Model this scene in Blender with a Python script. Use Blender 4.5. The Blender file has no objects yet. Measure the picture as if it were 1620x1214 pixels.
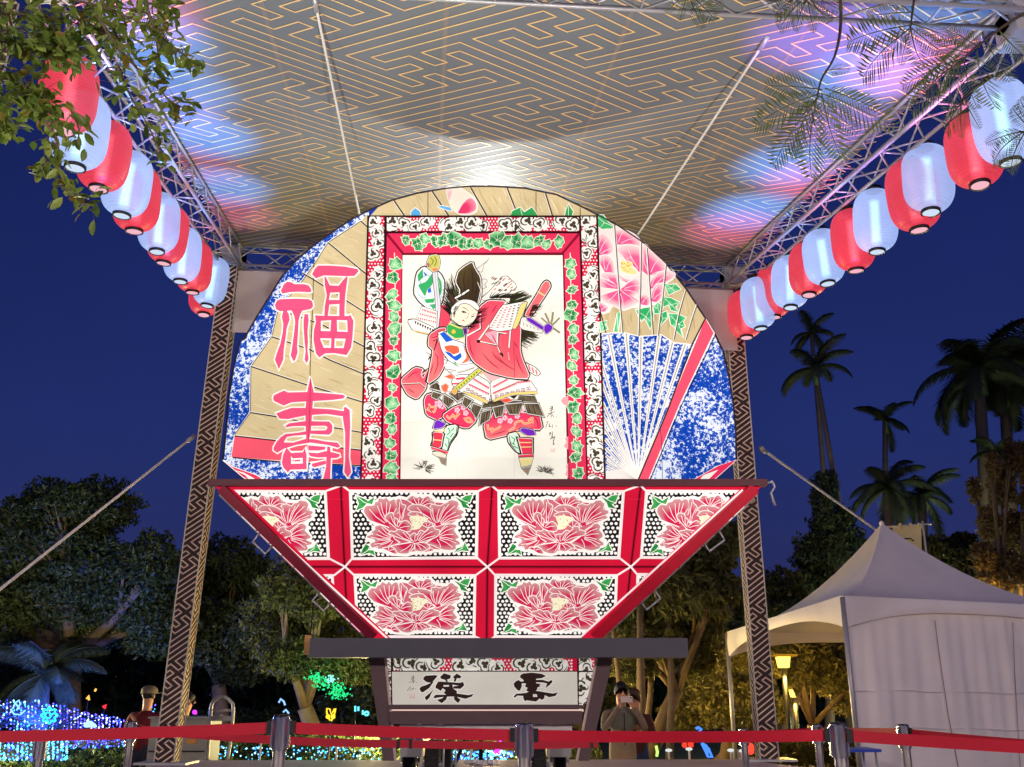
import bpy, math, random
import numpy as np
from mathutils import Vector, Matrix
random.seed(7); np.random.seed(7)
R = math.radians
scene = bpy.context.scene
col = scene.collection

# ---------------------------------------------------------------- camera
FPX = 1521.0
PITCH = math.atan(493/FPX)
CAM = Vector((0, 0, 1.12))
cd = bpy.data.cameras.new('camera'); cam = bpy.data.objects.new('camera', cd); col.objects.link(cam)
cam.location = CAM; cam.rotation_euler = (R(90)+PITCH, 0, 0)
cd.sensor_width = 36; cd.lens = FPX/1620*36; cd.clip_start = .05; cd.clip_end = 2000
scene.camera = cam

# ---------------------------------------------------------------- dusk sky, exposure
def lin(c):
    c = c/255.0
    return c/12.92 if c <= .04045 else ((c+.055)/1.055)**2.4
def S(r, g, b, a=1.0): return (lin(r), lin(g), lin(b), a)

w = bpy.data.worlds.new('World'); scene.world = w; w.use_nodes = True
nt = w.node_tree; nt.nodes.clear()
wo = nt.nodes.new('ShaderNodeOutputWorld'); bg = nt.nodes.new('ShaderNodeBackground')
tc = nt.nodes.new('ShaderNodeTexCoord'); sp = nt.nodes.new('ShaderNodeSeparateXYZ'); rp = nt.nodes.new('ShaderNodeValToRGB')
nt.links.new(tc.outputs['Generated'], sp.inputs[0]); nt.links.new(sp.outputs['Z'], rp.inputs[0])
nzw = nt.nodes.new('ShaderNodeTexNoise'); nzw.inputs['Scale'].default_value = 2.2; nzw.inputs['Detail'].default_value = 4; nt.links.new(tc.outputs['Generated'], nzw.inputs['Vector'])   # thin uneven haze
mrw = nt.nodes.new('ShaderNodeMapRange'); mrw.inputs[1].default_value = .3; mrw.inputs[2].default_value = .7; mrw.inputs[3].default_value = .88; mrw.inputs[4].default_value = 1.14; nt.links.new(nzw.outputs['Fac'], mrw.inputs[0])
nt.links.new(mrw.outputs[0], bg.inputs['Strength'])
nt.links.new(rp.outputs[0], bg.inputs[0]); nt.links.new(bg.outputs[0], wo.inputs[0])
er = rp.color_ramp
er.elements[0].position = 0.0; er.elements[0].color = S(54, 54, 94)
er.elements[1].position = 1.0; er.elements[1].color = S(18, 23, 70)
for p, c in ((.10, (40, 46, 96)), (.25, (31, 44, 102)), (.45, (24, 36, 93))):
    e = er.elements.new(p); e.color = S(*c)
bg.inputs['Strength'].default_value = 1.0
sun = bpy.data.lights.new('dusk_sun', 'SUN'); sun.energy = .03; sun.angle = R(12); sun.color = (.6, .7, 1)
so = bpy.data.objects.new('dusk_sun', sun); col.objects.link(so); so.rotation_euler = (R(50), 0, R(30))
vs = scene.view_settings
vs.view_transform = 'Standard'; vs.look = 'None'; vs.exposure = 0; vs.gamma = 1; vs.use_curve_mapping = False
cy = scene.cycles
cy.max_bounces = 6; cy.diffuse_bounces = 3; cy.glossy_bounces = 3; cy.transparent_max_bounces = 8; cy.sample_clamp_indirect = 4

# ---------------------------------------------------------------- rays: a point of the place seen at photo pixel (u, v)
def ray(u, v):
    x = (u-810)/FPX; z = (607-v)/FPX
    return Vector((x, math.cos(PITCH)-math.sin(PITCH)*z, math.sin(PITCH)+math.cos(PITCH)*z))
def at(u, v, Y):
    r = ray(u, v); return CAM + r*(Y/r.y)
def on_z(u, v, z):
    r = ray(u, v); return CAM + r*((z-CAM.z)/r.z)
def on_plane(u, v, p0, n):
    r = ray(u, v); return CAM + r*((p0-CAM).dot(n)/r.dot(n))
def px(n, Y): return n*Y*1.03/FPX          # size of n photo pixels at distance Y

# ---------------------------------------------------------------- objects
ORG = {}
def thing(name, label, cat, loc=(0, 0, 0), group=None, kind=None):
    o = bpy.data.objects.new(name, None); col.objects.link(o); o.location = loc; o.empty_display_size = .1
    tag(o, label, cat, group, kind); ORG[o.name] = Vector(loc)
    return o
def tag(o, label=None, cat=None, group=None, kind=None):
    if label: o['label'] = label
    if cat: o['category'] = cat
    if group: o['group'] = group
    if kind: o['kind'] = kind
    return o
def copy_tree(o, parent=None, loc=None):
    c = o.copy(); col.objects.link(c)
    if parent: c.parent = parent
    if loc is not None: c.location = loc
    for ch in list(o.children): copy_tree(ch, c)
    return c
def link_mesh(name, me, parent=None, smooth=False):
    o = bpy.data.objects.new(name, me); col.objects.link(o)
    if parent: o.parent = parent; ORG[o.name] = ORG.get(parent.name, Vector())
    else: ORG[o.name] = Vector()
    return o

class MB:
    def __init__(s): s.v = []; s.f = []; s.c = []; s.m = []; s.mi = 0; s.sm = []; s.cur = None; s.smooth = False
    def add(s, vs, fs, cols=None, smooth=None):
        b = len(s.v)
        s.v += [tuple(p) for p in vs]
        for f in fs: s.f.append(tuple(i+b for i in f)); s.m.append(s.mi); s.sm.append(s.smooth if smooth is None else smooth)
        if cols is None: cols = [s.cur or (1, 1, 1, 1)]*len(vs)
        s.c += list(cols)
    def box(s, c, d, ax=None):
        c = Vector(c); hx, hy, hz = d[0]/2, d[1]/2, d[2]/2
        X, Y, Z = ax or (Vector((1, 0, 0)), Vector((0, 1, 0)), Vector((0, 0, 1)))
        vs = [c+X*(hx*i)+Y*(hy*j)+Z*(hz*k) for k in (-1, 1) for j in (-1, 1) for i in (-1, 1)]
        s.add(vs, [(0, 2, 3, 1), (4, 5, 7, 6), (0, 1, 5, 4), (2, 6, 7, 3), (0, 4, 6, 2), (1, 3, 7, 5)])
    def beam(s, a, b, w, h, up=Vector((0, 0, 1))):
        a = Vector(a); b = Vector(b); d = b-a; L = d.length; d.normalize()
        x = d.cross(up)
        if x.length < 1e-4: x = d.cross(Vector((0, 1, 0)))
        x.normalize(); z = x.cross(d)
        s.box((a+b)/2, (w, L, h), (x, d, z))
    def hexa(s, b4, t4):
        s.add(list(b4)+list(t4), [(3, 2, 1, 0), (4, 5, 6, 7), (0, 1, 5, 4), (1, 2, 6, 5), (2, 3, 7, 6), (3, 0, 4, 7)])
    def tube(s, pts, r, n=8, cap=True, cols=None):
        pts = [Vector(p) for p in pts]; k = len(pts)
        rs = r if isinstance(r, (list, tuple)) else [r]*k
        vs = []; fs = []; px_ = None
        for i, p in enumerate(pts):
            d = (pts[min(i+1, k-1)]-pts[max(i-1, 0)])
            if d.length < 1e-9: d = Vector((0, 0, 1))
            d.normalize()
            if px_ is None:
                a = Vector((0, 0, 1)) if abs(d.z) < .9 else Vector((1, 0, 0))
                x = d.cross(a).normalized()
            else:
                x = px_ - d*px_.dot(d)
                x = x.normalized() if x.length > 1e-6 else d.cross(Vector((0, 0, 1))).normalized()
            px_ = x; y = d.cross(x)
            for j in range(n):
                t = 2*math.pi*j/n; vs.append(p+(x*math.cos(t)+y*math.sin(t))*rs[i])
        for i in range(k-1):
            for j in range(n): fs.append((i*n+j, i*n+(j+1) % n, (i+1)*n+(j+1) % n, (i+1)*n+j))
        if cap: fs.append(tuple(reversed(range(n)))); fs.append(tuple((k-1)*n+j for j in range(n)))
        s.add(vs, fs, cols, smooth=True)
    def lathe(s, prof, c, n=24, ax=None, smooth=True):
        c = Vector(c); X, Y, Z = ax or (Vector((1, 0, 0)), Vector((0, 1, 0)), Vector((0, 0, 1)))
        vs = []; fs = []
        for r, z in prof:
            for j in range(n):
                t = 2*math.pi*j/n; vs.append(c+X*(r*math.cos(t))+Y*(r*math.sin(t))+Z*z)
        for i in range(len(prof)-1):
            for j in range(n): fs.append((i*n+j, i*n+(j+1) % n, (i+1)*n+(j+1) % n, (i+1)*n+j))
        s.add(vs, fs, smooth=smooth)
    def ball(s, c, r, n=12, m=8, sc=(1, 1, 1), cols=None):
        c = Vector(c); vs = []; fs = []
        for i in range(m+1):
            a = math.pi*i/m
            for j in range(n):
                t = 2*math.pi*j/n
                vs.append(c+Vector((r*sc[0]*math.sin(a)*math.cos(t), r*sc[1]*math.sin(a)*math.sin(t), -r*sc[2]*math.cos(a))))
        for i in range(m):
            for j in range(n): fs.append((i*n+j, i*n+(j+1) % n, (i+1)*n+(j+1) % n, (i+1)*n+j))
        s.add(vs, fs, cols, smooth=True)
    def build(s, name, mat, parent=None, colname=None, off=None):
        o_ = off if off is not None else (ORG.get(parent.name, Vector()) if parent else Vector())
        me = bpy.data.meshes.new(name)
        me.from_pydata([(p[0]-o_[0], p[1]-o_[1], p[2]-o_[2]) for p in s.v], [], s.f)
        for m in (mat if isinstance(mat, (list, tuple)) else [mat]): me.materials.append(m)
        me.polygons.foreach_set('material_index', s.m); me.polygons.foreach_set('use_smooth', s.sm)
        if colname:
            at_ = me.color_attributes.new(colname, 'FLOAT_COLOR', 'POINT')
            at_.data.foreach_set('color', [x for c in s.c for x in (c if len(c) == 4 else (*c, 1))])
        me.update()
        return link_mesh(name, me, parent)

def mesh_np(name, V, F, mat, parent=None, cols=None, colname='paint', smooth=False):
    """fast quads/tris: V (n,3), F (m,k)"""
    o_ = np.array(ORG.get(parent.name, Vector())) if parent else np.zeros(3)
    me = bpy.data.meshes.new(name)
    V = (V-o_).astype(np.float32); F = F.astype(np.int32); k = F.shape[1]
    me.vertices.add(len(V)); me.vertices.foreach_set('co', V.ravel())
    me.loops.add(F.size); me.loops.foreach_set('vertex_index', F.ravel())
    me.polygons.add(len(F)); me.polygons.foreach_set('loop_start', np.arange(len(F), dtype=np.int32)*k)
    me.polygons.foreach_set('use_smooth', np.full(len(F), smooth))
    me.materials.append(mat)
    if cols is not None:
        a = me.color_attributes.new(colname, 'FLOAT_COLOR', 'POINT'); a.data.foreach_set('color', cols.astype(np.float32).ravel())
    me.update(calc_edges=True); me.validate()
    return link_mesh(name, me, parent)

# ---------------------------------------------------------------- materials
def nodes(name):
    m = bpy.data.materials.new(name); m.use_nodes = True; m.node_tree.nodes.clear()
    n = m.node_tree; out = n.nodes.new('ShaderNodeOutputMaterial'); return m, n, out
def mat(name, c, rough=.6, metal=0.0, noise=.12, nscale=8, bump=.0, spec=.4, coat=0):
    m, n, out = nodes(name); b = n.nodes.new('ShaderNodeBsdfPrincipled'); n.links.new(b.outputs[0], out.inputs[0])
    b.inputs['Roughness'].default_value = rough; b.inputs['Metallic'].default_value = metal; b.inputs['Specular IOR Level'].default_value = spec
    b.inputs['Coat Weight'].default_value = coat
    tcn = n.nodes.new('ShaderNodeTexCoord'); nz = n.nodes.new('ShaderNodeTexNoise'); nz.inputs['Scale'].default_value = nscale; nz.inputs['Detail'].default_value = 5
    n.links.new(tcn.outputs['Object'], nz.inputs['Vector'])
    mr = n.nodes.new('ShaderNodeMapRange'); mr.inputs[3].default_value = 1-noise*1.6; mr.inputs[4].default_value = 1+noise*1.6
    n.links.new(nz.outputs['Fac'], mr.inputs[0])
    mx = n.nodes.new('ShaderNodeMix'); mx.data_type = 'RGBA'; mx.blend_type = 'MULTIPLY'; mx.inputs[0].default_value = 1
    mx.inputs[6].default_value = c; n.links.new(mr.outputs[0], mx.inputs[7]); n.links.new(mx.outputs[2], b.inputs['Base Color'])
    if bump:
        bp = n.nodes.new('ShaderNodeBump'); bp.inputs['Strength'].default_value = bump; bp.inputs['Distance'].default_value = .02
        n.links.new(nz.outputs['Fac'], bp.inputs['Height']); n.links.new(bp.outputs[0], b.inputs['Normal'])
    return m
def glow(name, c, s):
    m, n, out = nodes(name); e = n.nodes.new('ShaderNodeEmission'); e.inputs[0].default_value = c; e.inputs[1].default_value = s
    n.links.new(e.outputs[0], out.inputs[0]); return m
def glow_attr(name, s):
    m, n, out = nodes(name); a = n.nodes.new('ShaderNodeAttribute'); a.attribute_name = 'paint'
    e = n.nodes.new('ShaderNodeEmission'); e.inputs[1].default_value = s
    n.links.new(a.outputs['Color'], e.inputs[0]); n.links.new(e.outputs[0], out.inputs[0]); m.cycles.emission_sampling = 'NONE'; return m
def leafmat(name, trans=.35, rough=.45):
    m, n, out = nodes(name); a = n.nodes.new('ShaderNodeAttribute'); a.attribute_name = 'paint'
    b = n.nodes.new('ShaderNodeBsdfPrincipled'); b.inputs['Roughness'].default_value = rough; b.inputs['Specular IOR Level'].default_value = .3
    t = n.nodes.new('ShaderNodeBsdfTranslucent'); mx = n.nodes.new('ShaderNodeMixShader'); mx.inputs[0].default_value = trans
    n.links.new(a.outputs['Color'], b.inputs['Base Color']); n.links.new(a.outputs['Color'], t.inputs['Color'])
    n.links.new(b.outputs[0], mx.inputs[1]); n.links.new(t.outputs[0], mx.inputs[2]); n.links.new(mx.outputs[0], out.inputs[0]); return m

# backlit painted paper: pigment colour comes from the painting, uneven lamp glow is put into the emission
def paper(name, strength, attr=True, splatter=False):
    m, n, out = nodes(name); L = n.links.new
    tcn = n.nodes.new('ShaderNodeTexCoord')
    if splatter:
        nz = n.nodes.new('ShaderNodeTexNoise'); nz.inputs['Scale'].default_value = 34; nz.inputs['Detail'].default_value = 2.5; nz.inputs['Roughness'].default_value = .75
        n2 = n.nodes.new('ShaderNodeTexNoise'); n2.inputs['Scale'].default_value = 3.2; n2.inputs['Detail'].default_value = 3
        for q in (nz, n2): L(tcn.outputs['Object'], q.inputs['Vector'])
        ad = n.nodes.new('ShaderNodeMath'); ad.operation = 'MULTIPLY_ADD'; ad.inputs[1].default_value = .55
        L(n2.outputs['Fac'], ad.inputs[0]); L(nz.outputs['Fac'], ad.inputs[2])
        cr = n.nodes.new('ShaderNodeValToRGB'); el = cr.color_ramp.elements
        el[0].position = .775; el[0].color = S(24, 84, 196); el[1].position = .845; el[1].color = S(238, 244, 255)
        e3 = el.new(.6); e3.color = S(16, 62, 170); L(ad.outputs[0], cr.inputs[0]); colr = cr.outputs[0]
    else:
        a = n.nodes.new('ShaderNodeAttribute'); a.attribute_name = 'paint'; colr = a.outputs['Color']
    ns = n.nodes.new('ShaderNodeTexNoise'); ns.inputs['Scale'].default_value = 1.6; ns.inputs['Detail'].default_value = 4; L(tcn.outputs['Object'], ns.inputs['Vector'])
    mr = n.nodes.new('ShaderNodeMapRange'); mr.inputs[1].default_value = .3; mr.inputs[2].default_value = .7; mr.inputs[3].default_value = strength*.82; mr.inputs[4].default_value = strength*1.06
    vo = n.nodes.new('ShaderNodeTexVoronoi'); vo.feature = 'SMOOTH_F1'; vo.inputs['Scale'].default_value = 1.7; vo.inputs['Smoothness'].default_value = .6; L(tcn.outputs['Object'], vo.inputs['Vector'])    # bulb hot spots put into the emission
    fi = n.nodes.new('ShaderNodeTexNoise'); fi.inputs['Scale'].default_value = 45; fi.inputs['Detail'].default_value = 4; L(tcn.outputs['Object'], fi.inputs['Vector'])       # paper fibre
    v1 = n.nodes.new('ShaderNodeMath'); v1.operation = 'MULTIPLY_ADD'; v1.inputs[1].default_value = -.46; v1.inputs[2].default_value = .16; L(vo.outputs['Distance'], v1.inputs[0])
    v2 = n.nodes.new('ShaderNodeMath'); v2.operation = 'MULTIPLY_ADD'; v2.inputs[1].default_value = .14; L(fi.outputs['Fac'], v2.inputs[0]); L(v1.outputs[0], v2.inputs[2])
    v3 = n.nodes.new('ShaderNodeMath'); v3.operation = 'ADD'; L(ns.outputs['Fac'], v3.inputs[0]); L(v2.outputs[0], v3.inputs[1]); L(v3.outputs[0], mr.inputs[0])
    e = n.nodes.new('ShaderNodeEmission'); L(colr, e.inputs[0]); L(mr.outputs[0], e.inputs[1])
    d = n.nodes.new('ShaderNodeBsdfDiffuse'); mx = n.nodes.new('ShaderNodeMix'); mx.data_type = 'RGBA'; mx.inputs[0].default_value = .75
    L(colr, mx.inputs[6]); mx.inputs[7].default_value = (.0, .0, .0, 1); L(mx.outputs[2], d.inputs[0])
    s_ = n.nodes.new('ShaderNodeAddShader'); L(e.outputs[0], s_.inputs[0]); L(d.outputs[0], s_.inputs[1]); L(s_.outputs[0], out.inputs[0])
    m.cycles.emission_sampling = 'NONE'
    return m
M = {}
M['paper'] = paper('painted_paper', 1.02)
M['paper_dim'] = paper('hung_paper', .62)
M['splatter'] = paper('splattered_blue_paper', .93, splatter=True)
M['steel'] = mat('truss_aluminium', S(178, 178, 184), .45, .5, .1, 30)
M['chrome'] = mat('chrome', S(210, 212, 214), .18, 1, .05, 20)
M['dark'] = mat('dark_brown_timber', S(92, 72, 74), .6, 0, .12, 6)
M['beam'] = mat('charcoal_painted_beam', S(74, 74, 84), .55, 0, .1, 5)
M['black'] = mat('black_plastic', S(24, 24, 26), .5)
M['rubber'] = mat('tyre_rubber', S(30, 28, 27), .75, 0, .25, 30, .3)
M['white_metal'] = mat('white_enamel', S(205, 203, 200), .45, 0, .08, 6)
M['grey_panel'] = mat('grey_panel', S(150, 150, 146), .55, 0, .1, 4)
M['rope'] = mat('white_rope', S(225, 222, 215), .7, 0, .15, 60)
M['tape'] = mat('red_belt', S(176, 8, 40), .6, 0, .06, 14)
M['rail'] = mat('crimson_lacquer', S(176, 24, 52), .4, 0, .1, 6)
M['raildark'] = mat('dark_rail', S(84, 26, 38), .5, 0, .1, 6)
M['bark'] = mat('bark', S(108, 92, 74), .9, 0, .3, 9, .6)
M['leaf'] = leafmat('leaf'); M['leafnear'] = leafmat('near_leaf', .45, .4)
M['stage'] = mat('stage_boards', S(196, 178, 180), .7, 0, .1, 2.5, .05)
M['stone'] = mat('paving_stone', S(150, 140, 136), .8, 0, .2, 3, .2)
M['lawn'] = mat('dark_lawn', S(58, 74, 42), .95, 0, .5, 6, .8)
M['tentcloth'] = mat('tent_pvc', S(236, 228, 228), .55, 0, .07, 2.2)
# ================================================================ SETTING
def struct(o): o['kind'] = 'structure'; return o
b = MB(); G = 900
b.add([(-G, 12.6, -.5), (G, 12.6, -.5), (G, G, -.5), (-G, G, -.5)], [(0, 1, 2, 3)])
struct(b.build('garden_ground', M['lawn']))
b = MB(); b.box((-20, -10, -.35), (75.6, 45.2, .7)); struct(b.build('plaza_pavement', M['stone']))
b = MB(); b.box((11.1, 17.5, -.3), (12.6, 9.8, .6)); struct(b.build('tent_terrace', M['stone']))
# raised stage under the float
ZS = .36
e = [on_z(310, 1203, ZS), on_z(1165, 1201.5, ZS), on_z(1285, 1215.5, ZS)]
e0 = on_z(222, 1215.5, ZS)
out = [e0, e[0], e[1], e[2], Vector((4.6, 7.3, ZS)), Vector((-4.9, 7.3, ZS))]
b = MB(); n = len(out)
b.add([(p.x, p.y, ZS) for p in out]+[(p.x, p.y, -.49) for p in out], [tuple(reversed(range(n)))]+[(i, (i+1) % n, n+(i+1) % n, n+i) for i in range(n)])
struct(b.build('stage_floor', M['stage']))

# ================================================================ CANOPY AND TRUSS FRAME
FL, FR, BL, BR = Vector((-3.230, 5.443, 5.862)), Vector((3.700, 5.810, 5.726)), Vector((-3.828, 12.0, 6.821)), Vector((3.102, 12.367, 6.685))
CN = (BL-FL).cross(FR-FL).normalized()
if CN.z < 0: CN = -CN

SG = [(5, -3.5), (-1.5, -3.5), (-1.5, -2.5), (.5, -2.5), (.5, -.5), (1.5, -.5), (1.5, -2.5), (4.5, -2.5), (4.5, 5)]
def sayagata(i, j):
    """the four fret lines around one crossing of the key-fret pattern"""
    res = []
    for k in range(4):
        l = []
        for x, y in SG:
            for _ in range(k): x, y = -y, x
            if (i+j) % 2: x = -x
            l.append((x+10*i, y+10*j))
        res.append(l)
    return res
def clip_seg(p, q, x0, x1, y0, y1):
    t0, t1 = 0.0, 1.0; dx, dy = q[0]-p[0], q[1]-p[1]
    for d, s_ in ((-dx, p[0]-x0), (dx, x1-p[0]), (-dy, p[1]-y0), (dy, y1-p[1])):
        if abs(d) < 1e-12:
            if s_ < 0: return None
        else:
            t = s_/d
            if d < 0: t0 = max(t0, t)
            else: t1 = min(t1, t)
    if t0 >= t1: return None
    return (p[0]+dx*t0, p[1]+dy*t0), (p[0]+dx*t1, p[1]+dy*t1)
def fret_mesh(mb, fn, xr, yr, A, B, C0, w, rng):
    """fn maps plane metres (x,y) to space; A,B pattern axes, C0 a crossing centre"""
    for i in range(-rng, rng+1):
        for j in range(-rng, rng+1):
            cx, cy_ = C0[0]+10*(i*A[0]+j*B[0]), C0[1]+10*(i*A[1]+j*B[1])
            ex = 12*(abs(A[0])+abs(B[0])); ey = 12*(abs(A[1])+abs(B[1]))
            if cx < xr[0]-ex or cx > xr[1]+ex or cy_ < yr[0]-ey or cy_ > yr[1]+ey: continue
            for l in sayagata(i, j):
                P = [(C0[0]+a*A[0]+b_*B[0], C0[1]+a*A[1]+b_*B[1]) for a, b_ in l]
                for k in range(len(P)-1):
                    c = clip_seg(P[k], P[k+1], xr[0], xr[1], yr[0], yr[1])
                    if not c: continue
                    (x0, y0), (x1, y1) = c; L = math.hypot(x1-x0, y1-y0)
                    if L < 1e-5: continue
                    ux, uy = (x1-x0)/L*w*.5, (y1-y0)/L*w*.5
                    mb.add([fn(x0-ux-uy, y0-uy+ux), fn(x0-ux+uy, y0-uy-ux), fn(x1+ux+uy, y1+uy-ux), fn(x1+ux-uy, y1+uy+ux)], [(0, 1, 2, 3)])

canopy = thing('canopy', 'large grey-brown canopy ceiling printed with a gold key-fret pattern above the fan float', 'canopy', FL+CN*.17)
TH = .17
O_ = FL+CN*TH; EX = (FR-FL); EYv = (BL-FL); WX, WY = EX.length, EYv.length; EX = EX/WX; EYv = EYv/WY
EY = (EYv-EX*EYv.dot(EX)).normalized()
corn = [p+CN*TH for p in (FL, FR, BR, BL)]
mc = mat('canopy_cloth', S(115, 121, 129), .62, 0, .12, 1.1, .35, .2)
mg = mat('gold_print', S(250, 208, 140), .5, 0, .05, 20)
b = MB(); b.add(corn+[p+CN*.02 for p in corn], [(0, 1, 2, 3), (7, 6, 5, 4), (0, 4, 5, 1), (1, 5, 6, 2), (2, 6, 7, 3), (3, 7, 4, 0)])
b.build('ceiling_cloth', mc, canopy)
def cpl(u, v):
    p = on_plane(u, v, O_, CN)-O_; return (p.dot(EX), p.dot(EY))
cA, cB, cD = cpl(688.4, 109.6), cpl(895.6, 57.3), cpl(870.4, 178.5)
A_ = ((cB[0]-cA[0])/10, (cB[1]-cA[1])/10); B_ = ((cD[0]-cA[0])/10, (cD[1]-cA[1])/10)
skew = EYv.dot(EX)/EYv.dot(EY)
hY = WY*EYv.dot(EY)
b = MB()
fret_mesh(b, lambda x, y: O_+EX*x+EY*y-CN*.004, (min(0, skew*hY)+.05, WX-.05), (0.05, hY-.05), A_, B_, cA, .0135, 8)
b.build('printed_fret_lines', mg, canopy)
# welded seams of the ceiling cloth
b = MB()
for s_ in (.2, .4, .6, .8):
    p, q = O_+EX*(WX*s_), O_+EX*(WX*s_)+EYv*WY
    b.beam(p-CN*.002, q-CN*.002, .035, .002, CN)
b.build('cloth_seam', mat('seam_tape', S(128, 122, 120), .5), canopy)

BRACE = {}
def truss(name, p, q, label, up):
    p = Vector(p); q = Vector(q); t = thing(name, label, 'truss', p, 'lighting trusses framing the canopy')
    d = q-p; L = d.length; d.normalize(); x = d.cross(up).normalized(); z = x.cross(d).normalized(); h = .13
    cs = [(-h, -h), (h, -h), (h, h), (-h, h)]
    for a, c in cs:
        b = MB(); o = x*a+z*c; b.tube([p+o, q+o], .019, 8); b.build('chord', M['steel'], t)
    nb = int(round(L/.34)); s_ = L/nb
    key = round(s_, 3)
    if key not in BRACE:
        b = MB(); ln = math.hypot(s_, 2*h); b.tube([(0, 0, 0), (0, 0, ln)], .010, 6); me = b.build('brace', M['steel']); m_ = me.data; bpy.data.objects.remove(me)
        b = MB(); b.tube([(0, 0, 0), (0, 0, 2*h)], .010, 6); me2 = b.build('strut', M['steel']); m2 = me2.data; bpy.data.objects.remove(me2)
        BRACE[key] = (m_, m2)
    m_, m2 = BRACE[key]
    def put(nm, me, a_, b_):
        o = bpy.data.objects.new(nm, me); col.objects.link(o); o.parent = t; o.location = a_-p
        o.rotation_euler = (b_-a_).to_track_quat('Z', 'Y').to_euler()
    for f in range(4):
        (a0, c0), (a1, c1) = cs[f], cs[(f+1) % 4]
        for k in range(nb):
            s0, s1 = p+d*(s_*k), p+d*(s_*(k+1))
            if k % 2: put('brace', m_, s0+x*a1+z*c1, s1+x*a0+z*c0)
            else: put('brace', m_, s0+x*a0+z*c0, s1+x*a1+z*c1)
            if f in (0, 2) and k % 3 == 0: put('strut', m2, s0+x*a0+z*c0, s0+x*a1+z*c1)
    return t
truss('roof_truss', FL, BL, 'aluminium roof truss above the left string of lanterns', CN)
truss('roof_truss', FR, BR, 'aluminium roof truss above the right string of lanterns', CN)
truss('roof_truss', BL, BR, 'aluminium rear truss behind the top of the fan above the white valance', CN)
FUP = Vector((0, -.10, .11))
truss('roof_truss', FL+FUP, FR+FUP, 'aluminium front truss crossing the top right of the picture behind feathery leaves', CN)
cb = MB()
for p in (BL, BR, FR, FL):
    o = thing('corner_block', {0: 'square aluminium corner block at the rear left of the canopy', 1: 'square aluminium corner block at the rear right of the canopy', 2: 'square aluminium corner block at the front right of the canopy', 3: 'square aluminium corner block at the front left of the canopy'}[[BL, BR, FR, FL].index(p)], 'truss corner', p, 'truss corner blocks')
    b = MB(); b.box(p, (.28, .28, .28)); b.build('corner_cube', M['steel'], o)
    b = MB()
    for k in (-1, 1): b.box(p+Vector((0, 0, .0)), (.36, .10, .10)); 
    b.build('bolt_plate', M['grey_panel'], o)

# posts wrapped in printed cloth
mp = mat('post_cloth', S(58, 44, 44), .7, 0, .1, 3)
mpl = mat('post_print', S(244, 214, 188), .6, 0, .05, 20)
def post(p, zb, zt, label, base):
    t = thing('canopy_post', label, 'post', (p.x, p.y, zb), 'cloth wrapped posts carrying the canopy')
    s_ = .215; h = s_/2; H_ = zt-zb
    def sx_(y): return p.x+base[0]+(base[1]-base[0])*y/H_
    b = MB(); b.hexa([(sx_(0)+i*h, p.y+j*h, zb) for i, j in ((-1, -1), (1, -1), (1, 1), (-1, 1))], [(sx_(H_)+i*h, p.y+j*h, zt) for i, j in ((-1, -1), (1, -1), (1, 1), (-1, 1))]); b.build('cloth_sleeve', mp, t)
    b = MB(); u = .060; a = R(36)
    A, B = (u*math.cos(a), u*math.sin(a)), (u*math.cos(a), -u*math.sin(a))
    for k, (fx, fy, nx, ny) in enumerate(((1, 0, 0, -1), (0, 1, 1, 0), (-1, 0, 0, 1), (0, -1, -1, 0))):
        def fn(x, y): return Vector((sx_(y)+fx*x+nx*(h+.003), p.y+fy*x+ny*(h+.003), zb+y))
        fret_mesh(b, fn, (-h+.004, h-.004), (0.01, zt-zb-.01), A, B, (.03+.05*k, .3+.2*k), .017, 14)
    b.build('printed_fret_lines', mpl, t)
    b = MB()
    for sx in (-1, 1):
        for sy in (-1, 1): b.tube([(sx_(0)+sx*(h+.004), p.y+sy*(h+.004), zb), (sx_(H_)+sx*(h+.004), p.y+sy*(h+.004), zt)], .008, 6)
    b.build('edge_lacing', M['rope'], t)
    b = MB(); b.box((sx_(0), p.y, zb+.012), (.6, .5, .024)); b.build('base_plate', M['steel'], t)
post(BL, ZS, 6.66, 'dark brown post wrapped in white key-fret print left of the fan float', (-.19, .0))
post(BR+Vector((0, .22, 0)), ZS, 6.52, 'dark brown post wrapped in white key-fret print right of the fan float', (.02, .0))
post(FL, 0, 5.70, 'printed front post at the left edge of the picture under the near leaves', (-.42, -.32))

post(FR, 0, 5.60, 'printed front post just beyond the right edge of the picture', (.30, .14))

# white valance hung under the rear truss
t = thing('white_valance', 'plain white cloth valance hung under the rear truss behind the fan', 'banner', BL-Vector((0, 0, 1)))
pl, pr = BL+Vector((.02, -.02, -.2)), BR+Vector((-.02, -.02, -.2))
zl, zr = at(380, 526, 12).z, at(1150, 556, 12.36).z
b = MB(); N = 40; rows = 6; vs_ = []
for j in range(rows+1):
    for i in range(N+1):
        q = pl.lerp(pr, i/N); zb_ = zl+(zr-zl)*i/N
        vs_.append((q.x, q.y+.012*math.sin(i*1.7)*j/rows, q.z+(zb_-q.z)*j/rows))
b.add(vs_, [(j*(N+1)+i, j*(N+1)+i+1, (j+1)*(N+1)+i+1, (j+1)*(N+1)+i) for j in range(rows) for i in range(N)], smooth=True)
b.build('cloth', mat('white_cloth', S(212, 205, 206), .8, 0, .04, 3), t)
b = MB(); b.tube([pl+Vector((0, 0, .02)), pr+Vector((0, 0, .02))], .018, 8); b.build('hanging_rail', M['steel'], t)

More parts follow.
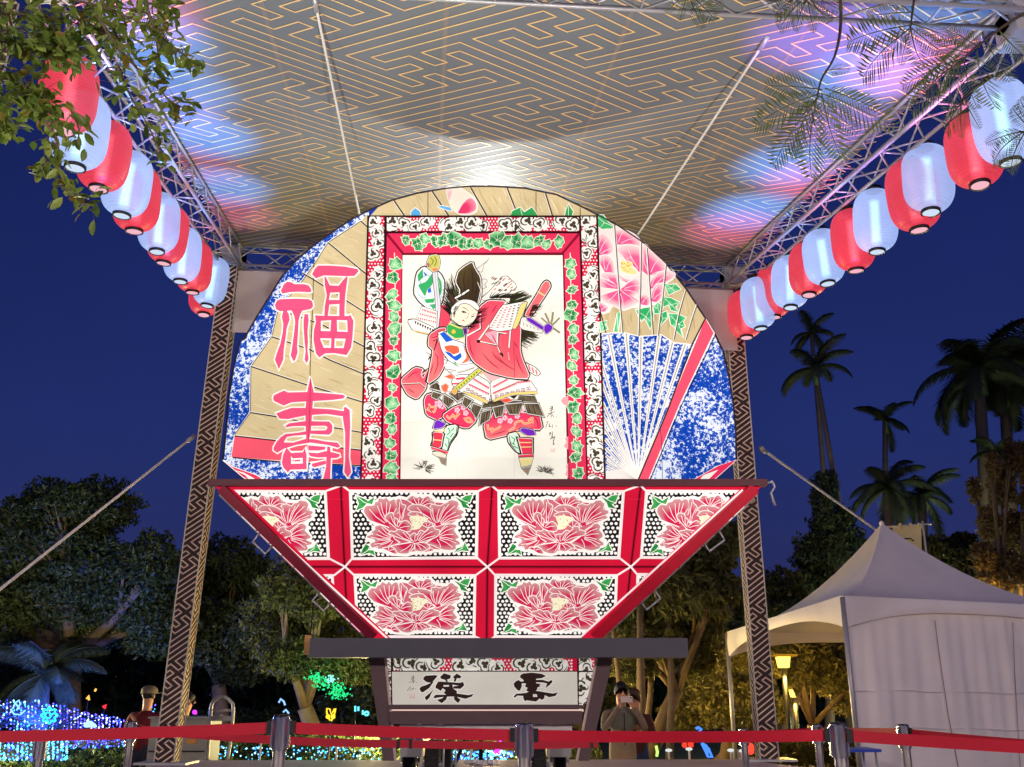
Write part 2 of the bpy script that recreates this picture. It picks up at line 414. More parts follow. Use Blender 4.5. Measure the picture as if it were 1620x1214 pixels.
# ropes
def rope(a, b_, label, r=.012, sag=.0, group=None):
    t = thing('guy_rope', label, 'rope', b_, group)
    pts = [Vector(a).lerp(Vector(b_), i/10)-Vector((0, 0, sag*math.sin(math.pi*i/10))) for i in range(11)]
    b = MB(); b.tube(pts, r, 7); b.build('rope', M['rope'], t)
    b = MB(); d = (Vector(b_)-Vector(a)).normalized()
    b.tube([pts[0], pts[0]+d*.14], r*2.0, 8); b.build('tensioner', M['steel'], t)
    b = MB(); b.ball(pts[-1], r*2.2, 8, 6); b.build('eyelet', M['steel'], t)
rope(at(307, 690, 12.0), at(-60, 980, 9.2), 'white guy rope running down from the left post to the left edge', .016)
rope(at(1203, 709, 12.52), at(1402, 850, 15.4), 'white guy rope running down from the right post behind the white tent', .018)
q1 = on_plane(497, -3, O_, CN); q2 = on_plane(1215, 58, O_, CN)
rope(q1, at(569, 341, 9.3), 'thin white stay rope from the ceiling to the left shoulder of the fan', .011, group='stay ropes holding the fan')
rope(q2, at(1008, 374, 9.3), 'thin white stay rope from the ceiling to the right shoulder of the fan', .011, group='stay ropes holding the fan')
# ================================================================ PAINTING TOOLS
class Art:
    """flat paint on a plane of the float: shapes are given in photo pixels, cast onto that plane, each layer a paint film above the last"""
    def __init__(s, p0, n, lift=0.0, step=.00025):
        s.p0 = Vector(p0); s.n = Vector(n).normalized(); s.mb = MB(); s.l = 0; s.lift = lift; s.step = step; s.clip = None; s.T = None
    def up(s, k=1): s.l += k
    def P(s, u, v):
        return on_plane(u, v, s.p0 + s.n*(s.lift+s.l*s.step), s.n)
    def _clip(s, pts, cols):
        for (a, b_, c) in (s.clip or []):           # keep a*u+b*v+c >= 0
            o = []; oc = []; m = len(pts)
            for i in range(m):
                p, q = pts[i], pts[(i+1) % m]; dp = a*p[0]+b_*p[1]+c; dq = a*q[0]+b_*q[1]+c
                if dp >= 0: o.append(p); oc.append(cols[i])
                if (dp >= 0) != (dq >= 0):
                    t = dp/(dp-dq); o.append((p[0]+(q[0]-p[0])*t, p[1]+(q[1]-p[1])*t))
                    ca, cb_ = cols[i], cols[(i+1) % m]; oc.append(tuple(ca[k]+(cb_[k]-ca[k])*t for k in range(4)))
            pts, cols = o, oc
            if len(pts) < 3: return [], []
        return pts, cols
    def raw(s, pts, c):
        """pts already in photo pixels; c one colour or one per point (0-255)"""
        cols = [S(*k) for k in c] if isinstance(c[0], (tuple, list)) else [S(*c)]*len(pts)
        pts, cols = s._clip(list(pts), cols)
        if len(pts) >= 3: s.mb.add([s.P(*p) for p in pts], [tuple(range(len(pts)))], cols)
    def t(s, pts): return [s.T(*p) for p in pts] if s.T else list(pts)
    def poly(s, pts, c): s.raw(s.t(pts), c)
    def line(s, pts, w, c, taper=False, closed=False):
        pts = s.t(pts); m = len(pts)
        if m < 2: return
        if closed: pts = pts+[pts[0]]; m += 1
        L = []; 
        for i in range(m):
            if closed: a, b_ = pts[i-1 if i else m-2], pts[i+1 if i < m-1 else 1]
            else: a, b_ = pts[max(i-1, 0)], pts[min(i+1, m-1)]
            dx, dy = b_[0]-a[0], b_[1]-a[1]; d = math.hypot(dx, dy) or 1
            k = w/2
            if taper == 1: k *= max(.12, 1-i/(m-1))
            elif taper == 2: k *= max(.15, math.sin(math.pi*(i+.25)/(m-.5)))
            # mitre
            if 0 < i < m-1 or closed:
                e1 = (pts[i][0]-a[0], pts[i][1]-a[1]); l1 = math.hypot(*e1) or 1
                cs = (e1[0]*dx+e1[1]*dy)/(l1*d); k /= max(.55, cs)
            L.append((pts[i], (-dy/d*k, dx/d*k)))
        for i in range(m-1):
            (p, a), (q, b_) = L[i], L[i+1]
            s.raw([(p[0]-a[0], p[1]-a[1]), (p[0]+a[0], p[1]+a[1]), (q[0]+b_[0], q[1]+b_[1]), (q[0]-b_[0], q[1]-b_[1])], c)
    def dot(s, x, y, r, c, n=8, ry=None):
        (x, y), = s.t([(x, y)]); ry = ry or r
        s.raw([(x+r*math.cos(2*math.pi*k/n), y+ry*math.sin(2*math.pi*k/n)) for k in range(n)], c)
    def shape(s, pts, c, ow=0, oc=(252, 246, 236), bw=0, bc=(40, 26, 24)):
        """filled shape with a wax-white outline (and an ink line outside that)"""
        if bw: s.line(pts, ow*2+bw*2.1, bc, closed=True); s.up()
        if ow: s.line(pts, ow, oc, closed=True) if False else s.line(pts, ow*2, oc, closed=True); s.up()
        s.poly(pts, c); s.up()
    def petal(s, base, arc, cb_, ct, ow=1.2, vein=1.0, oc=(250, 238, 236), nv=None):
        arc = smooth(arc, 3); m = len(arc)
        if ow: s.line([base]+arc, ow*2, oc, closed=True); s.up()
        B = s.t([base])[0]; A = s.t(arc)
        for i in range(m-1):
            mid = lambda p: (B[0]+(p[0]-B[0])*.6, B[1]+(p[1]-B[1])*.6)
            p, q = A[i], A[i+1]
            s.raw([B, mid(p), mid(q)], [cb_, cb_, cb_]); s.raw([mid(p), p, q, mid(q)], [cb_, ct, ct, cb_])
        s.up()
        if vein:
            nv = nv or max(2, m//4)
            for k in range(1, nv):
                p = arc[int(k*(m-1)/nv)]; st = .18; en = .86
                a = (base[0]+(p[0]-base[0])*st, base[1]+(p[1]-base[1])*st); b_ = (base[0]+(p[0]-base[0])*en, base[1]+(p[1]-base[1])*en)
                mx = ((a[0]+b_[0])/2+(b_[1]-a[1])*.06, (a[1]+b_[1])/2-(b_[0]-a[0])*.06)
                s.line([a, mx, b_], vein, oc)
            s.up()
    def build(s, name, m, parent): return s.mb.build(name, m, parent, colname='paint')
def smooth(pts, k=3, closed=False):
    n = len(pts); o = []
    for i in range(n if closed else n-1):
        g = (lambda j: pts[j % n]) if closed else (lambda j: pts[max(0, min(n-1, j))])
        p0, p1, p2, p3 = g(i-1), g(i), g(i+1), g(i+2)
        for q in range(k):
            t = q/k
            o.append(tuple(.5*((2*p1[d])+(-p0[d]+p2[d])*t+(2*p0[d]-5*p1[d]+4*p2[d]-p3[d])*t*t+(-p0[d]+3*p1[d]-3*p2[d]+p3[d])*t**3) for d in (0, 1)))
    if not closed: o.append(pts[-1])
    return o
def grain(a, poly, n, dirs, cols, seed):
    r_ = random.Random(seed); xs = [p[0] for p in poly]; ys = [p[1] for p in poly]
    def inside(x, y):
        c = False; m = len(poly)
        for i in range(m):
            (x0, y0), (x1, y1) = poly[i], poly[(i+1) % m]
            if (y0 > y) != (y1 > y) and x < (x1-x0)*(y-y0)/(y1-y0)+x0: c = not c
        return c
    k = 0
    while k < n:
        x, y = r_.uniform(min(xs), max(xs)), r_.uniform(min(ys), max(ys)); L = r_.uniform(8, 34); dx, dy = dirs(x, y); q = (x+dx*L, y+dy*L)
        if inside(x, y) and inside(*q): a.line(smooth([(x, y), ((x+q[0])/2+r_.uniform(-2, 2), (y+q[1])/2+r_.uniform(-2, 2)), q], 3), r_.uniform(.8, 3.4), r_.choice(cols), 2); k += 1
    a.up()
def glyph(a, T, polys, c, ow):
    a.T = T
    for p in polys: a.line(p, ow*2, WAX, closed=True)
    a.up()
    for p in polys: a.poly(p, c)
    a.up(); a.T = None
def crop(x0, y0, k): return lambda x, y: (x0+x/k, y0+y/k)

INK = (44, 30, 28); WAX = (252, 246, 236); CREAM = (249, 243, 228); BEIGE = (216, 194, 148); ROSE = (244, 86, 128)
RED = (226, 44, 84); CRIM = (208, 24, 56); BLUE = (24, 84, 196); GREEN = (52, 160, 84)
YF = 9.0
NF = Vector((0, -1, 0)); PF = Vector((0, YF, 0))

float_ = thing('fan_float', 'huge backlit fan-shaped festival float painted with a warrior and peonies on a wheeled base', 'float', (-.25, YF+.4, ZS))

# ---------------------------------------------------------------- fan body
FAN = [(430, 775), (353, 728), (358, 678), (362, 629), (370, 579), (380, 540), (386, 537), (404, 505), (426, 470), (447, 436), (473, 408), (498, 387), (535, 361), (560, 345), (584, 333), (620, 317), (660, 306), (700, 299), (740, 295), (780, 295), (830, 298), (880, 308), (920, 327), (974, 355), (1016, 383), (1054, 418), (1086, 458), (1116, 504), (1130, 527), (1144, 556), (1153, 596), (1160, 638), (1164, 681), (1165, 727), (1090, 775)]
DF = .4
front = [at(u, v, YF+.012) for u, v in FAN]; back = [Vector((p.x, p.y+DF, p.z)) for p in front]
b = MB(); n = len(front)
b.add(front+back, [(i, (i+1) % n, n+(i+1) % n, n+i) for i in range(n)])
b.build('fan_rim', mat('fan_rim_cloth', S(60, 30, 52), .6), float_)
b = MB(); b.cur = S(232, 214, 176)
b.add(back, [tuple(range(n))]); b.build('rear_painting', M['paper'], float_, 'paint')
b = MB(); b.tube([at(u, v, YF-.006) for u, v in FAN[1:-1]], .009, 6); b.build('rim_cord', mat('rim_cord', S(38, 24, 40), .5), float_)

# left wing and right wing: blue ground dashed with white
def flat(name, pts, m, parent, lift):
    b = MB(); b.add([at(u, v, YF-lift) for u, v in pts], [tuple(range(len(pts)))]); return b.build(name, m, parent)
LW = [(430, 775), (353, 728)]+FAN[2:15]+[(582, 345), (571, 775)]
RW = [(945, 341)]+FAN[23:34]+[(1090, 775), (957, 775)]
flat('blue_ground', LW, M['splatter'], float_, 0.0)
flat('blue_ground', RW, M['splatter'], float_, 0.0)

# ---- left wing: opened fan and calligraphy
a = Art(PF, NF, .003)
fan_l = [(582, 338), (571, 350), (519, 384), (498, 417), (478, 445), (440, 490), (430, 533), (397, 580), (396, 653), (371, 688), (435, 697), (576, 712)]
a.shape(fan_l, BEIGE, 1.6); grain(a, fan_l, 230, lambda x, y: (.93, .36), [(222, 202, 158), (208, 184, 136), (200, 176, 128), (226, 208, 168), (212, 188, 146)], 1); a.line([(571, 350), (519, 384), (498, 417), (478, 445), (440, 490), (430, 533), (397, 580), (396, 653), (371, 688)], 1.2, (60, 60, 70)); a.up()
a.shape([(371, 691), (436, 698), (576, 714), (574, 736), (430, 728), (366, 723)], (250, 92, 112), 1.5); a.up()
for l in ([(519, 384), (582, 436)], [(571, 350), (582, 360)], [(478, 432), (500, 445), (578, 495)], [(440, 490), (510, 514), (577, 549)], [(430, 533), (490, 553), (522, 570), (576, 592)], [(397, 580), (485, 609), (576, 637)], [(396, 653), (435, 659), (530, 677), (576, 685)], [(371, 690), (435, 697), (576, 713)]):
    a.line([(x, y-1.2) for x, y in l], 1.5, WAX); a.up(); a.line(l, 2.0, INK); a.up()
a.line([(368, 724), (444, 731), (572, 737)], 2, INK); a.up()
a.line([(497, 405), (494, 500), (491, 570), (488, 690), (487, 765)], 1.3, (70, 62, 50)); a.up()
a.line([(365, 640), (372, 690)], .6, (90, 90, 120)); a.up()
a.shape([(353, 728), (368, 739), (405, 752), (440, 775), (420, 775), (385, 755)], (238, 60, 100), 1.2); a.shape([(371, 744), (386, 748), (402, 757), (412, 766), (396, 762), (388, 752)], WAX, 0)
a.build('opened_fan_painting', M['paper'], float_)

a = Art(PF, NF, .012)
FUKU = [[(155, 385), (185, 320), (220, 293), (265, 300), (290, 318), (390, 318), (435, 330), (460, 365), (465, 395), (440, 400), (330, 395), (240, 400), (170, 415)],
 [(95, 530), (115, 485), (150, 470), (300, 465), (440, 470), (472, 492), (482, 540), (462, 568), (385, 585), (255, 585), (150, 592), (110, 575)],
 [(255, 565), (385, 565), (350, 630), (335, 690), (330, 800), (320, 950), (325, 1010), (300, 1085), (285, 1100), (255, 1040), (270, 950), (290, 800), (300, 700), (290, 640)],
 [(180, 580), (215, 585), (235, 620), (245, 680), (215, 760), (205, 850), (185, 980), (180, 1080), (135, 1180), (95, 1080), (120, 1000), (150, 920), (175, 800), (180, 720), (165, 650)],
 [(395, 620), (430, 620), (437, 680), (425, 800), (430, 900), (425, 990), (437, 1070), (418, 1120), (395, 1085), (405, 990), (395, 900), (385, 760), (385, 680)],
 [(470, 220), (500, 160), (530, 130), (640, 130), (800, 140), (930, 165), (940, 190), (900, 235), (830, 238), (590, 230), (510, 260)],
 [(595, 235), (612, 250), (650, 330), (655, 400), (640, 480), (645, 530), (630, 640), (595, 640), (600, 540), (620, 430), (600, 330)],
 [(825, 235), (830, 260), (815, 360), (805, 450), (800, 560), (800, 640), (745, 640), (748, 400), (742, 330), (790, 270)],
 [(640, 330), (750, 335), (750, 400), (650, 405)], [(640, 478), (752, 478), (752, 518), (645, 525)],
 [(500, 630), (560, 640), (560, 780), (555, 880), (585, 950), (600, 1020), (545, 1060), (510, 1020), (485, 880), (490, 780), (510, 700)],
 [(800, 650), (860, 630), (890, 690), (880, 850), (865, 960), (820, 1035), (790, 960), (810, 870), (830, 800), (825, 680)],
 [(540, 635), (600, 638), (830, 640), (830, 685), (700, 680), (550, 690)], [(540, 790), (840, 800), (830, 870), (545, 865)],
 [(570, 960), (820, 965), (820, 1035), (690, 1015), (590, 1020)], [(668, 640), (720, 640), (725, 800), (700, 870), (695, 990), (660, 990), (665, 870), (655, 790)]]
glyph(a, crop(420, 400, 6.388), FUKU, ROSE, 2.2)
JU = [[(480, 40), (500, 140), (515, 200), (505, 320), (495, 480), (485, 620), (460, 745), (435, 740), (430, 600), (425, 420), (435, 290), (450, 180)],
 [(80, 275), (90, 240), (140, 215), (200, 190), (240, 210), (450, 205), (600, 215), (830, 235), (850, 252), (830, 275), (720, 290), (560, 300), (280, 315), (195, 350), (150, 330), (90, 300)],
 [(115, 435), (200, 400), (280, 375), (430, 375), (700, 390), (840, 410), (835, 380), (850, 360), (895, 395), (900, 470), (820, 465), (650, 440), (430, 455), (310, 480), (240, 495), (150, 490)],
 [(835, 400), (900, 400), (905, 560), (900, 700), (890, 900), (915, 1060), (880, 1120), (840, 1060), (850, 940), (850, 640), (825, 480)],
 [(210, 570), (250, 540), (430, 515), (600, 520), (680, 520), (712, 556), (670, 580), (640, 566), (430, 568), (300, 570), (220, 582)],
 [(650, 545), (715, 560), (712, 630), (680, 662), (480, 652), (480, 618), (640, 614), (660, 592)],
 [(160, 690), (210, 655), (350, 640), (445, 622), (445, 660), (300, 672), (230, 685), (205, 720), (190, 770), (130, 730)],
 [(130, 720), (195, 745), (300, 745), (430, 705), (520, 710), (650, 735), (770, 745), (800, 790), (770, 800), (660, 770), (480, 745), (330, 770), (200, 810), (125, 855), (85, 825), (90, 790)],
 [(225, 800), (270, 850), (275, 960), (270, 1030), (240, 1065), (190, 1010), (175, 960), (190, 870)], [(250, 858), (400, 848), (420, 800), (440, 880), (405, 908), (290, 915)],
 [(395, 870), (440, 870), (435, 1025), (400, 1030)], [(250, 975), (440, 965), (440, 1030), (260, 1035)], [(310, 930), (370, 925), (370, 945), (310, 948)],
 [(455, 850), (560, 858), (640, 835), (700, 845), (790, 868), (795, 890), (760, 910), (690, 912), (640, 900), (560, 905), (475, 890)],
 [(455, 775), (640, 790), (635, 820), (560, 830), (455, 830)], [(660, 785), (690, 790), (700, 900), (695, 1000), (690, 1200), (600, 1200), (645, 1010), (650, 900)],
 [(495, 970), (560, 955), (645, 935), (645, 975), (520, 1010), (495, 995)]]
glyph(a, crop(420, 590, 6.747), JU, ROSE, 2.2)
a.T = crop(420, 590, 6.747); a.line([(482, 60), (470, 500), (455, 740)], 1.0, (196, 40, 84)); a.T = None
a.build('calligraphy', M['paper'], float_)

# ---- top of the fan above the frame
a = Art(PF, NF, .002)
TOP = [(582, 345)]+FAN[14:23]+[(945, 340), (945, 346)]
a.poly(TOP, BEIGE); a.up(); grain(a, TOP, 120, lambda x, y: (.45, .89), [(222, 202, 158), (208, 184, 136), (200, 176, 128), (226, 208, 168), (212, 188, 146)], 2)
a.poly([(582, 345), (584, 333), (600, 326), (582, 346)], (30, 60, 160)); a.up()
for l in ([(623, 317), (642, 345)], [(683, 302), (712, 345)], [(744, 296), (772, 345)], [(802, 297), (821, 345)], [(863, 306), (875, 345)]):
    a.line([(x-1.4, y) for x, y in l], 1.3, WAX); a.up(); a.line(l, 2.2, INK); a.up()
for l in ([(677, 302), (677, 345)], [(848, 303), (848, 345)], [(918, 327), (918, 345)]): a.line(l, 1.1, (70, 58, 48)); a.up()
a.T = crop(560, 280, 5.058)
a.shape(smooth([(740, 90), (800, 80), (860, 95), (960, 170), (985, 260), (930, 302), (830, 290), (770, 215)], 3, True), (246, 232, 214), 1.2)
a.petal((830, 288), [(870, 215), (925, 170), (970, 200), (975, 260), (920, 292), (850, 294)], (232, 60, 110), (246, 150, 170), .6, 0)
a.petal((760, 200), [(735, 100), (760, 88), (790, 90), (780, 140)], (240, 190, 190), (246, 225, 214), 0, 0)
a.shape([(455, 320), (458, 280), (490, 250), (525, 275), (540, 320)], (90, 170, 225), 1.2); a.shape([(670, 240), (700, 232), (770, 245), (785, 272), (750, 268), (700, 250)], (110, 180, 230), 1)
a.T = crop(540, 0, 3)
a.shape([(800, 1030), (812, 1002), (850, 985), (868, 1008), (905, 985), (918, 1002), (935, 1030)], GREEN, 1.2); a.shape([(1060, 1030), (1066, 1000), (1078, 970), (1100, 1005), (1092, 1030)], GREEN, 1.2)
a.line([(850, 990), (860, 1028)], .8, WAX); a.line([(1078, 978), (1078, 1025)], .8, WAX)
a.build('petal_painting', M['paper'], float_)

# ---- right wing: opened fan with a peony
a = Art(PF, NF, .003)
c1 = crop(920, 510, 4.67)
edge = [c1(130, 90), c1(210, 80), c1(320, 78), c1(430, 105), c1(590, 92), c1(680, 150), c1(815, 165)]
beige = [(944, 338)]+FAN[23:28]+[(1116, 504), edge[-1]]+edge[::-1][1:]
a.poly(beige, (206, 184, 140)); a.up(); grain(a, beige, 120, lambda x, y: (.1, .99), [(196, 172, 128), (214, 194, 152), (188, 164, 120)], 3)
# ribs
apex = c1(418, 1185)
tops = [c1(x, y) for x, y in ((200, 92), (330, 88), (440, 106), (575, 97), (672, 150), (768, 160), (140, 270), (143, 420), (155, 590), (160, 690), (165, 780), (172, 860), (178, 930), (180, 985), (184, 1030), (186, 1070), (188, 1105))]
for k, p in enumerate(tops):
    dx, dy = p[0]-apex[0], p[1]-apex[1]; L = math.hypot(dx, dy); nx, ny = -dy/L, dx/L
    w0 = 3.5 if k < 6 else 2.6; w1 = 1.1
    a.raw([(p[0]+nx*w0, p[1]+ny*w0), (p[0]-nx*w0, p[1]-ny*w0), (apex[0]-nx*w1, apex[1]-ny*w1), (apex[0]+nx*w1, apex[1]+ny*w1)], WAX); a.up()
    a.raw([(p[0]+nx*1.1, p[1]+ny*1.1), (p[0]-nx*1.1, p[1]-ny*1.1), (p[0]-nx*.1-dx*.8, p[1]-dy*.8), (p[0]+nx*.1-dx*.8, p[1]-dy*.8)], (176, 168, 160))
a.up()
a.poly([c1(180, 1105), c1(300, 1085), c1(400, 1080), c1(450, 1100), c1(415, 1200), c1(180, 1200)], (248, 238, 226)); a.up()
for q in range(14): a.line([c1(185, 1015+q*14), c1(410, 1165+q*2)], .5, (200, 190, 190))
a.up()
a.line(edge, 1.6, WAX); a.up()
c2 = crop(930, 330, 5.783)
a.T = c2
a.shape([(75, 60), (140, 60), (190, 130), (245, 165), (210, 185), (130, 195), (85, 175)], (70, 185, 110), 1.2); a.line([(85, 75), (150, 130), (235, 165)], .8, WAX); a.line([(150, 130), (120, 170)], .7, WAX); a.up()
a.shape(smooth([(78, 230), (130, 195), (200, 190), (245, 190), (262, 160), (490, 300), (560, 360), (715, 512), (800, 600), (770, 650), (700, 700), (700, 790), (640, 860), (560, 890), (480, 905), (400, 905), (330, 930), (230, 890), (195, 945), (130, 960), (100, 930)], 2, True), (248, 232, 222), 1.0)
PK, PL = (240, 96, 150), (250, 222, 216)
for base, arc in (((270, 330), [(255, 200), (330, 195), (430, 240), (490, 310), (470, 345), (400, 330)]), ((90, 430), [(85, 260), (130, 230), (170, 250), (215, 300), (235, 380), (200, 420)]),
   ((480, 590), [(470, 350), (380, 335), (300, 345), (265, 380), (300, 420), (400, 440), (450, 520)]), ((560, 610), [(550, 360), (620, 420), (715, 515), (715, 580), (650, 600)]), ((560, 620), [(480, 560), (490, 420), (510, 330), (550, 365), (545, 480)]),
   ((160, 590), [(95, 480), (130, 430), (180, 430), (230, 480), (250, 590)]), ((570, 740), [(580, 650), (640, 590), (740, 570), (800, 610), (740, 665), (700, 690)]), ((480, 720), [(300, 660), (270, 600), (330, 640), (400, 650), (470, 640)]),
   ((290, 735), [(130, 660), (120, 600), (200, 590), (270, 610), (280, 680)]), ((290, 740), [(110, 720), (95, 650), (150, 640), (230, 680)]), ((300, 740), [(350, 690), (430, 640), (490, 680), (500, 740), (440, 790), (400, 830)]),
   ((290, 745), [(110, 800), (140, 850), (230, 890), (330, 925), (430, 880), (480, 850), (420, 830)]), ((580, 850), [(590, 760), (620, 700), (690, 690), (690, 790), (640, 860)]), ((490, 880), [(460, 800), (530, 790), (570, 830), (560, 890)]), ((110, 940), [(110, 850), (160, 880), (190, 910), (160, 950)])):
    a.petal(base, arc, PK, PL, .9, .8)
a.shape(smooth([(300, 480), (360, 490), (410, 495), (400, 540), (450, 580), (420, 605), (350, 590), (300, 570), (310, 530)], 2, True), (252, 226, 150), .8)
for k in range(26): a.dot(300+random.random()*110, 490+random.random()*95, .9, (232, 166, 50), 6)
a.up()
for pts in ([(700, 690), (760, 700), (800, 690), (850, 740), (800, 760), (740, 790), (720, 740)], [(690, 810), (760, 820), (840, 860), (800, 900), (835, 950), (760, 930), (740, 880), (690, 900)], [(640, 860), (690, 900), (660, 960), (610, 960), (600, 900)],
   [(440, 930), (520, 910), (580, 900), (600, 960), (590, 1050), (570, 1100), (540, 1040), (520, 1010), (490, 1030), (460, 980)], [(670, 960), (720, 940), (730, 1000), (690, 1040), (655, 1090), (660, 1010)], [(740, 960), (830, 970), (900, 1000), (870, 1040), (890, 1080), (850, 1100), (870, 1180), (820, 1130), (790, 1080), (760, 1060)],
   [(110, 1040), (180, 1030), (160, 1060), (180, 1100), (120, 1130)], [(270, 960), (300, 940), (275, 1130), (240, 1125)]):
    a.shape(pts, [(48, 170, 96) if i % 2 else (120, 215, 150) for i in range(len(pts))], 1.1)
    g = (sum(p[0] for p in pts)/len(pts), sum(p[1] for p in pts)/len(pts))
    for p in pts[::2]: a.line([g, ((g[0]+3*p[0])/4, (g[1]+3*p[1])/4)], .6, WAX)
    a.up()
for l in ([(245, 150), (270, 500), (300, 900), (322, 1145)], [(492, 310), (485, 700), (467, 1170)], [(545, 362), (575, 800), (600, 1155)], [(720, 512), (690, 800), (645, 1165)], [(900, 742), (840, 950), (790, 1200)], [(1000, 880), (950, 1030), (900, 1200)]):
    a.line([(x-9, y) for x, y in l], 1.3, WAX); a.up(); a.line(l, 1.6, (78, 70, 66)); a.up()
a.line([(75, 55), (85, 600), (100, 880), (165, 1140)], 1.6, (60, 40, 46)); a.up()
a.T = None
a.shape([(1116, 504), (1129, 527), (1075, 640), (1019, 775), (1003, 775), (1056, 650)], (250, 82, 108), 1.4); a.line([(1116, 504), (1095, 545), (1056, 650), (1003, 775)], 2.4, (54, 44, 40)); a.up()
a.line([(1132, 530), (1078, 642), (1022, 775)], 1.6, (30, 30, 70)); a.up()
a.line([c1(580, 770), c1(590, 860), c1(600, 1200)], .9, (60, 40, 90)); a.up()
a.shape([c1(1143, 1018), c1(1010, 1062), c1(800, 1180), c1(960, 1180)], (238, 50, 96), .8); a.poly([c1(1010, 1090), c1(900, 1130), c1(860, 1180), c1(930, 1170), c1(960, 1140)], WAX); a.up()
a.build('peony_fan_painting', M['paper'], float_)

# ---------------------------------------------------------------- framed picture
a = Art(PF, NF, .02)
OUT = [(581, 341), (946, 341), (959, 775), (569, 775)]
a.poly(OUT, (52, 26, 28)); a.up()
def cloud(a, cx, cy, s_, rot, flip=1):
    def q(r, t): t = rot+flip*t; return (cx+r*s_*math.cos(t), cy+r*s_*math.sin(t))
    W_, D_ = (250, 244, 234), (74, 64, 50)
    for k in range(4): x, y = q(.66, k*1.57+.4); a.dot(x, y, s_*.72, W_, 10)
    for k in (0, 1, 2): x, y = q(1.25, -.6-k*.42); a.dot(x, y, s_*(.5-.1*k), W_, 9)
    a.up()
    for k in (0, 1): x, y = q(.5, k*2.0+.2); a.dot(x, y, s_*.66, D_, 11)
    x, y = q(.62, 2.9); a.dot(x, y, s_*.36, D_, 9); a.up()
    for k in range(3): x, y = q(.42, k*2.0+.2); a.dot(x, y, s_*.52, W_, 10)
    a.up()
    for k in range(3): x, y = q(.27, k*2.0+.3); a.dot(x, y, s_*.27, D_, 8)
    a.line(smooth([q(.25, 4.4), q(.62, 4.5), q(.86, 4.1), q(.8, 3.7)], 3), s_*.26, D_, 1); a.up()
    a.line([q(1.42, -.9+k*.25) for k in range(5)], s_*.13, D_); a.line([q(1.7, -1+k*.22) for k in range(4)], s_*.11, D_); a.up()
def clouds_in(a, quad, n_long, horizontal, sp=1.0, sc=1.0, seed=3):
    rnd = random.Random(seed)
    (x0, y0), (x1, y1), (x2, y2), (x3, y3) = quad
    def m(s_, t): return (x0+(x1-x0)*s_+(x3-x0)*t+(x0-x1+x2-x3)*s_*t, y0+(y1-y0)*s_+(y3-y0)*t+(y0-y1+y2-y3)*s_*t)
    a.poly(quad, (222, 30, 72)); a.up()
    wd = math.hypot(x1-x0, y1-y0); ht = math.hypot(x3-x0, y3-y0)
    ds = 5.2*sp; nx, ny = int(wd/ds), int(ht/ds)
    for i in range(nx+1):
        for j in range(ny+1):
            s_, t = (i+.5*(j % 2)+.3)/(nx+1), (j+.5)/(ny+1); x, y = m(min(s_, .97), t); a.dot(x, y, 1.4*sp, (252, 240, 236), 7)
    a.up()
    base_clip = a.clip
    def hp(p, q): return (-(q[1]-p[1]), q[0]-p[0], -(-(q[1]-p[1])*p[0]+(q[0]-p[0])*p[1]))
    a.clip = (base_clip or [])+[hp(quad[i], quad[(i+1) % 4]) for i in range(4)]
    for k in range(n_long):
        if k % 5 == 4: continue
        tt = (k+.5)/n_long; side = .3+.4*((k*7) % 3)/2+rnd.uniform(-.08, .08)
        x, y = m(tt, side) if horizontal else m(side, tt)
        cloud(a, x, y, 9.6*sc*rnd.uniform(.85, 1.2), rnd.uniform(0, 6.28), rnd.choice((-1, 1)))
    a.clip = base_clip
clouds_in(a, [(584, 343), (608, 343), (601, 775), (571.5, 775)], 26, False, seed=3)
clouds_in(a, [(919, 343), (943, 343), (956, 775), (930.5, 775)], 26, False, seed=5)
clouds_in(a, [(612, 344), (916, 344), (916, 366), (612, 366)], 17, True, seed=8)
a.line([(846-30, 343), (846-30, 367)], 1.2, (60, 20, 30)); a.line([(764, 343), (764, 367)], 1.5, INK); a.line([(582, 571), (604, 571)], 2, INK); a.line([(925, 571), (952, 571)], 2, INK); a.up()
a.build('cloud_border', M['paper'], float_)

a = Art(PF, NF, .033)
INNER = [(638, 402), (889, 402), (899, 775), (633, 775)]
REDF = [(611, 369), (917, 369), (929, 775), (603, 775)]
a.poly(REDF, (232, 54, 92)); a.up()
for i, j in ((0, 0), (1, 1)): a.line([REDF[i], INNER[j]], 4, (150, 24, 50)); 
a.up(); a.line([INNER[3], INNER[0], INNER[1], INNER[2]], 4.5, (120, 22, 46)); a.up()
for l in ([(610.5, 368), (603, 775)], [(918, 368), (930, 775)], [(610, 368), (918, 368)]): a.line(l, 3, (60, 16, 30))
a.up()
LEAF = [(0, -1), (.35, -.75), (.75, -.8), (.8, -.35), (1, .05), (.65, .4), (.45, .85), (.1, .7), (-.3, .9), (-.55, .5), (-.95, .35), (-.75, -.1), (-.9, -.5), (-.45, -.6)]
def vine_leaf(a, cx, cy, s_, rot):
    def q(x, y): return (cx+s_*(x*math.cos(rot)-y*math.sin(rot)), cy+s_*(x*math.sin(rot)+y*math.cos(rot)))
    el = rnd.uniform(.72, 1.1); pts = [q(p[0]*el*rnd.uniform(.85, 1.15), p[1]*rnd.uniform(.85, 1.2)) for p in LEAF]
    a.line(pts, 2.2, (244, 240, 214), closed=True); a.up()
    a.poly(pts, [(36, 132, 70) if (i+int(cx)) % 4 < 2 else (150, 220, 156) for i in range(len(pts))]); a.up()
    for p in ((0, -1), (.8, -.35), (.45, .85), (-.55, .5), (-.9, -.5)): a.line(smooth([q(0, .15), q(p[0]*.45+.12, p[1]*.45), q(p[0]*.85*el, p[1]*.9)], 3), .8, (244, 244, 220), 1)
    a.up()
rnd = random.Random(4)
x = 642.0; a.line([(640, 381), (700, 379), (780, 383), (890, 381)], 1.6, (244, 240, 214)); a.up()
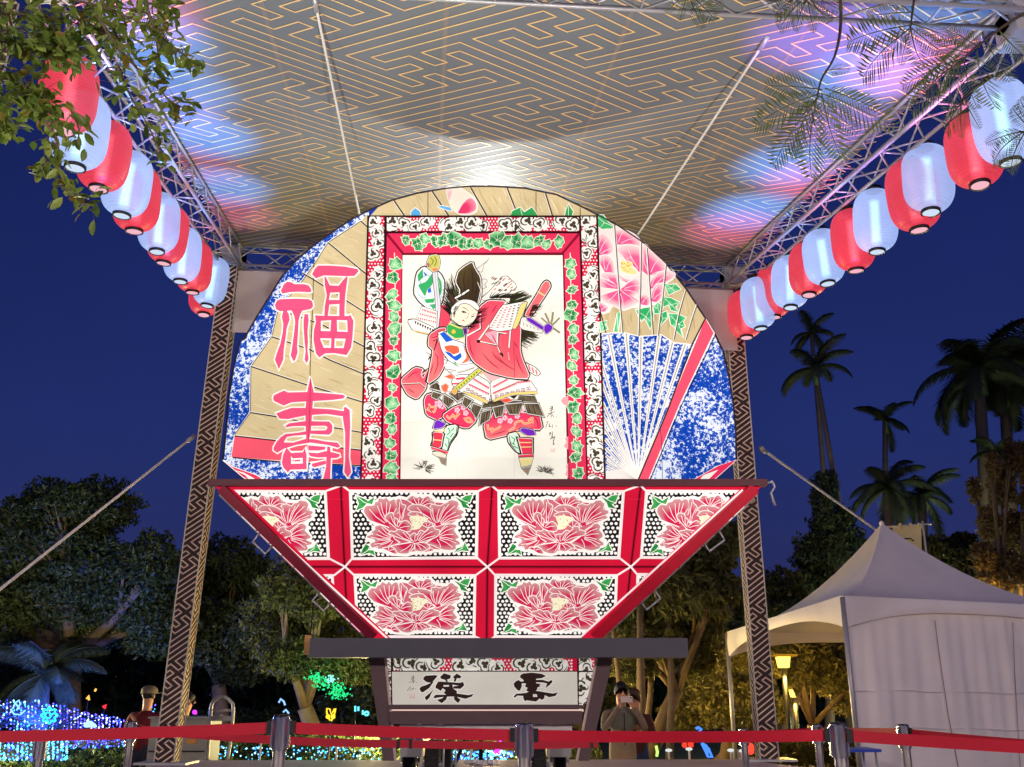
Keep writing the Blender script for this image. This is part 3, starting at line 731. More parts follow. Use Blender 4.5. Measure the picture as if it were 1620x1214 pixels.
while x < 888:
    vine_leaf(a, x, 382+rnd.uniform(-4, 5), rnd.uniform(8, 14), rnd.uniform(0, 6.28)); x += rnd.uniform(10, 20)
for xa, xb, sd in ((624, 617, 1), (902, 913, 2)):
    a.line([(xa, 400), (xa+2, 500), ((xa+xb)/2, 600), (xb, 760)], 1.5, (244, 240, 214)); a.up()
    y = 418.0
    while y < 765:
        tt = (y-400)/370; vine_leaf(a, xa+(xb-xa)*tt+rnd.uniform(-3, 3), y, rnd.uniform(7.5, 12.5), rnd.uniform(0, 6.28)); y += rnd.uniform(15, 27)
a.build('vine_frame', M['paper'], float_)
# ---------------------------------------------------------------- the warrior
a = Art(PF, NF, .07)
a.poly([(637, 404), (890, 404), (898, 775), (633.5, 775)], CREAM); a.up()
for l in ([(812, 404), (814, 765)], [(722, 404), (723, 765)], [(637, 487), (892, 486)], [(635, 669), (895, 668)]): a.line(l, .7, (226, 216, 196))
a.up()
for pts in ([(899, 626), (891, 629), (887, 634), (891, 640), (899, 643)], [(899, 690), (894, 694), (896, 700), (892, 706), (899, 712)], [(899, 732), (895, 738), (897, 744), (894, 750), (899, 757)]): a.poly(pts, (247, 168, 172))
a.up()
c5, c6, c8, c4, c7 = crop(620, 380, 6.07), crop(620, 570, 6.07), crop(680, 560, 8.1), crop(760, 380, 6.745), crop(740, 550, 5.518)
KR = (242, 82, 104); KL = (247, 122, 122); OW, BW = .9, 1.9
def sh(T, pts, c, ow=OW, bw=BW):
    if 5 <= len(pts) < 20:
        p2 = []; c2 = []; n_ = len(pts)
        for i in range(n_):
            p, q = pts[i], pts[(i+1) % n_]; f = .16
            p2 += [(p[0]+(q[0]-p[0])*f, p[1]+(q[1]-p[1])*f), (p[0]+(q[0]-p[0])*(1-f), p[1]+(q[1]-p[1])*(1-f))]
            if isinstance(c[0], (tuple, list)): c2 += [c[i], c[(i+1) % n_]]
        pts = p2; c = c2 or c
    a.T = T; a.shape(pts, c, ow, WAX, bw); a.T = None
def ln(T, pts, w_, c, taper=0):
    if c is INK: w_ *= 1.35
    a.T = T; a.line(pts, w_, c, taper); a.T = None; a.up()
def fur(T, roots, tips, n, c, w_=1.6, seed=1):
    n = int(n*1.9); r = random.Random(seed); a.T = T
    for k in range(n):
        f = k/(n-1); i = f*(len(roots)-1); i0 = min(int(i), len(roots)-2); g = i-i0
        p = [roots[i0][d]+(roots[i0+1][d]-roots[i0][d])*g for d in (0, 1)]
        i = f*(len(tips)-1); i0 = min(int(i), len(tips)-2); g = i-i0
        q = [tips[i0][d]+(tips[i0+1][d]-tips[i0][d])*g+r.uniform(-14, 14) for d in (0, 1)]
        m = ((p[0]+q[0])/2+r.uniform(-18, 18), (p[1]+q[1])/2+r.uniform(-18, 18))
        a.line(smooth([p, m, q], 3), w_*r.uniform(.8, 1.9), tuple(int(q*r.uniform(.45, 1.15)) for q in c), 1)
    a.T = None; a.up()
def dashes(T, p, q, n, L, c, w_=1.3):
    a.T = T; dx, dy = q[0]-p[0], q[1]-p[1]; l = math.hypot(dx, dy)
    for k in range(n):
        t = (k+.5)/n; x, y = p[0]+dx*t, p[1]+dy*t
        a.line([(x, y), (x-dy/l*L*.9+dx/l*L*.3, y+dx/l*L*.9+dy/l*L*.3)], w_*1.45, c, 1)
        if k % 2: a.line([(x+dx/l*6, y+dy/l*6), (x+dx/l*10-dy/l*L*.4, y+dy/l*10+dx/l*L*.4)], w_*.7, (70, 50, 50), 1)
    a.T = None
# sheath, arrows, fur behind
sh(c4, [(470, 800), (620, 560), (665, 470), (700, 437), (735, 455), (745, 500), (690, 590), (530, 825)], (246, 112, 116)); ln(c4, [(612, 548), (684, 594)], 2, (250, 220, 150))
sh(c4, [(0, 640), (110, 540), (260, 370), (390, 490), (330, 540), (180, 640)], (252, 246, 234), .5, .8)
for k in range(34):
    x, y = 110+rnd.random()*250, 400+rnd.random()*150
    if abs((y-540)+(x-110)*.45) < 130: ln(c4, [(x, y), (x+26, y-20)], 1.3, random.choice([(120, 60, 50), (190, 80, 70), (60, 44, 40)]))
fur(c4, [(300, 700), (330, 600)], [(560, 600), (470, 545)], 14, (74, 66, 46), 2.2, 3); fur(c4, [(100, 620), (240, 610)], [(150, 550), (500, 600)], 10, (50, 44, 36), 1.8, 4)
fur(c4, [(520, 800), (560, 700)], [(600, 790), (670, 690)], 9, (60, 52, 40), 1.6, 5)
fur(c4, [(340, 1020), (420, 940)], [(500, 1160), (640, 1040), (560, 990)], 22, (76, 68, 48), 2.4, 6)
sh(c7, [(490, 135), (580, 170), (632, 222), (605, 248), (535, 205)], (252, 240, 232), .5, 1)
for k in (0, 1, 2): ln(c7, [(530+k*32, 152+k*22), (545+k*30, 205+k*16)], 2, (236, 90, 110))
# raised left arm with helmet-like shield and blade
sh(c5, [(465, 620), (545, 630), (570, 800), (430, 880), (410, 840)], (238, 74, 98), .5, 0)
sh(c5, [(240, 320), (300, 260), (380, 285), (460, 320), (500, 400), (490, 520), (470, 610), (390, 690), (330, 640), (260, 580), (215, 510)], (236, 242, 238))
for p in ([(250, 430), (330, 400), (390, 310), (396, 420), (340, 480), (318, 545), (270, 470)], [(310, 570), (412, 560), (402, 602), (330, 606)], [(246, 335), (296, 275), (302, 360), (252, 400)], [(440, 340), (478, 400), (480, 500), (450, 560), (456, 440)], [(360, 620), (440, 610), (400, 670)]): sh(c5, p, (60, 176, 104), .4, 0)
for p in ([(340, 480), (372, 450), (380, 500), (350, 510)], [(405, 340), (420, 400), (408, 420)], [(300, 300), (340, 330), (320, 350)]): sh(c5, p, (50, 110, 210), .3, 0)
for p in ([(250, 520), (300, 560), (330, 550)], [(300, 350), (350, 340), (380, 370)], [(410, 500), (440, 520), (420, 560)], [(350, 640), (390, 625), (430, 640)], [(250, 380), (280, 400), (260, 440)]): ln(c5, p, .8, (120, 150, 170))
sh(c5, [(388, 298), (434, 298), (440, 420), (468, 640), (442, 860), (414, 850), (424, 600)], (226, 222, 228), .3, .9); ln(c5, [(412, 310), (444, 640), (430, 850)], .6, (150, 145, 150))
sh(c5, [(332, 232), (362, 150), (440, 140), (462, 200), (450, 280), (400, 306), (350, 272)], (206, 200, 96), .6, .9)
for p in ([(370, 170), (400, 200), (380, 240)], [(410, 160), (430, 200), (410, 250)], [(350, 210), (370, 260)]): ln(c5, p, 1.2, (70, 110, 50))
sh(c5, [(380, 270), (440, 266), (440, 290), (402, 304)], (236, 140, 70), .3, 0); sh(c5, [(332, 226), (352, 216), (362, 258), (345, 262)], (190, 90, 70), .3, 0)
sh(c5, [(290, 640), (430, 690), (425, 850), (230, 765)], (252, 242, 232), .5, .7)
for k in range(3): dashes(c5, (285-k*22, 660+k*40), (428, 702+k*40), 9, 26, (232, 70, 96), 1.5)
a.up()
sh(c5, [(150, 775), (225, 762), (415, 850), (405, 915), (205, 870)], (252, 246, 236), .5, 1)
dashes(c5, (215, 775), (405, 862), 8, 30, INK, 2.4); a.up(); ln(c5, [(205, 870), (405, 915)], 1.8, (232, 190, 100))
# lower left sleeve and robe
sh(c6, [(95, 180), (220, 70), (300, 85), (275, 130), (300, 182), (350, 80), (365, 120), (330, 190), (325, 262), (310, 292), (240, 375), (150, 330), (95, 230)], [KR]*8+[KL]*5); ln(c6, [(100, 230), (270, 222), (318, 262)], 1.6, WAX); ln(c6, [(100, 234), (270, 226), (318, 268)], .9, INK)
ln(c6, [(285, 140), (360, 95)], 2.4, (246, 170, 160)); ln(c5, [(330, 1080), (370, 1100), (350, 1150), (390, 1090)], .8, INK)
sh(None, [c5(360, 910), c5(450, 850), c5(525, 845), c5(470, 950), c5(500, 1060), c6(500, 20), c6(490, 80), c6(440, 165), c6(340, 232), c6(362, 100), c5(400, 1060), c5(348, 1012)], [KR]*7+[KL]*5)
ln(c5, [(395, 970), (440, 950), (405, 1060)], 1.1, INK); ln(c5, [(445, 950), (480, 1060), (560, 1160)], 1.4, WAX)
# chest
sh(c5, [(440, 890), (500, 875), (580, 960), (700, 1000), (760, 1110), (800, 1165), (700, 1205), (560, 1172), (480, 1062)], (250, 244, 236), .4, 1)
sh(c5, [(458, 900), (500, 880), (592, 962), (522, 982)], (34, 96, 208), .4, 0); sh(c5, [(500, 1020), (570, 1008), (640, 1022), (650, 1080), (580, 1102), (520, 1062)], (242, 104, 72), .5, 0)
sh(c5, [(500, 1066), (560, 1080), (600, 1122), (662, 1080), (672, 1122), (620, 1164), (560, 1122)], (34, 96, 208), .5, 0); sh(c5, [(682, 1012), (752, 1102), (742, 1162), (662, 1192), (722, 1122)], (244, 120, 88), .5, 0)
sh(c5, [(640, 990), (708, 1022), (730, 1062), (690, 1020)], (40, 100, 206), .3, 0); sh(c5, [(750, 1120), (792, 1160), (740, 1172)], (110, 170, 226), .3, 0)
# skirt of lamellar armour
sh(c8, [(180, 40), (250, 110), (420, 150), (590, 120), (660, 190), (600, 290), (330, 290), (190, 180)], (250, 242, 234), .4, .6)
for p in ([(270, 110), (330, 130), (390, 175), (330, 150)], [(300, 90), (340, 110), (330, 130)]): sh(c8, p, (70, 170, 100), .2, 0)
for p in ([(190, 210), (260, 200), (340, 222)], [(230, 235), (300, 230)], [(350, 240), (430, 230), (570, 180)], [(180, 70), (230, 90), (200, 130)]): ln(c8, p, 1.0, (90, 60, 60))
for k in range(9): ln(c8, [(380+k*24, 232-k*7), (392+k*24, 220-k*7)], .9, (230, 110, 120) if k % 2 else (100, 170, 120))
# trousers
TR = (236, 60, 98)
sh(c6, [(310, 400), (330, 340), (380, 320), (470, 400), (525, 475), (500, 545), (430, 572), (330, 525)], TR)
sh(c8, [(160, 790), (300, 690), (440, 640), (560, 790), (592, 860), (480, 962), (222, 872)], TR)
sh(c8, [(690, 905), (780, 840), (820, 730), (1400, 770), (1445, 972), (1180, 955), (1000, 1040), (735, 1102)], [TR]*5+[KL]*3)
def squig(T, pts, c, w_=1.7):
    a.T = T; p = smooth(pts, 3); a.line(p, w_+1.4, (250, 226, 190)); a.up(); a.line(p, w_, c); a.T = None; a.up()
OR = (240, 134, 72)
for T, pts in ((c6, [(350, 420), (370, 450), (345, 470), (400, 500), (420, 455), (380, 450)]), (c8, [(215, 790), (250, 830), (300, 780), (320, 820), (380, 760), (340, 780)]), (c8, [(440, 820), (480, 870), (540, 870), (500, 820), (460, 840)]),
   (c8, [(740, 900), (750, 960), (800, 960), (790, 990), (880, 950), (910, 920)]), (c8, [(1090, 930), (1100, 880), (1180, 860), (1200, 890), (1280, 880), (1320, 820), (1270, 850), (1330, 880)]), (c8, [(1010, 990), (1060, 960), (1090, 940)])): squig(T, pts, OR)
for T, x, y in ((c6, 440, 420), (c6, 480, 440), (c8, 130, 640), (c8, 350, 720), (c8, 460, 760), (c8, 430, 690), (c8, 900, 860), (c8, 960, 820), (c8, 1030, 860), (c8, 1120, 800), (c8, 970, 730), (c8, 1180, 720)):
    a.T = T
    for k in range(5): a.dot(x+22*math.cos(k*1.257), y+22*math.sin(k*1.257), 2.0, (248, 196, 208), 7)
    a.up(); a.dot(x, y, 1.2, (236, 110, 150), 6); a.T = None
a.up()
# dark plates
PLT = (70, 58, 44); GR = (228, 224, 216)
for p in ([(20, 400), (90, 368), (150, 430), (140, 472), (0, 440)], [(40, 486), (152, 520), (90, 588), (20, 548)], [(180, 522), (312, 600), (240, 692), (170, 622)], [(240, 500), (420, 500), (432, 545), (360, 604)], [(440, 552), (542, 600), (470, 692), (418, 640)], [(555, 640), (662, 680), (600, 832), (528, 722)],
   [(1150, 528), (1342, 540), (1382, 622), (1118, 604)], [(666, 700), (690, 640), (800, 590), (960, 600), (1170, 604), (1196, 628), (900, 664)], [(660, 752), (782, 720), (762, 842), (640, 912)], [(810, 690), (952, 660), (930, 790), (850, 812)], [(960, 650), (1192, 630), (1142, 772), (1022, 772)], [(1210, 640), (1392, 640), (1462, 800), (1250, 762)]):
    a.T = c8; a.line(p, 4.2, INK, closed=True); a.up(); a.line(p, 2.2, GR, closed=True); a.up(); a.poly(p, [PLT if i % 2 else (112, 98, 76) for i in range(len(p))]); a.T = None; a.up()
sh(c8, [(905, 590), (1000, 566), (1062, 600), (960, 628)], (238, 84, 60), .6, .6); sh(c8, [(1020, 545), (1130, 525), (1080, 580)], INK, .8, 0)
# lamellae
sh(c8, [(330, 275), (600, 270), (765, 372), (782, 500), (740, 642), (600, 562), (400, 490), (272, 382)], (252, 240, 234), .4, .9)
sh(c8, [(780, 452), (780, 362), (930, 288), (1010, 322), (1272, 330), (1392, 502), (1050, 512), (810, 622)], (252, 240, 234), .4, .9)
DR = (228, 62, 92)
for p, q, n_, L, c in (((560, 310), (760, 430), 12, 34, DR), ((500, 380), (760, 505), 14, 36, DR), ((330, 312), (440, 300), 8, 34, DR), ((280, 375), (380, 370), 6, 30, DR), ((800, 420), (990, 318), 11, 34, DR), ((800, 500), (1100, 370), 16, 36, (214, 40, 70)), ((1100, 360), (1280, 340), 9, 34, DR)): dashes(c8, p, q, n_, L, c, 2.0)
a.up(); a.T = c8
for k in range(5):
    x, y = 490+k*52, 452+k*30; a.line([(x-20, y-12), (x+20, y-8), (x+20, y+22), (x-18, y+20)], .8, (80, 60, 60), closed=True); a.line([(x-6, y+14), (x+8, y-4)], 1, DR)
for k in range(7):
    x, y = 855+k*68, 545-k*17; a.line([(x-20, y-14), (x+20, y-18), (x+22, y+14), (x-16, y+20)], .8, (80, 60, 60), closed=True); a.line([(x-6, y+12), (x+8, y-8)], 1, DR)
a.T = None; a.up()
sh(c8, [(400, 482), (560, 518), (738, 598), (740, 642), (540, 548)], (246, 210, 120), .2, .6); sh(c8, [(810, 622), (1050, 522), (1392, 512), (1350, 478), (1060, 494), (826, 580)], (246, 210, 120), .2, .6)
sh(c8, [(690, 240), (740, 215), (925, 290), (780, 352)], (247, 186, 188), .4, .6)
a.T = c8; a.line(smooth([(250, 250), (170, 290), (130, 380), (160, 480), (240, 500)], 4), 2.6, WAX); a.line(smooth([(300, 250), (330, 290), (290, 320)], 4), 2, WAX); a.T = None; a.up()
sh(c8, [(150, 420), (200, 380), (240, 410), (212, 500), (162, 470)], (240, 108, 72), .5, .4); sh(c8, [(190, 292), (270, 260), (322, 310), (270, 324)], (240, 108, 72), .5, .4)
sh(c8, [(300, 440), (340, 420), (600, 205), (640, 190), (652, 222), (352, 472), (332, 522), (290, 502)], (206, 204, 66), .5, 1)
for k in range(8): ln(c8, [(368+k*32, 420-k*27), (384+k*32, 440-k*27)], 1.6, (80, 110, 40))
sh(c8, [(285, 470), (330, 440), (352, 470), (330, 522), (295, 512)], (240, 170, 60), .4, .8); ln(c8, [(612, 168), (664, 182), (690, 230), (650, 262)], 2.4, (226, 176, 80)); ln(c8, [(600, 160), (670, 168), (704, 232)], .9, INK)
# legs
sh(c6, [(520, 640), (622, 622), (622, 702), (552, 800), (522, 882), (480, 832)], (214, 240, 216))
for p in ([(540, 650), (560, 690), (530, 720)], [(600, 650), (570, 680)], [(520, 740), (550, 760), (540, 800)], [(590, 700), (560, 740)], [(510, 800), (530, 830)]): ln(c6, p, 1.4, (50, 150, 90))
sh(c6, [(396, 690), (492, 700), (482, 765), (470, 842), (385, 832), (402, 760)], (234, 60, 84)); sh(c6, [(410, 602), (432, 570), (522, 612), (482, 650), (395, 662)], (118, 44, 190), .5, 1)
for p in ([(392, 672), (490, 690), (520, 650)], [(400, 764), (486, 772)]): ln(c6, p, 1.6, (246, 214, 140))
sh(c6, [(375, 830), (540, 880), (532, 902), (380, 852)], (236, 70, 90), .4, .8); sh(c6, [(380, 890), (450, 878), (522, 910), (512, 940), (450, 932)], (236, 220, 196), .4, 1); sh(c6, [(450, 932), (522, 950), (516, 1012), (482, 992)], (150, 126, 110), .3, .8)
sh(c7, [(350, 762), (432, 740), (472, 922), (422, 902), (362, 832)], (214, 240, 216))
for p in ([(380, 780), (410, 800), (400, 840)], [(420, 770), (430, 820)], [(400, 860), (440, 880)], [(380, 830), (410, 850)]): ln(c7, p, 1.4, (50, 150, 90))
sh(c7, [(440, 790), (562, 800), (562, 932), (480, 932)], (234, 60, 84)); ln(c7, [(450, 830), (560, 830)], 1.5, (246, 214, 140)); ln(c7, [(460, 870), (560, 868)], 1.5, (246, 214, 140))
sh(c7, [(450, 722), (480, 700), (580, 722), (592, 766), (520, 772)], (118, 44, 190), .5, 1); ln(c7, [(430, 740), (520, 778), (590, 772)], 1.6, (246, 214, 140))
sh(c7, [(440, 940), (575, 930), (575, 955), (445, 965)], (236, 70, 90), .4, .8); sh(c7, [(450, 966), (572, 960), (552, 1022), (470, 1042)], (236, 220, 150), .4, 1); sh(c7, [(475, 1060), (550, 1042), (522, 1108)], (150, 126, 110), .3, .8)
# right robe
sh(None, [c5(718, 920), c5(770, 780), c5(850, 640), c5(930, 580), c5(1100, 590), c4(430, 920), c4(420, 1160), c7(470, 90), c7(545, 270), c7(380, 265), c7(180, 215), c8(560, 100), c5(722, 1050)], [KR, KR, KR, KR, KR, KR, KR, KR, KL, KL, KL, KR, KR], 1.0, 1.9)
sh(c5, [(890, 900), (990, 868), (1022, 890), (1000, 1002)], (247, 172, 186), .3, .6)
for p in ([(830, 965), (1000, 730), (1100, 592)], [(830, 972), (1012, 1012), (1062, 1120)], [(1138, 860), (1125, 1035)], [(1100, 900), (1020, 890), (1010, 1000)], [(850, 700), (850, 850), (720, 920)]): ln(c5, p, 2.2, WAX); ln(c5, [(x+8, y+6) for x, y in p], 1.1, INK, 2)
sh(c5, [(810, 965), (840, 955), (852, 985), (822, 990)], INK, 0, 0); ln(c5, [(1040, 1080), (1068, 1118), (1060, 1090)], 2.2, INK)
ln(c7, [(352, 40), (362, 110)], 1.4, (250, 180, 170)); a.line([(813, 545), (814, 598)], .9, (190, 50, 70)); a.up()
# right sleeve and arm
sh(c4, [(230, 700), (300, 690), (490, 655), (495, 680), (430, 860), (350, 950), (200, 972), (80, 942)], (252, 244, 236), .4, .9)
for k in range(5): dashes(c4, (235+k*42, 712-k*8), (100+k*66, 945-k*2), 9, -30, (232, 76, 100) if k < 3 else (70, 56, 50), 1.5)
a.up(); sh(c4, [(430, 690), (500, 652), (482, 712), (382, 942), (342, 946)], (248, 222, 130), .2, .7)
sh(c4, [(440, 830), (490, 828), (672, 960), (652, 992), (420, 945)], (246, 240, 228), .4, .8)
for k in range(5): ln(c4, [(450+k*38, 880+k*16), (466+k*38, 900+k*14), (458+k*38, 915+k*12)], .8, (120, 110, 90))
sh(c4, [(492, 826), (532, 830), (682, 930), (672, 966), (502, 862)], (116, 40, 194), .6, .6)
for q, w_ in (((690, 780), 3.2), ((775, 768), 3.4), ((845, 830), 3), ((650, 830), 2.6), ((848, 990), 3.2)): ln(c4, [(745, 925), ((745+q[0])/2+6, (925+q[1])/2), q], w_+1, WAX); ln(c4, [(745, 925), ((745+q[0])/2+6, (925+q[1])/2), q], w_, (150, 140, 98))
sh(c4, [(680, 920), (722, 888), (772, 920), (762, 962), (702, 1006), (678, 962)], (116, 40, 194), .6, .6)
# neck, hair, face, hat
fur(c5, [(560, 720), (600, 600), (640, 560)], [(470, 640), (500, 430), (580, 310)], 24, (52, 46, 34), 2.0, 7); fur(c5, [(590, 650), (640, 540)], [(520, 520), (620, 400)], 14, (90, 80, 56), 1.8, 8)
fur(c5, [(800, 680), (770, 800), (700, 830)], [(940, 640), (900, 760), (760, 880)], 20, (44, 30, 28), 1.5, 9)
sh(c5, [(530, 822), (580, 800), (682, 842), (692, 932), (622, 952), (530, 892)], (56, 170, 80), .4, 1); ln(c5, [(545, 800), (640, 840), (690, 850)], 2.0, (246, 214, 130)); ln(c5, [(524, 890), (600, 950), (690, 940)], 1.8, (246, 224, 160))
a.T = c5; a.dot(592, 880, 3.6, (240, 176, 70)); a.up(); a.dot(592, 880, 1.6, (250, 214, 110)); a.T = None; a.up()
sh(c5, [(680, 850), (722, 840), (722, 900), (695, 915)], (96, 36, 130), .4, .6)
sh(c5, smooth([(575, 690), (605, 620), (690, 590), (812, 640), (814, 720), (770, 790), (705, 832), (640, 818), (565, 765)], 3, True), [(249, 234, 208)]*27, .3, 1)
sh(c5, [(640, 302), (705, 250), (770, 212), (792, 270), (850, 360), (856, 520), (832, 612), (780, 585), (700, 572), (620, 582), (662, 492), (612, 402)], [(86, 70, 42), (96, 80, 50), (90, 76, 46), (74, 58, 38), (80, 64, 40), (66, 50, 36), (60, 46, 34), (60, 46, 34), (66, 50, 36), (60, 46, 34), (74, 58, 38), (80, 64, 40)], 1.3, 1.4)
sh(c5, smooth([(578, 648), (650, 585), (720, 575), (790, 592), (834, 640), (822, 672), (740, 612), (655, 612), (602, 692), (575, 700)], 2, True), (250, 244, 232), .3, .9)
ln(c5, [(605, 560), (680, 520), (740, 478)], 3.4, WAX); ln(c5, [(610, 570), (690, 528), (742, 490)], .9, INK); ln(c5, [(600, 550), (735, 470)], .9, INK); ln(c5, [(820, 400), (852, 480), (826, 600)], .9, WAX)
fur(c5, [(610, 640), (600, 700)], [(645, 640), (605, 730)], 8, (70, 60, 44), 1.2, 11)
ln(c5, [(668, 642), (700, 652), (742, 688)], 1.1, (90, 80, 66), 2); ln(c5, [(762, 722), (800, 706)], 1.0, (90, 80, 66), 2); ln(c5, [(668, 690), (690, 684), (715, 700)], 1.1, INK); sh(c5, [(678, 688), (700, 688), (696, 702), (680, 700)], (60, 70, 50), 0, 0); ln(c5, [(762, 740), (790, 728)], 1.0, INK)
ln(c5, [(738, 700), (722, 752), (706, 756)], .7, (150, 120, 100)); ln(c5, [(664, 772), (682, 768), (702, 786)], 1.5, (196, 70, 70), 2); ln(c5, [(640, 720), (650, 745)], 1.6, (248, 214, 196))
DKR = (176, 34, 62)
for T, p in ((c5, [(400, 1080), (440, 1130), (430, 1210)]), (c5, [(370, 940), (420, 930), (460, 900)]), (c6, [(400, 20), (380, 90), (360, 150)]), (c6, [(450, 10), (430, 80), (400, 150)]), (c5, [(740, 930), (760, 1060), (800, 1130)]), (c5, [(900, 620), (860, 720), (850, 830)]), (c5, [(1010, 620), (960, 700)]), (c5, [(960, 1060), (1000, 1130), (1080, 1190)]),
   (c7, [(240, 60), (330, 150), (420, 200)]), (c7, [(120, 40), (200, 130), (280, 190)]), (c7, [(420, 60), (450, 160), (500, 240)]), (c6, [(130, 200), (200, 130), (270, 110)]), (c6, [(150, 270), (220, 320)]), (c6, [(345, 430), (400, 530)]), (c8, [(240, 850), (330, 900), (460, 930)]), (c8, [(770, 1050), (900, 1010), (990, 980)]), (c8, [(1300, 790), (1370, 850), (1390, 950)]), (c4, [(120, 1000), (180, 1120)]), (c4, [(350, 1080), (400, 1150)])):
    a.T = T; a.line(smooth(p, 4), 1.5, DKR, 2); a.T = None
a.up()
for (x0, y0, x1, y1) in ((60, 400, 40, 440), (110, 400, 110, 450), (80, 510, 80, 560), (220, 560, 230, 650), (260, 580, 240, 660), (350, 520, 360, 580), (470, 580, 460, 660), (590, 690, 590, 790), (620, 700, 600, 800), (700, 770, 690, 870), (740, 750, 720, 850), (860, 700, 870, 790), (900, 690, 890, 780), (1030, 670, 1050, 750), (1090, 660, 1090, 750), (1140, 660, 1120, 740), (1260, 660, 1290, 750), (1320, 660, 1360, 770), (1200, 550, 1210, 590), (1280, 550, 1300, 600), (740, 640, 760, 670), (840, 630, 860, 660)):
    a.T = c8; a.line([(x0, y0), (x1, y1)], 2.0, (40, 30, 24), 2); a.line([(x0+14, y0), (x1+14, y1)], 1.0, (150, 134, 108), 2); a.T = None
a.up()
for p in ([(655, 330), (640, 420), (675, 500), (650, 560)], [(700, 290), (690, 400), (710, 520)], [(760, 260), (780, 380), (770, 520)], [(820, 380), (815, 480), (800, 560)]):
    a.T = c5; a.line(smooth(p, 4), 1.6, (54, 42, 30), 2); a.T = None
a.up()
for T, p in ((c7, [(360, 765), (372, 840), (425, 905)]), (c6, [(620, 630), (622, 700), (552, 800), (525, 880)]), (c6, [(398, 690), (386, 832)]), (c7, [(562, 800), (560, 930)]), (c5, [(575, 690), (566, 760), (640, 818), (705, 832), (770, 790)])):
    a.T = T; a.line(p, 1.8, INK, 2); a.T = None
a.up()
# ribbons of smoke, clouds of ink, signature
for p in ([(805, 275), (850, 310), (872, 290), (880, 240), (905, 215), (930, 178)], [(800, 280), (840, 260), (880, 225), (920, 200)], [(860, 380), (900, 375), (915, 400), (890, 430), (910, 450), (870, 470)]): ln(c5, smooth(p, 3), .7, (90, 80, 76))
for T, x, y, n_, s_ in ((c6, 310, 1040, 40, 125), (c7, 670, 1090, 40, 105)):
    r = random.Random(n_+x); a.T = T
    for k in range(n_):
        th = r.uniform(-2.9, .5) if T is c7 else r.uniform(-3.3, .9); L = s_*r.uniform(.4, 1); o = r.uniform(0, .4)
        p = (x+math.cos(th)*L*o, y+math.sin(th)*L*o*.7); q = (x+math.cos(th)*L, y+math.sin(th)*L*.75)
        a.line(smooth([p, ((p[0]+q[0])/2+r.uniform(-15, 15), (p[1]+q[1])/2+r.uniform(-15, 15)), q], 3), 1.1, random.choice([(50, 46, 42), (90, 84, 74), (120, 112, 100)]), 2)
    a.T = None; a.up()
SIG = ([(715, 520), (738, 516), (736, 545), (712, 552)], [(712, 535), (740, 530)], [(700, 580), (760, 560)], [(728, 550), (728, 612)], [(722, 575), (692, 606)], [(734, 580), (752, 606)], [(770, 604), (776, 612)], [(700, 640), (680, 700)], [(710, 660), (712, 690), (730, 690)], [(738, 672), (738, 700)], [(768, 680), (776, 690)], [(706, 748), (722, 742), (716, 770)], [(742, 730), (735, 790), (722, 800)], [(716, 800), (760, 780), (748, 822)], [(745, 800), (752, 850), (738, 840)])
for p in SIG: ln(c7, p, 1.25, INK, 2)
for p in ([(728, 880), (728, 908), (760, 908), (760, 876)], [(735, 890), (752, 892)], [(738, 900), (755, 898)]): ln(c7, p, .8, (240, 170, 150))
a.build('warrior_painting', M['paper'], float_)

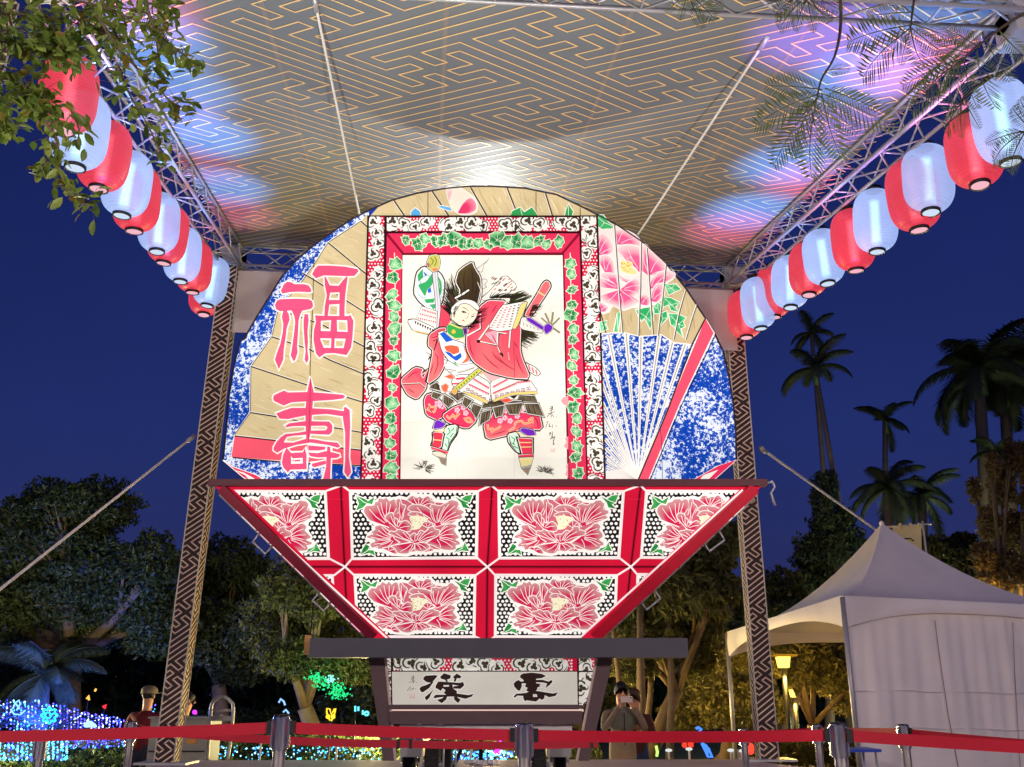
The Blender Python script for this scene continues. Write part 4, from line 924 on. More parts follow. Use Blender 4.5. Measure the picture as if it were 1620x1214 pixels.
# ---------------------------------------------------------------- flaring lower body (peony panels)
p_top, p_bot = at(772, 766, 8.45), at(770, 1011, 8.98)
NH = Vector((1, 0, 0)).cross(p_bot-p_top).normalized()
if NH.y > 0: NH = -NH
def hp_(u, v, o=0.0): return on_plane(u, v, p_top+NH*o, NH)
a = Art(p_top, NH, 0)
HIR = [(338, 768), (1207, 768), (943, 1012), (588, 1012)]
a.poly(HIR, CRIM); a.up()
for l in ([(539, 766), (545, 895), (549, 975)], [(779, 766), (771, 897), (770, 1011)], [(1014, 766), (998, 897), (990, 970)], [(480, 897), (1075, 897)]):
    a.line(l, 5, (168, 18, 44)); a.up(); a.line(l, 1.8, (60, 10, 22)); a.up()
for l in ([(400, 790), (1150, 790)],): a.line(l, .6, (226, 40, 70))
lattice = a
FLW = [((500, 430), [(300, 350), (240, 275), (260, 205), (330, 195), (352, 165), (390, 155), (410, 130), (450, 140), (470, 125), (500, 150), (535, 140), (565, 140), (598, 200), (590, 290), (535, 272), (475, 290), (450, 312)]),
 ((630, 385), [(612, 230), (588, 150), (620, 128), (645, 178), (684, 205), (672, 260), (645, 320)]), ((830, 215), [(700, 145), (735, 100), (768, 92), (800, 122), (838, 105), (870, 118), (905, 98), (945, 108), (960, 150), (1005, 160), (965, 212), (905, 200), (820, 192), (740, 210)]),
 ((1000, 400), [(700, 240), (735, 205), (805, 198), (905, 222), (985, 285), (1012, 345)]), ((1000, 420), [(700, 300), (760, 270), (860, 280), (950, 340)]),
 ((1015, 430), [(1030, 335), (965, 215), (985, 185), (1025, 195), (1065, 200), (1100, 182), (1135, 172), (1165, 148), (1205, 150), (1235, 165), (1260, 190), (1240, 235), (1300, 262), (1300, 285), (1270, 300), (1290, 330), (1200, 372), (1090, 405)]),
 ((1010, 545), [(1060, 470), (1120, 425), (1165, 400), (1205, 405), (1230, 430), (1212, 470), (1240, 510), (1262, 545), (1225, 580), (1275, 605), (1270, 630), (1225, 640), (1230, 672), (1150, 690), (1080, 680), (985, 640), (905, 618)]),
 ((560, 565), [(500, 485), (425, 425), (385, 412), (345, 425), (358, 462), (320, 490), (330, 515), (275, 530), (265, 555), (330, 565), (345, 595), (300, 620), (320, 650), (365, 645), (385, 675), (480, 645), (560, 622), (620, 602)]),
 ((775, 600), [(525, 638), (570, 690), (620, 715), (690, 722), (740, 705), (768, 660)]), ((785, 600), [(786, 690), (830, 702), (870, 690), (905, 680), (950, 655), (900, 615)]),
 ((590, 450), [(468, 335), (480, 300), (520, 285), (548, 300), (560, 330), (592, 350), (604, 385), (640, 390), (690, 372), (742, 415), (725, 480), (650, 470)]), ((920, 440), [(850, 395), (905, 372), (960, 385), (985, 425)]),
 ((785, 610), [(505, 505), (520, 472), (570, 480), (600, 462), (640, 480), (690, 480), (720, 520), (765, 510), (805, 525), (850, 472), (890, 480), (935, 445), (985, 440), (1000, 465), (1050, 480), (1045, 515), (985, 545), (900, 592)]),
 ((490, 690), [(432, 672), (450, 650), (490, 660), (520, 650), (560, 682), (585, 722), (530, 715)]), ((930, 700), [(882, 702), (905, 682), (950, 672), (985, 690)])]
LFS = ([(150, 90), (250, 130), (280, 152), (350, 108), (322, 190), (262, 180), (222, 222), (150, 252), (182, 180)], [(1205, 95), (1245, 112), (1275, 135), (1330, 95), (1402, 82), (1372, 170), (1335, 190), (1385, 238), (1300, 222), (1282, 172)],
 [(182, 735), (210, 672), (245, 615), (285, 640), (265, 680), (330, 685), (345, 740), (280, 710)], [(1212, 722), (1240, 672), (1292, 655), (1325, 598), (1340, 640), (1375, 702), (1295, 692)])
def half(p, q, inside):
    A, B = -(q[1]-p[1]), q[0]-p[0]; C = -(A*p[0]+B*p[1])
    if A*inside[0]+B*inside[1]+C < 0: A, B, C = -A, -B, -C
    return (A, B, C)
CUTL, CUTR = half((349, 768), (600, 1012), (700, 800)), half((1196, 768), (931, 1012), (700, 800))
BAND = ((372, 777), (1172, 777))
def tile(quad, clip, vis):
    """vis: the visible cloth panel polygon"""
    (x0, y0), (x1, y1), (x2, y2), (x3, y3) = quad
    def T(x, y):
        s_, t = (x-85)/1380.0, (y-42)/735.0
        return (x0+(x1-x0)*s_+(x3-x0)*t+(x0-x1+x2-x3)*s_*t, y0+(y1-y0)*s_+(y3-y0)*t+(y0-y1+y2-y3)*s_*t)
    a = Art(p_top, NH, .006); a.clip = clip; a.T = T
    R4 = [(85, 42), (1465, 42), (1465, 777), (85, 777)]
    a.poly(R4, (250, 240, 232)); a.up()
    a.poly([(112, 62), (1438, 62), (1438, 757), (112, 757)], (26, 22, 24)); a.up()
    for j in range(15):
        for i in range(27):
            x, y = 120+i*52+26*(j % 2), 70+j*47+random.uniform(-4, 4)
            if x > 1440: continue
            a.dot(x+random.uniform(-5, 5), y, 2.6, (251, 246, 240), 8, 2.45)
    a.up()
    sil = [(235, 270), (255, 195), (330, 180), (390, 140), (450, 125), (560, 130), (620, 110), (700, 130), (760, 80), (850, 95), (960, 95), (1010, 150), (1130, 160), (1220, 135), (1270, 190), (1315, 270), (1300, 335), (1200, 395), (1245, 430), (1230, 480), (1275, 545), (1250, 580), (1290, 610), (1240, 680), (1140, 705), (1000, 690), (930, 715), (850, 712), (770, 715), (690, 735), (600, 730), (520, 725), (430, 690), (380, 690), (310, 660), (290, 620), (330, 590), (255, 550), (280, 510), (340, 470), (330, 420), (380, 405), (290, 350)]
    a.line(sil, 5.4, (251, 244, 236), closed=True); a.up(); a.poly(sil, (251, 244, 236)); a.up(); a.poly([(780+(x-780)*.955, 420+(y-420)*.94) for x, y in sil], [(206, 104, 120) if i % 2 else (200, 70, 100) for i in range(len(sil))]); a.up()
    jr = random.Random(int(x0+y0*3))
    for base, arc in FLW:
        arc = [(px_+jr.uniform(-9, 9), py_+jr.uniform(-9, 9)) for px_, py_ in arc]
        a.petal(base, arc, (206, 34, 80), (204, 150, 150), 1.15, 1.0, (251, 242, 236), max(3, len(arc)//2))
    a.poly(smooth([(722, 330), (800, 308), (930, 342), (872, 392), (832, 452), (742, 462), (752, 400)], 2, True), (248, 240, 206)); a.up()
    for k in range(22): a.dot(735+random.random()*150, 325+random.random()*125, .8, random.choice([(200, 170, 70), (120, 90, 50), (236, 210, 110)]), 6)
    a.up()
    for p in LFS:
        a.line(p, 3.4, (251, 244, 236), closed=True); a.up(); a.poly(p, [(24, 120, 52) if i % 2 else (70, 170, 86) for i in range(len(p))]); a.up()
        g = (sum(q[0] for q in p)/len(p), sum(q[1] for q in p)/len(p)); a.line([p[0], g, p[len(p)//2]], 1.1, (244, 246, 232)); a.up()
    a.T = None
    a.line([quad[0], quad[1], quad[2], quad[3]], 2.6, (250, 232, 230), closed=True); a.up()
    return a.build('peony_panel', M['paper'], float_)
CL, CR = half((372, 777), (620, 1012), (700, 800)), half((1168, 777), (912, 1012), (700, 800))
tile([(322, 777), (516, 777), (521, 884), (322, 886)], [CL], None)
tile([(553, 777), (757, 777), (755, 883), (556, 885)], [], None)
tile([(788, 777), (988, 777), (980, 883), (789, 884)], [], None)
tile([(1022, 777), (1214, 777), (1200, 884), (1013, 883)], [CR], None)
tile([(335, 910), (527, 910), (533, 1007), (340, 1008)], [CL], None)
tile([(560, 910), (753, 910), (751, 1008), (565, 1008)], [CL], None)
tile([(783, 910), (977, 910), (973, 1008), (782, 1008)], [CR], None)
tile([(1008, 909), (1200, 909), (1190, 1008), (1005, 1008)], [CR], None)
a = Art(p_top, NH, .012); a.mb = lattice.mb
for (cx, cy_), qs in (((546, 897), ((521, 884), (556, 885), (560, 910), (528, 911))), ((771, 897), ((755, 883), (789, 884), (783, 910), (753, 910))), ((998, 897), ((980, 883), (1013, 883), (1008, 909), (977, 910))),
   ((541, 768), ((516, 777), (553, 777))), ((777, 768), ((757, 777), (788, 777))), ((1013, 768), ((988, 777), (1022, 777))), ((770, 1016), ((751, 1007), (782, 1008)))):
    for q in qs: a.line([q, (cx, cy_)], 3.0, (250, 232, 230))
a.clip = None
a.line([(360, 777), (617, 1014)], 3.0, (250, 228, 228)); a.line([(1175, 775), (914, 1012)], 3.0, (250, 228, 228))
a.build('lattice_cloth', M['paper'], float_)
# side cheeks and rails of the flare
HB = 1.0
tl, tr, br, bl = hp_(338, 768), hp_(1207, 768), hp_(943, 1012), hp_(588, 1012)
b = MB(); bk = [Vector((p.x*(.93 if i < 2 else 1), p.y+HB, p.z)) for i, p in enumerate((tl, tr, br, bl))]
f_ = [p-NH*.02 for p in (tl, tr, br, bl)]
b.hexa([bl-NH*.02, br-NH*.02, bk[2], bk[3]], [tl-NH*.02, tr-NH*.02, bk[1], bk[0]]); b.build('flare_body', M['raildark'], float_)
b = MB(); b.beam(hp_(331, 764.5, .01), hp_(1213, 764.5, .01), .07, .06); b.build('top_rail', M['raildark'], float_)
b = MB(); b.beam(hp_(350, 772, .02), hp_(592, 1008, .02), .085, .05, NH); b.build('side_rail', mat('wine_red_rail', S(132, 22, 48), .4), float_)['label'] = 'dark wine-red left side rail'
b = MB(); b.beam(hp_(1194, 772, .02), hp_(940, 1008, .02), .10, .05, NH); b.build('side_rail', mat('bright_red_rail', S(214, 22, 54), .4), float_)['label'] = 'bright red right side rail'
# light strips behind the rails
rr = random.Random(2)
for (u0, v0), (u1, v1) in (((348, 781), (578, 1006)), ((1192, 786), (955, 1006))):
    b = MB(); p, q = hp_(u0, v0, -.05), hp_(u1, v1, -.05); L = (q-p).length; s_ = 0
    b2 = MB(); b2.beam(p-NH*.02, q-NH*.02, .05, .02, NH); ls = b2.build('light_strip', M['grey_panel'], float_)
    while s_ < L-.1:
        l = rr.uniform(.04, .2); b.cur = random.choice([S(255, 236, 236), S(255, 200, 210), S(255, 170, 190)])
        if rr.random() < .8 and (u0 < 700 or rr.random() < .25): b.beam(p.lerp(q, s_/L), p.lerp(q, min(1, (s_+l)/L)), .022, .012, NH)
        s_ += l+.02
    b.build('led_segment', M['paper'], ls, 'paint')['kind'] = 'stuff'
# carrying handles
for pa, pb, out_ in (((412, 842), (432, 862), (-1)), ((507, 935), (524, 952), (-1)), ((1112, 856), (1136, 838), 1), ((1012, 949), (1034, 931), 1)):
    p, q = hp_(*pa, -.01), hp_(*pb, -.01); d = (q-p).normalized(); o = d.cross(NH).normalized()
    if o.x*out_ < 0: o = -o
    o = (o-Vector((0, 0, .2))).normalized()
    b = MB(); b.tube([p, p+o*.11, q+o*.11, q], .011, 8); b.beam(p-o*.1, q-o*.1, .02, .02, NH); b.tube([p, p-o*.1], .009, 6); b.tube([q, q-o*.1], .009, 6)
    b.build('carrying_handle', M['steel'], float_)
b = MB(); p = hp_(1213, 765); b.tube([p, p+Vector((.05, 0, .02)), p+Vector((.07, 0, -.03)), p+Vector((.03, 0, -.09)), p+Vector((.06, 0, -.2))], .012, 6); b.build('corner_shackle', M['steel'], float_)
b = MB(); p = hp_(497, 940, -.12); pts = [p+Vector((.05*math.cos(t), 0, .05*math.sin(t))) for t in np.linspace(0, 5.6, 14)]
b.tube(pts, .012, 6); b.tube([p-Vector((0, 0, .05)), p-Vector((.01, 0, .36))], .008, 6); b.build('coiled_cable', M['black'], float_)
b = MB(); b.box(p-Vector((.03, 0, .45)), (.05, .05, .17)); b.build('cable_plug', mat('wood_plug', S(190, 140, 80), .6), float_)

# ---------------------------------------------------------------- wheeled base
YB = 9.05
def bp_(u, v, y=YB): return at(u, v, y)
p, q = at(495, 1026, 8.88), at(1084, 1026, 8.88)
b = MB(); b.beam(p, q, .30, px(27, 8.88)); b.build('cross_beam', M['beam'], float_)
for s_, pts in ((0, ((583, 1040), (607, 1040), (623, 1204), (606, 1204))), (1, ((947, 1040), (970, 1040), (932, 1204), (915, 1204)))):
    f4 = [bp_(u, v, 9.0) for u, v in pts]; k4 = [r+Vector((0, .12, 0)) for r in f4]
    b = MB(); b.hexa([f4[3], f4[2], k4[2], k4[3]], [f4[0], f4[1], k4[1], k4[0]]); b.build('leaning_post', M['dark'], float_)
    b = MB()
    i0, i1 = (f4[1], f4[2]) if s_ == 0 else (f4[0], f4[3])
    b.beam(i0+Vector((0, .03, 0)), i1+Vector((0, .03, 0)), .045, .03, Vector((0, 1, 0))); b.build('edge_lath', mat('pale_lath', S(206, 184, 176), .6), float_)
a = Art(Vector((0, 9.06, 0)), NF, 0)
a.poly([(583, 1036), (968, 1036), (925, 1130), (606, 1130)], (60, 30, 30)); a.up()
a.clip = [half((603, 1036), (616, 1130), (760, 1100)), half((948, 1036), (922, 1130), (760, 1100))]
clouds_in(a, [(622, 1038), (913, 1038), (913, 1062), (622, 1062)], 15, True, 1.15, 1.15, 12)
clouds_in(a, [(916, 1038), (946, 1038), (925, 1126), (916, 1126)], 6, False, 1.1, 1.1, 14); clouds_in(a, [(604, 1038), (618, 1038), (618, 1126), (614, 1126)], 6, False, 1.1, 1.0, 15)
a.line([(600, 1062.5), (950, 1062.5)], 2.2, (50, 34, 36)); a.build('cloud_panel', M['paper_dim'], float_)
banner = Art(Vector((0, 9.0, 0)), NF, 0); a = banner
g = [(620, 1063), (913, 1063), (915, 1114), (621, 1115)]
for i in range(12):
    for j in range(2):
        def bl_(s_, t): return (g[0][0]+(g[1][0]-g[0][0])*s_+(g[3][0]-g[0][0])*t, g[0][1]+(g[3][1]-g[0][1])*t)
        a.poly([bl_(i/12, j/2), bl_((i+1)/12, j/2), bl_((i+1)/12, (j+1)/2), bl_(i/12, (j+1)/2)], (236, 229, 216))
a.up()
YUN = [[(430, 220), (440, 185), (480, 160), (620, 145), (780, 165), (850, 200), (780, 235), (690, 245), (690, 450), (560, 450), (530, 430), (555, 390), (510, 370), (530, 325), (480, 310), (490, 265)],
 [(330, 320), (370, 280), (410, 265), (460, 300), (460, 370), (430, 435), (395, 430), (340, 370)], [(430, 285), (500, 290), (530, 320), (450, 315)],
 [(690, 262), (790, 260), (890, 290), (935, 262), (955, 290), (905, 345), (840, 395), (865, 320), (800, 305), (690, 300)], [(690, 315), (770, 330), (740, 350), (770, 365), (715, 380), (700, 430), (680, 430)],
 [(330, 530), (370, 485), (530, 470), (600, 440), (720, 440), (830, 460), (960, 480), (1040, 462), (1000, 520), (900, 540), (820, 505), (640, 490), (520, 520), (390, 515), (345, 550)],
 [(480, 510), (640, 490), (640, 535), (710, 535), (830, 500), (820, 560), (780, 585), (745, 560), (690, 610), (540, 590), (510, 605), (485, 560)], [(700, 480), (830, 480), (820, 530), (710, 540)]]
KAN = [[(505, 225), (540, 195), (690, 185), (735, 195), (690, 250), (640, 310), (560, 300), (505, 260)], [(440, 400), (470, 370), (560, 340), (640, 300), (670, 290), (600, 390), (500, 460), (465, 455)], [(525, 540), (600, 480), (670, 410), (620, 500), (605, 545), (550, 595)],
 [(770, 215), (835, 155), (945, 190), (935, 240), (880, 260), (900, 290), (870, 295), (850, 260), (790, 245)], [(975, 215), (1040, 160), (1115, 205), (1090, 240), (1040, 235), (1020, 290), (990, 290), (1000, 240)],
 [(700, 360), (740, 290), (800, 290), (960, 300), (1080, 310), (1140, 295), (1160, 350), (1100, 405), (975, 400), (990, 365), (1070, 355), (980, 340), (910, 345), (830, 345), (820, 390), (780, 440), (740, 410), (700, 395)],
 [(820, 370), (910, 370), (920, 340), (970, 340), (980, 400), (1040, 440), (1040, 500), (880, 510), (830, 470), (860, 430), (820, 400)], [(660, 545), (700, 500), (880, 500), (1040, 480), (1290, 515), (1180, 565), (1020, 530), (880, 530), (740, 545), (690, 555)],
 [(730, 580), (800, 560), (860, 510), (890, 520), (870, 575), (800, 635), (740, 600)], [(990, 535), (1030, 525), (1100, 580), (1060, 635), (1000, 580)], [(1170, 520), (1310, 485), (1280, 530), (1190, 560)]]
glyph(a, crop(780, 1050, 10.125), YUN, (58, 40, 38), 1.6); glyph(a, crop(620, 1050, 10.125), KAN, (58, 40, 38), 1.6)
a.T = crop(780, 1050, 10.125); a.dot(678, 508, 2.6, (236, 229, 216), 8, 2); a.T = crop(620, 1050, 10.125)
for p in ([(310, 195), (325, 240), (350, 190)], [(350, 190), (350, 250), (310, 255)], [(310, 255), (350, 285), (365, 265)], [(270, 300), (360, 290)], [(345, 290), (350, 315)], [(385, 300), (398, 310)], [(300, 360), (245, 440)], [(290, 385), (295, 440)], [(310, 410), (330, 410), (340, 390)], [(345, 385), (350, 420)], [(375, 400), (382, 412)]): a.line(p, 1.2, INK, 2)
for p in ([(290, 490), (290, 550), (365, 545), (365, 485)], [(310, 505), (345, 500)], [(310, 525), (350, 525)]): a.line(p, .8, (236, 160, 150))
a.T = None
a.build('name_banner', M['paper_dim'], float_)
def slab(name, pts, y, d, m):
    f4 = [at(u, v, y) for u, v in pts]; k4 = [r+Vector((0, d, 0)) for r in f4]
    b = MB(); b.hexa([f4[3], f4[2], k4[2], k4[3]], [f4[0], f4[1], k4[1], k4[0]]); return b.build(name, m, float_)
slab('sill_board', [(612, 1115.5), (921, 1115.5), (920, 1121.5), (613, 1121.5)], 8.99, .1, M['dark'])
lg = slab('gap_light', [(616, 1122.5), (922, 1122.5), (922, 1125), (616, 1125)], 9.03, .02, glow('gap_glow', S(255, 214, 200), .8))
slab('kick_board', [(614, 1126), (923, 1126), (919, 1146), (618, 1146)], 8.98, .12, M['dark'])
slab('chassis_rail', [(632, 1147), (905, 1147), (905, 1158), (632, 1158)], 9.05, .1, M['white_metal'])
for x0, x1 in ((633, 668), (866, 904)):
    slab('chassis_box', [(x0, 1176), (x1, 1176), (x1, 1198), (x0, 1198)], 9.06, .9, M['grey_panel'])
    slab('chassis_lip', [(x0-3, 1172), (x1, 1172), (x1, 1176), (x0-3, 1176)], 9.03, .9, M['white_metal'])
    slab('chassis_post', [(x0, 1158), (x0+22, 1158), (x0+22, 1172), (x0, 1172)], 9.12, .06, M['dark'])
for u in (664, 696, 840, 870): # threaded bolts above the axle
    p = at(u, 1147, 9.0); b = MB(); b.lathe([(0, .03), (.012, .03), (.012, .01), (.022, .01), (.022, 0), (0, 0)], p, 8); b.build('bolt', M['steel'], float_)
def wheel(u, y, r, wd):
    c = at(u, 1190, y); c.z = ZS+r
    ax = (Vector((0, 1, 0)), Vector((0, 0, 1)), Vector((1, 0, 0)))
    b = MB(); pr = []
    for k in range(13):
        t = math.pi*k/12; pr.append((r-.045+.045*math.sin(t), -wd/2*math.cos(t)))
    b.lathe([(r*.55, -wd*.42)]+pr+[(r*.55, wd*.42)], c, 32, ax)
    for k in range(32):      # tread blocks
        t = 2*math.pi*k/32
        for s_ in (-1, 0, 1):
            p = c+Vector((s_*wd*.25, r*math.cos(t+s_*.08), r*math.sin(t+s_*.08)))*1.0
            d = Vector((0, math.cos(t), math.sin(t))); b.box(p, (wd*.2, .01, .028), (Vector((1, 0, 0)), d, Vector((1, 0, 0)).cross(d)))
    w_ = b.build('wheel', M['rubber'], float_)
    b = MB(); b.lathe([(0, -.06), (.03, -.06), (.035, -.045), (r*.3, -.03), (r*.56, -wd*.45), (r*.56, wd*.45), (r*.3, .03), (.035, .045), (.03, .06), (0, .06)], c, 24, ax); b.build('rim', M['chrome'], w_)
    b = MB(); b.tube([c-Vector((wd*.75, 0, 0)), c+Vector((wd*.75, 0, 0))], .02, 8)
    for s_ in (-1, 1): b.box(c+Vector((s_*wd*.75, 0, .12)), (.012, .05, .3))
    b.build('fork', M['steel'], w_)
for u, y, r in ((685, 8.84, .195), (705, 9.25, .185), (852, 8.84, .195), (846, 9.3, .18), (650, 9.7, .18), (884, 9.7, .18)): wheel(u, y, r, .122)
for u in (515+140, 866): pass
b = MB(); b.tube([at(750, 1170, 9.2), at(742, 1210, 8.95)], .01, 6); b.build('drag_strap', M['rope'], float_)
b = MB()
for k in range(5): b.beam(at(738+k*9, 1206+(k % 3)*3, 8.9), at(752+k*8, 1204+(k*2 % 5), 8.8), .05, .03)
b.build('wheel_chock', M['white_metal'], float_)
# ================================================================ LANTERNS
def lantern_mat(name, shell, glowc, st, tr):
    m, n, out = nodes(name); L = n.links.new
    e = n.nodes.new('ShaderNodeEmission'); e.inputs[0].default_value = glowc
    tcn = n.nodes.new('ShaderNodeTexCoord'); sx = n.nodes.new('ShaderNodeSeparateXYZ'); L(tcn.outputs['Object'], sx.inputs[0])     # wire ribs' shade on the lamp glow, put into the emission as bands
    m1 = n.nodes.new('ShaderNodeMath'); m1.operation = 'MULTIPLY'; m1.inputs[1].default_value = 2*math.pi*26/.66; L(sx.outputs['Z'], m1.inputs[0])
    m2 = n.nodes.new('ShaderNodeMath'); m2.operation = 'SINE'; L(m1.outputs[0], m2.inputs[0])
    nz = n.nodes.new('ShaderNodeTexNoise'); nz.inputs['Scale'].default_value = 5; nz.inputs['Detail'].default_value = 3; L(tcn.outputs['Object'], nz.inputs['Vector'])
    m3 = n.nodes.new('ShaderNodeMath'); m3.operation = 'MULTIPLY_ADD'; m3.inputs[1].default_value = .07*st; L(m2.outputs[0], m3.inputs[0])
    m4 = n.nodes.new('ShaderNodeMath'); m4.operation = 'MULTIPLY_ADD'; m4.inputs[1].default_value = .3*st; m4.inputs[2].default_value = .82*st; L(nz.outputs['Fac'], m4.inputs[0]); L(m4.outputs[0], m3.inputs[2])
    L(m3.outputs[0], e.inputs[1])
    pb = n.nodes.new('ShaderNodeBsdfPrincipled'); pb.inputs['Base Color'].default_value = shell; pb.inputs['Roughness'].default_value = .45; pb.inputs['Coat Weight'].default_value = .15; pb.inputs['Coat Roughness'].default_value = .3
    t = n.nodes.new('ShaderNodeBsdfTransparent'); t.inputs[0].default_value = tr[:3]+(1,)
    ad = n.nodes.new('ShaderNodeAddShader'); L(e.outputs[0], ad.inputs[0]); L(pb.outputs[0], ad.inputs[1])
    mx = n.nodes.new('ShaderNodeMixShader'); mx.inputs[0].default_value = .16
    L(ad.outputs[0], mx.inputs[1]); L(t.outputs[0], mx.inputs[2]); L(mx.outputs[0], out.inputs[0]); return m
ML = {'R': lantern_mat('red_lantern_skin', S(120, 14, 30), S(242, 74, 96), .74, (1, .35, .35)), 'W': lantern_mat('white_lantern_skin', S(120, 130, 160), S(164, 190, 250), .82, (1, 1, 1))}
def soft(name, c, s_):
    m, n, out = nodes(name); e = n.nodes.new('ShaderNodeEmission'); e.inputs[0].default_value = c; e.inputs[1].default_value = s_; t = n.nodes.new('ShaderNodeBsdfTransparent')
    a_ = n.nodes.new('ShaderNodeAddShader'); n.links.new(e.outputs[0], a_.inputs[0]); n.links.new(t.outputs[0], a_.inputs[1]); n.links.new(a_.outputs[0], out.inputs[0]); m.cycles.emission_sampling = 'NONE'; return m
MSTREAK = {'R': soft('red_lantern_streak', S(255, 165, 190), .6), 'W': soft('white_lantern_streak', S(175, 250, 250), .6)}
LH, LR = .66, .225
def make_lantern(kind):
    t = thing('paper_lantern', '', 'lantern', (0, 0, 0))
    b = MB(); prof = []; NR = 26
    for k in range(NR*3+1):
        f = k/(NR*3); z = f*LH; q = abs(2*f-1)
        r = LR*(1-q**3.4)**(1/2.6); r = max(r, .085)
        r *= 1-.026*abs(math.sin(math.pi*k/3+math.pi/2))**3
        prof.append((r, z))
    b.lathe(prof, (0, 0, .04), 26); b.build('shade', ML[kind], t)
    b = MB(); b.lathe([(.072, .016), (.086, .016), (.086, .042), (.072, .042), (.072, .016)], (0, 0, 0), 20); b.build('bottom_ring', M['black'], t)
    b = MB(); b.lathe([(0, .02), (.072, .022)], (0, 0, 0), 16); b.build('bottom_light', glow('lantern_mouth', S(255, 190, 205) if kind == 'R' else S(215, 232, 255), .95), t)
    b = MB(); b.lathe([(.05, 0), (.09, 0), (.09, .04), (.05, .04), (.05, 0)], (0, 0, LH+.035), 20); b.build('top_ring', M['black'], t)
    b = MB()
    for k, rr_ in enumerate((.012, .02, .03, .042, .056)): b.tube([(0, 0, .20-k*.02), (0, 0, LH-.12+k*.012)], rr_, 10)  # nested glowing shells added to paint the soft vertical streak of light
    b.build('glow_tube', MSTREAK[kind], t)
    b = MB(); b.tube([(0, 0, LH+.05), (0, 0, LH+.16)], .006, 6); b.build('hanger', M['black'], t)
    return t
LEFT = [('R', 100, 212), ('W', 118, 270), ('R', 155, 303), ('W', 192, 345), ('R', 212, 370), ('W', 248, 402), ('R', 258, 420), ('W', 285, 449), ('R', 304, 466), ('W', 327, 487), ('R', 322, 501)]
RIGHT = [('W', 1600, 262), ('R', 1551, 297), ('W', 1473, 340), ('R', 1455, 368), ('W', 1388, 402), ('R', 1355, 432), ('W', 1310, 452), ('R', 1280, 470), ('W', 1251, 490), ('R', 1225, 505), ('W', 1204, 523), ('R', 1181, 537)]
ORD = ['nearest', 'second nearest', 'third nearest', 'fourth nearest', 'fifth nearest', 'farthest']
protos = {}
LPOS = []
for A0, A1, lst, sg, side in ((FL, BL, LEFT, -1, 'left'), (FR, BR, RIGHT, 1, 'right')):
    d = (A1-A0); nrm = Vector((d.y, -d.x, 0)).normalized()
    if nrm.x*sg < 0: nrm = -nrm
    cnt = {'R': 0, 'W': 0}; tot = {k: sum(1 for q in lst if q[0] == k) for k in 'RW'}
    for i, (k, u, v) in enumerate(lst):
        off = .40 if (side == 'left' and i == 10) else .25
        p = on_plane(u, v, A0+nrm*off, nrm)
        if side == 'right' and i >= 10: p = at(u, v, (11.70, 12.10)[i-10])
        if k not in protos: protos[k] = make_lantern(k); o = protos[k]; o.location = p
        else: o = copy_tree(protos[k], None, p)
        o.rotation_euler = (R(random.uniform(-4, 4)), R(random.uniform(-4, 4)), i*1.3); q_ = random.uniform(.96, 1.04); o.scale = (q_, q_, random.uniform(.97, 1.04))
        c = 'red' if k == 'R' else 'white'; idx = cnt[k]; cnt[k] += 1
        rank = 'farthest' if idx == tot[k]-1 else ORD[idx]
        if side == 'left' and i == 0: lab = 'nearest red lantern of the left string, half hidden by overhanging leaves'
        elif side == 'left' and i == 1: lab = 'nearest white lantern of the left string, just under the overhanging leaves'
        elif side == 'right' and i == 0: lab = 'nearest white lantern of the right string, cut by the edge of the picture'
        else: lab = '%s %s lantern of the %s string under the canopy truss' % (rank, c, side)
        o['label'] = lab; o['group'] = 'red and white lanterns on the %s string' % side
        LPOS.append((p, k, side))

# colour washes on the ceiling from ground lamps added out of view
mh = mat('lamp_housing', S(30, 30, 34), .4)
def wash(pos, aim, c, e, size=38, blend=.9, label=None, group=None, name='added_wash_light'):
    t = thing(name, label, 'lamp', pos, group)
    d = (Vector(aim)-Vector(pos)).normalized(); pos = Vector(pos)
    b = MB(); x = d.orthogonal().normalized(); y = d.cross(x)
    b.lathe([(0, -.09), (.035, -.09), (.045, 0), (.04, 0), (.03, -.02), (0, -.02)], pos-d*.02, 14, (x, y, d)); b.build('housing', mh, t)
    b = MB(); b.lathe([(0, 0), (.028, 0)], pos-d*.035, 12, (x, y, d)); b.build('lens', glow('lens_glow', (*c, 1), 6), t)
    l = bpy.data.lights.new('beam', 'SPOT'); l.energy = e; l.color = c; l.spot_size = R(size); l.spot_blend = blend; l.shadow_soft_size = .05
    o = bpy.data.objects.new('beam', l); col.objects.link(o); o.parent = t; o.location = d*.02
    o.rotation_euler = d.to_track_quat('-Z', 'Y').to_euler()
    return t
BLU, PNK, VIO = (.08, .34, 1.0), (1.0, .10, .45), (.40, .18, 1.0)
def ceil(u, v): return on_plane(u, v, O_, CN)
def edgept(A0, A1, Y):
    t = (Y-A0.y)/(A1.y-A0.y); return A0.lerp(A1, t)
SPOTS = [('l', 225, 60, BLU, 40), ('l', 200, 10, PNK, 26), ('l', 270, 140, BLU, 34), ('l', 255, 175, VIO, 16), ('l', 318, 215, BLU, 44), ('l', 300, 260, PNK, 12), ('l', 345, 295, BLU, 40), ('l', 362, 335, PNK, 16),
         ('r', 1375, 120, BLU, 46), ('r', 1440, 105, PNK, 42), ('r', 1300, 60, VIO, 34), ('r', 1250, 262, BLU, 46), ('r', 1285, 285, PNK, 26), ('r', 1190, 335, BLU, 52), ('r', 1160, 362, PNK, 26), ('r', 1330, 200, VIO, 26), ('r', 1480, 20, BLU, 26)]
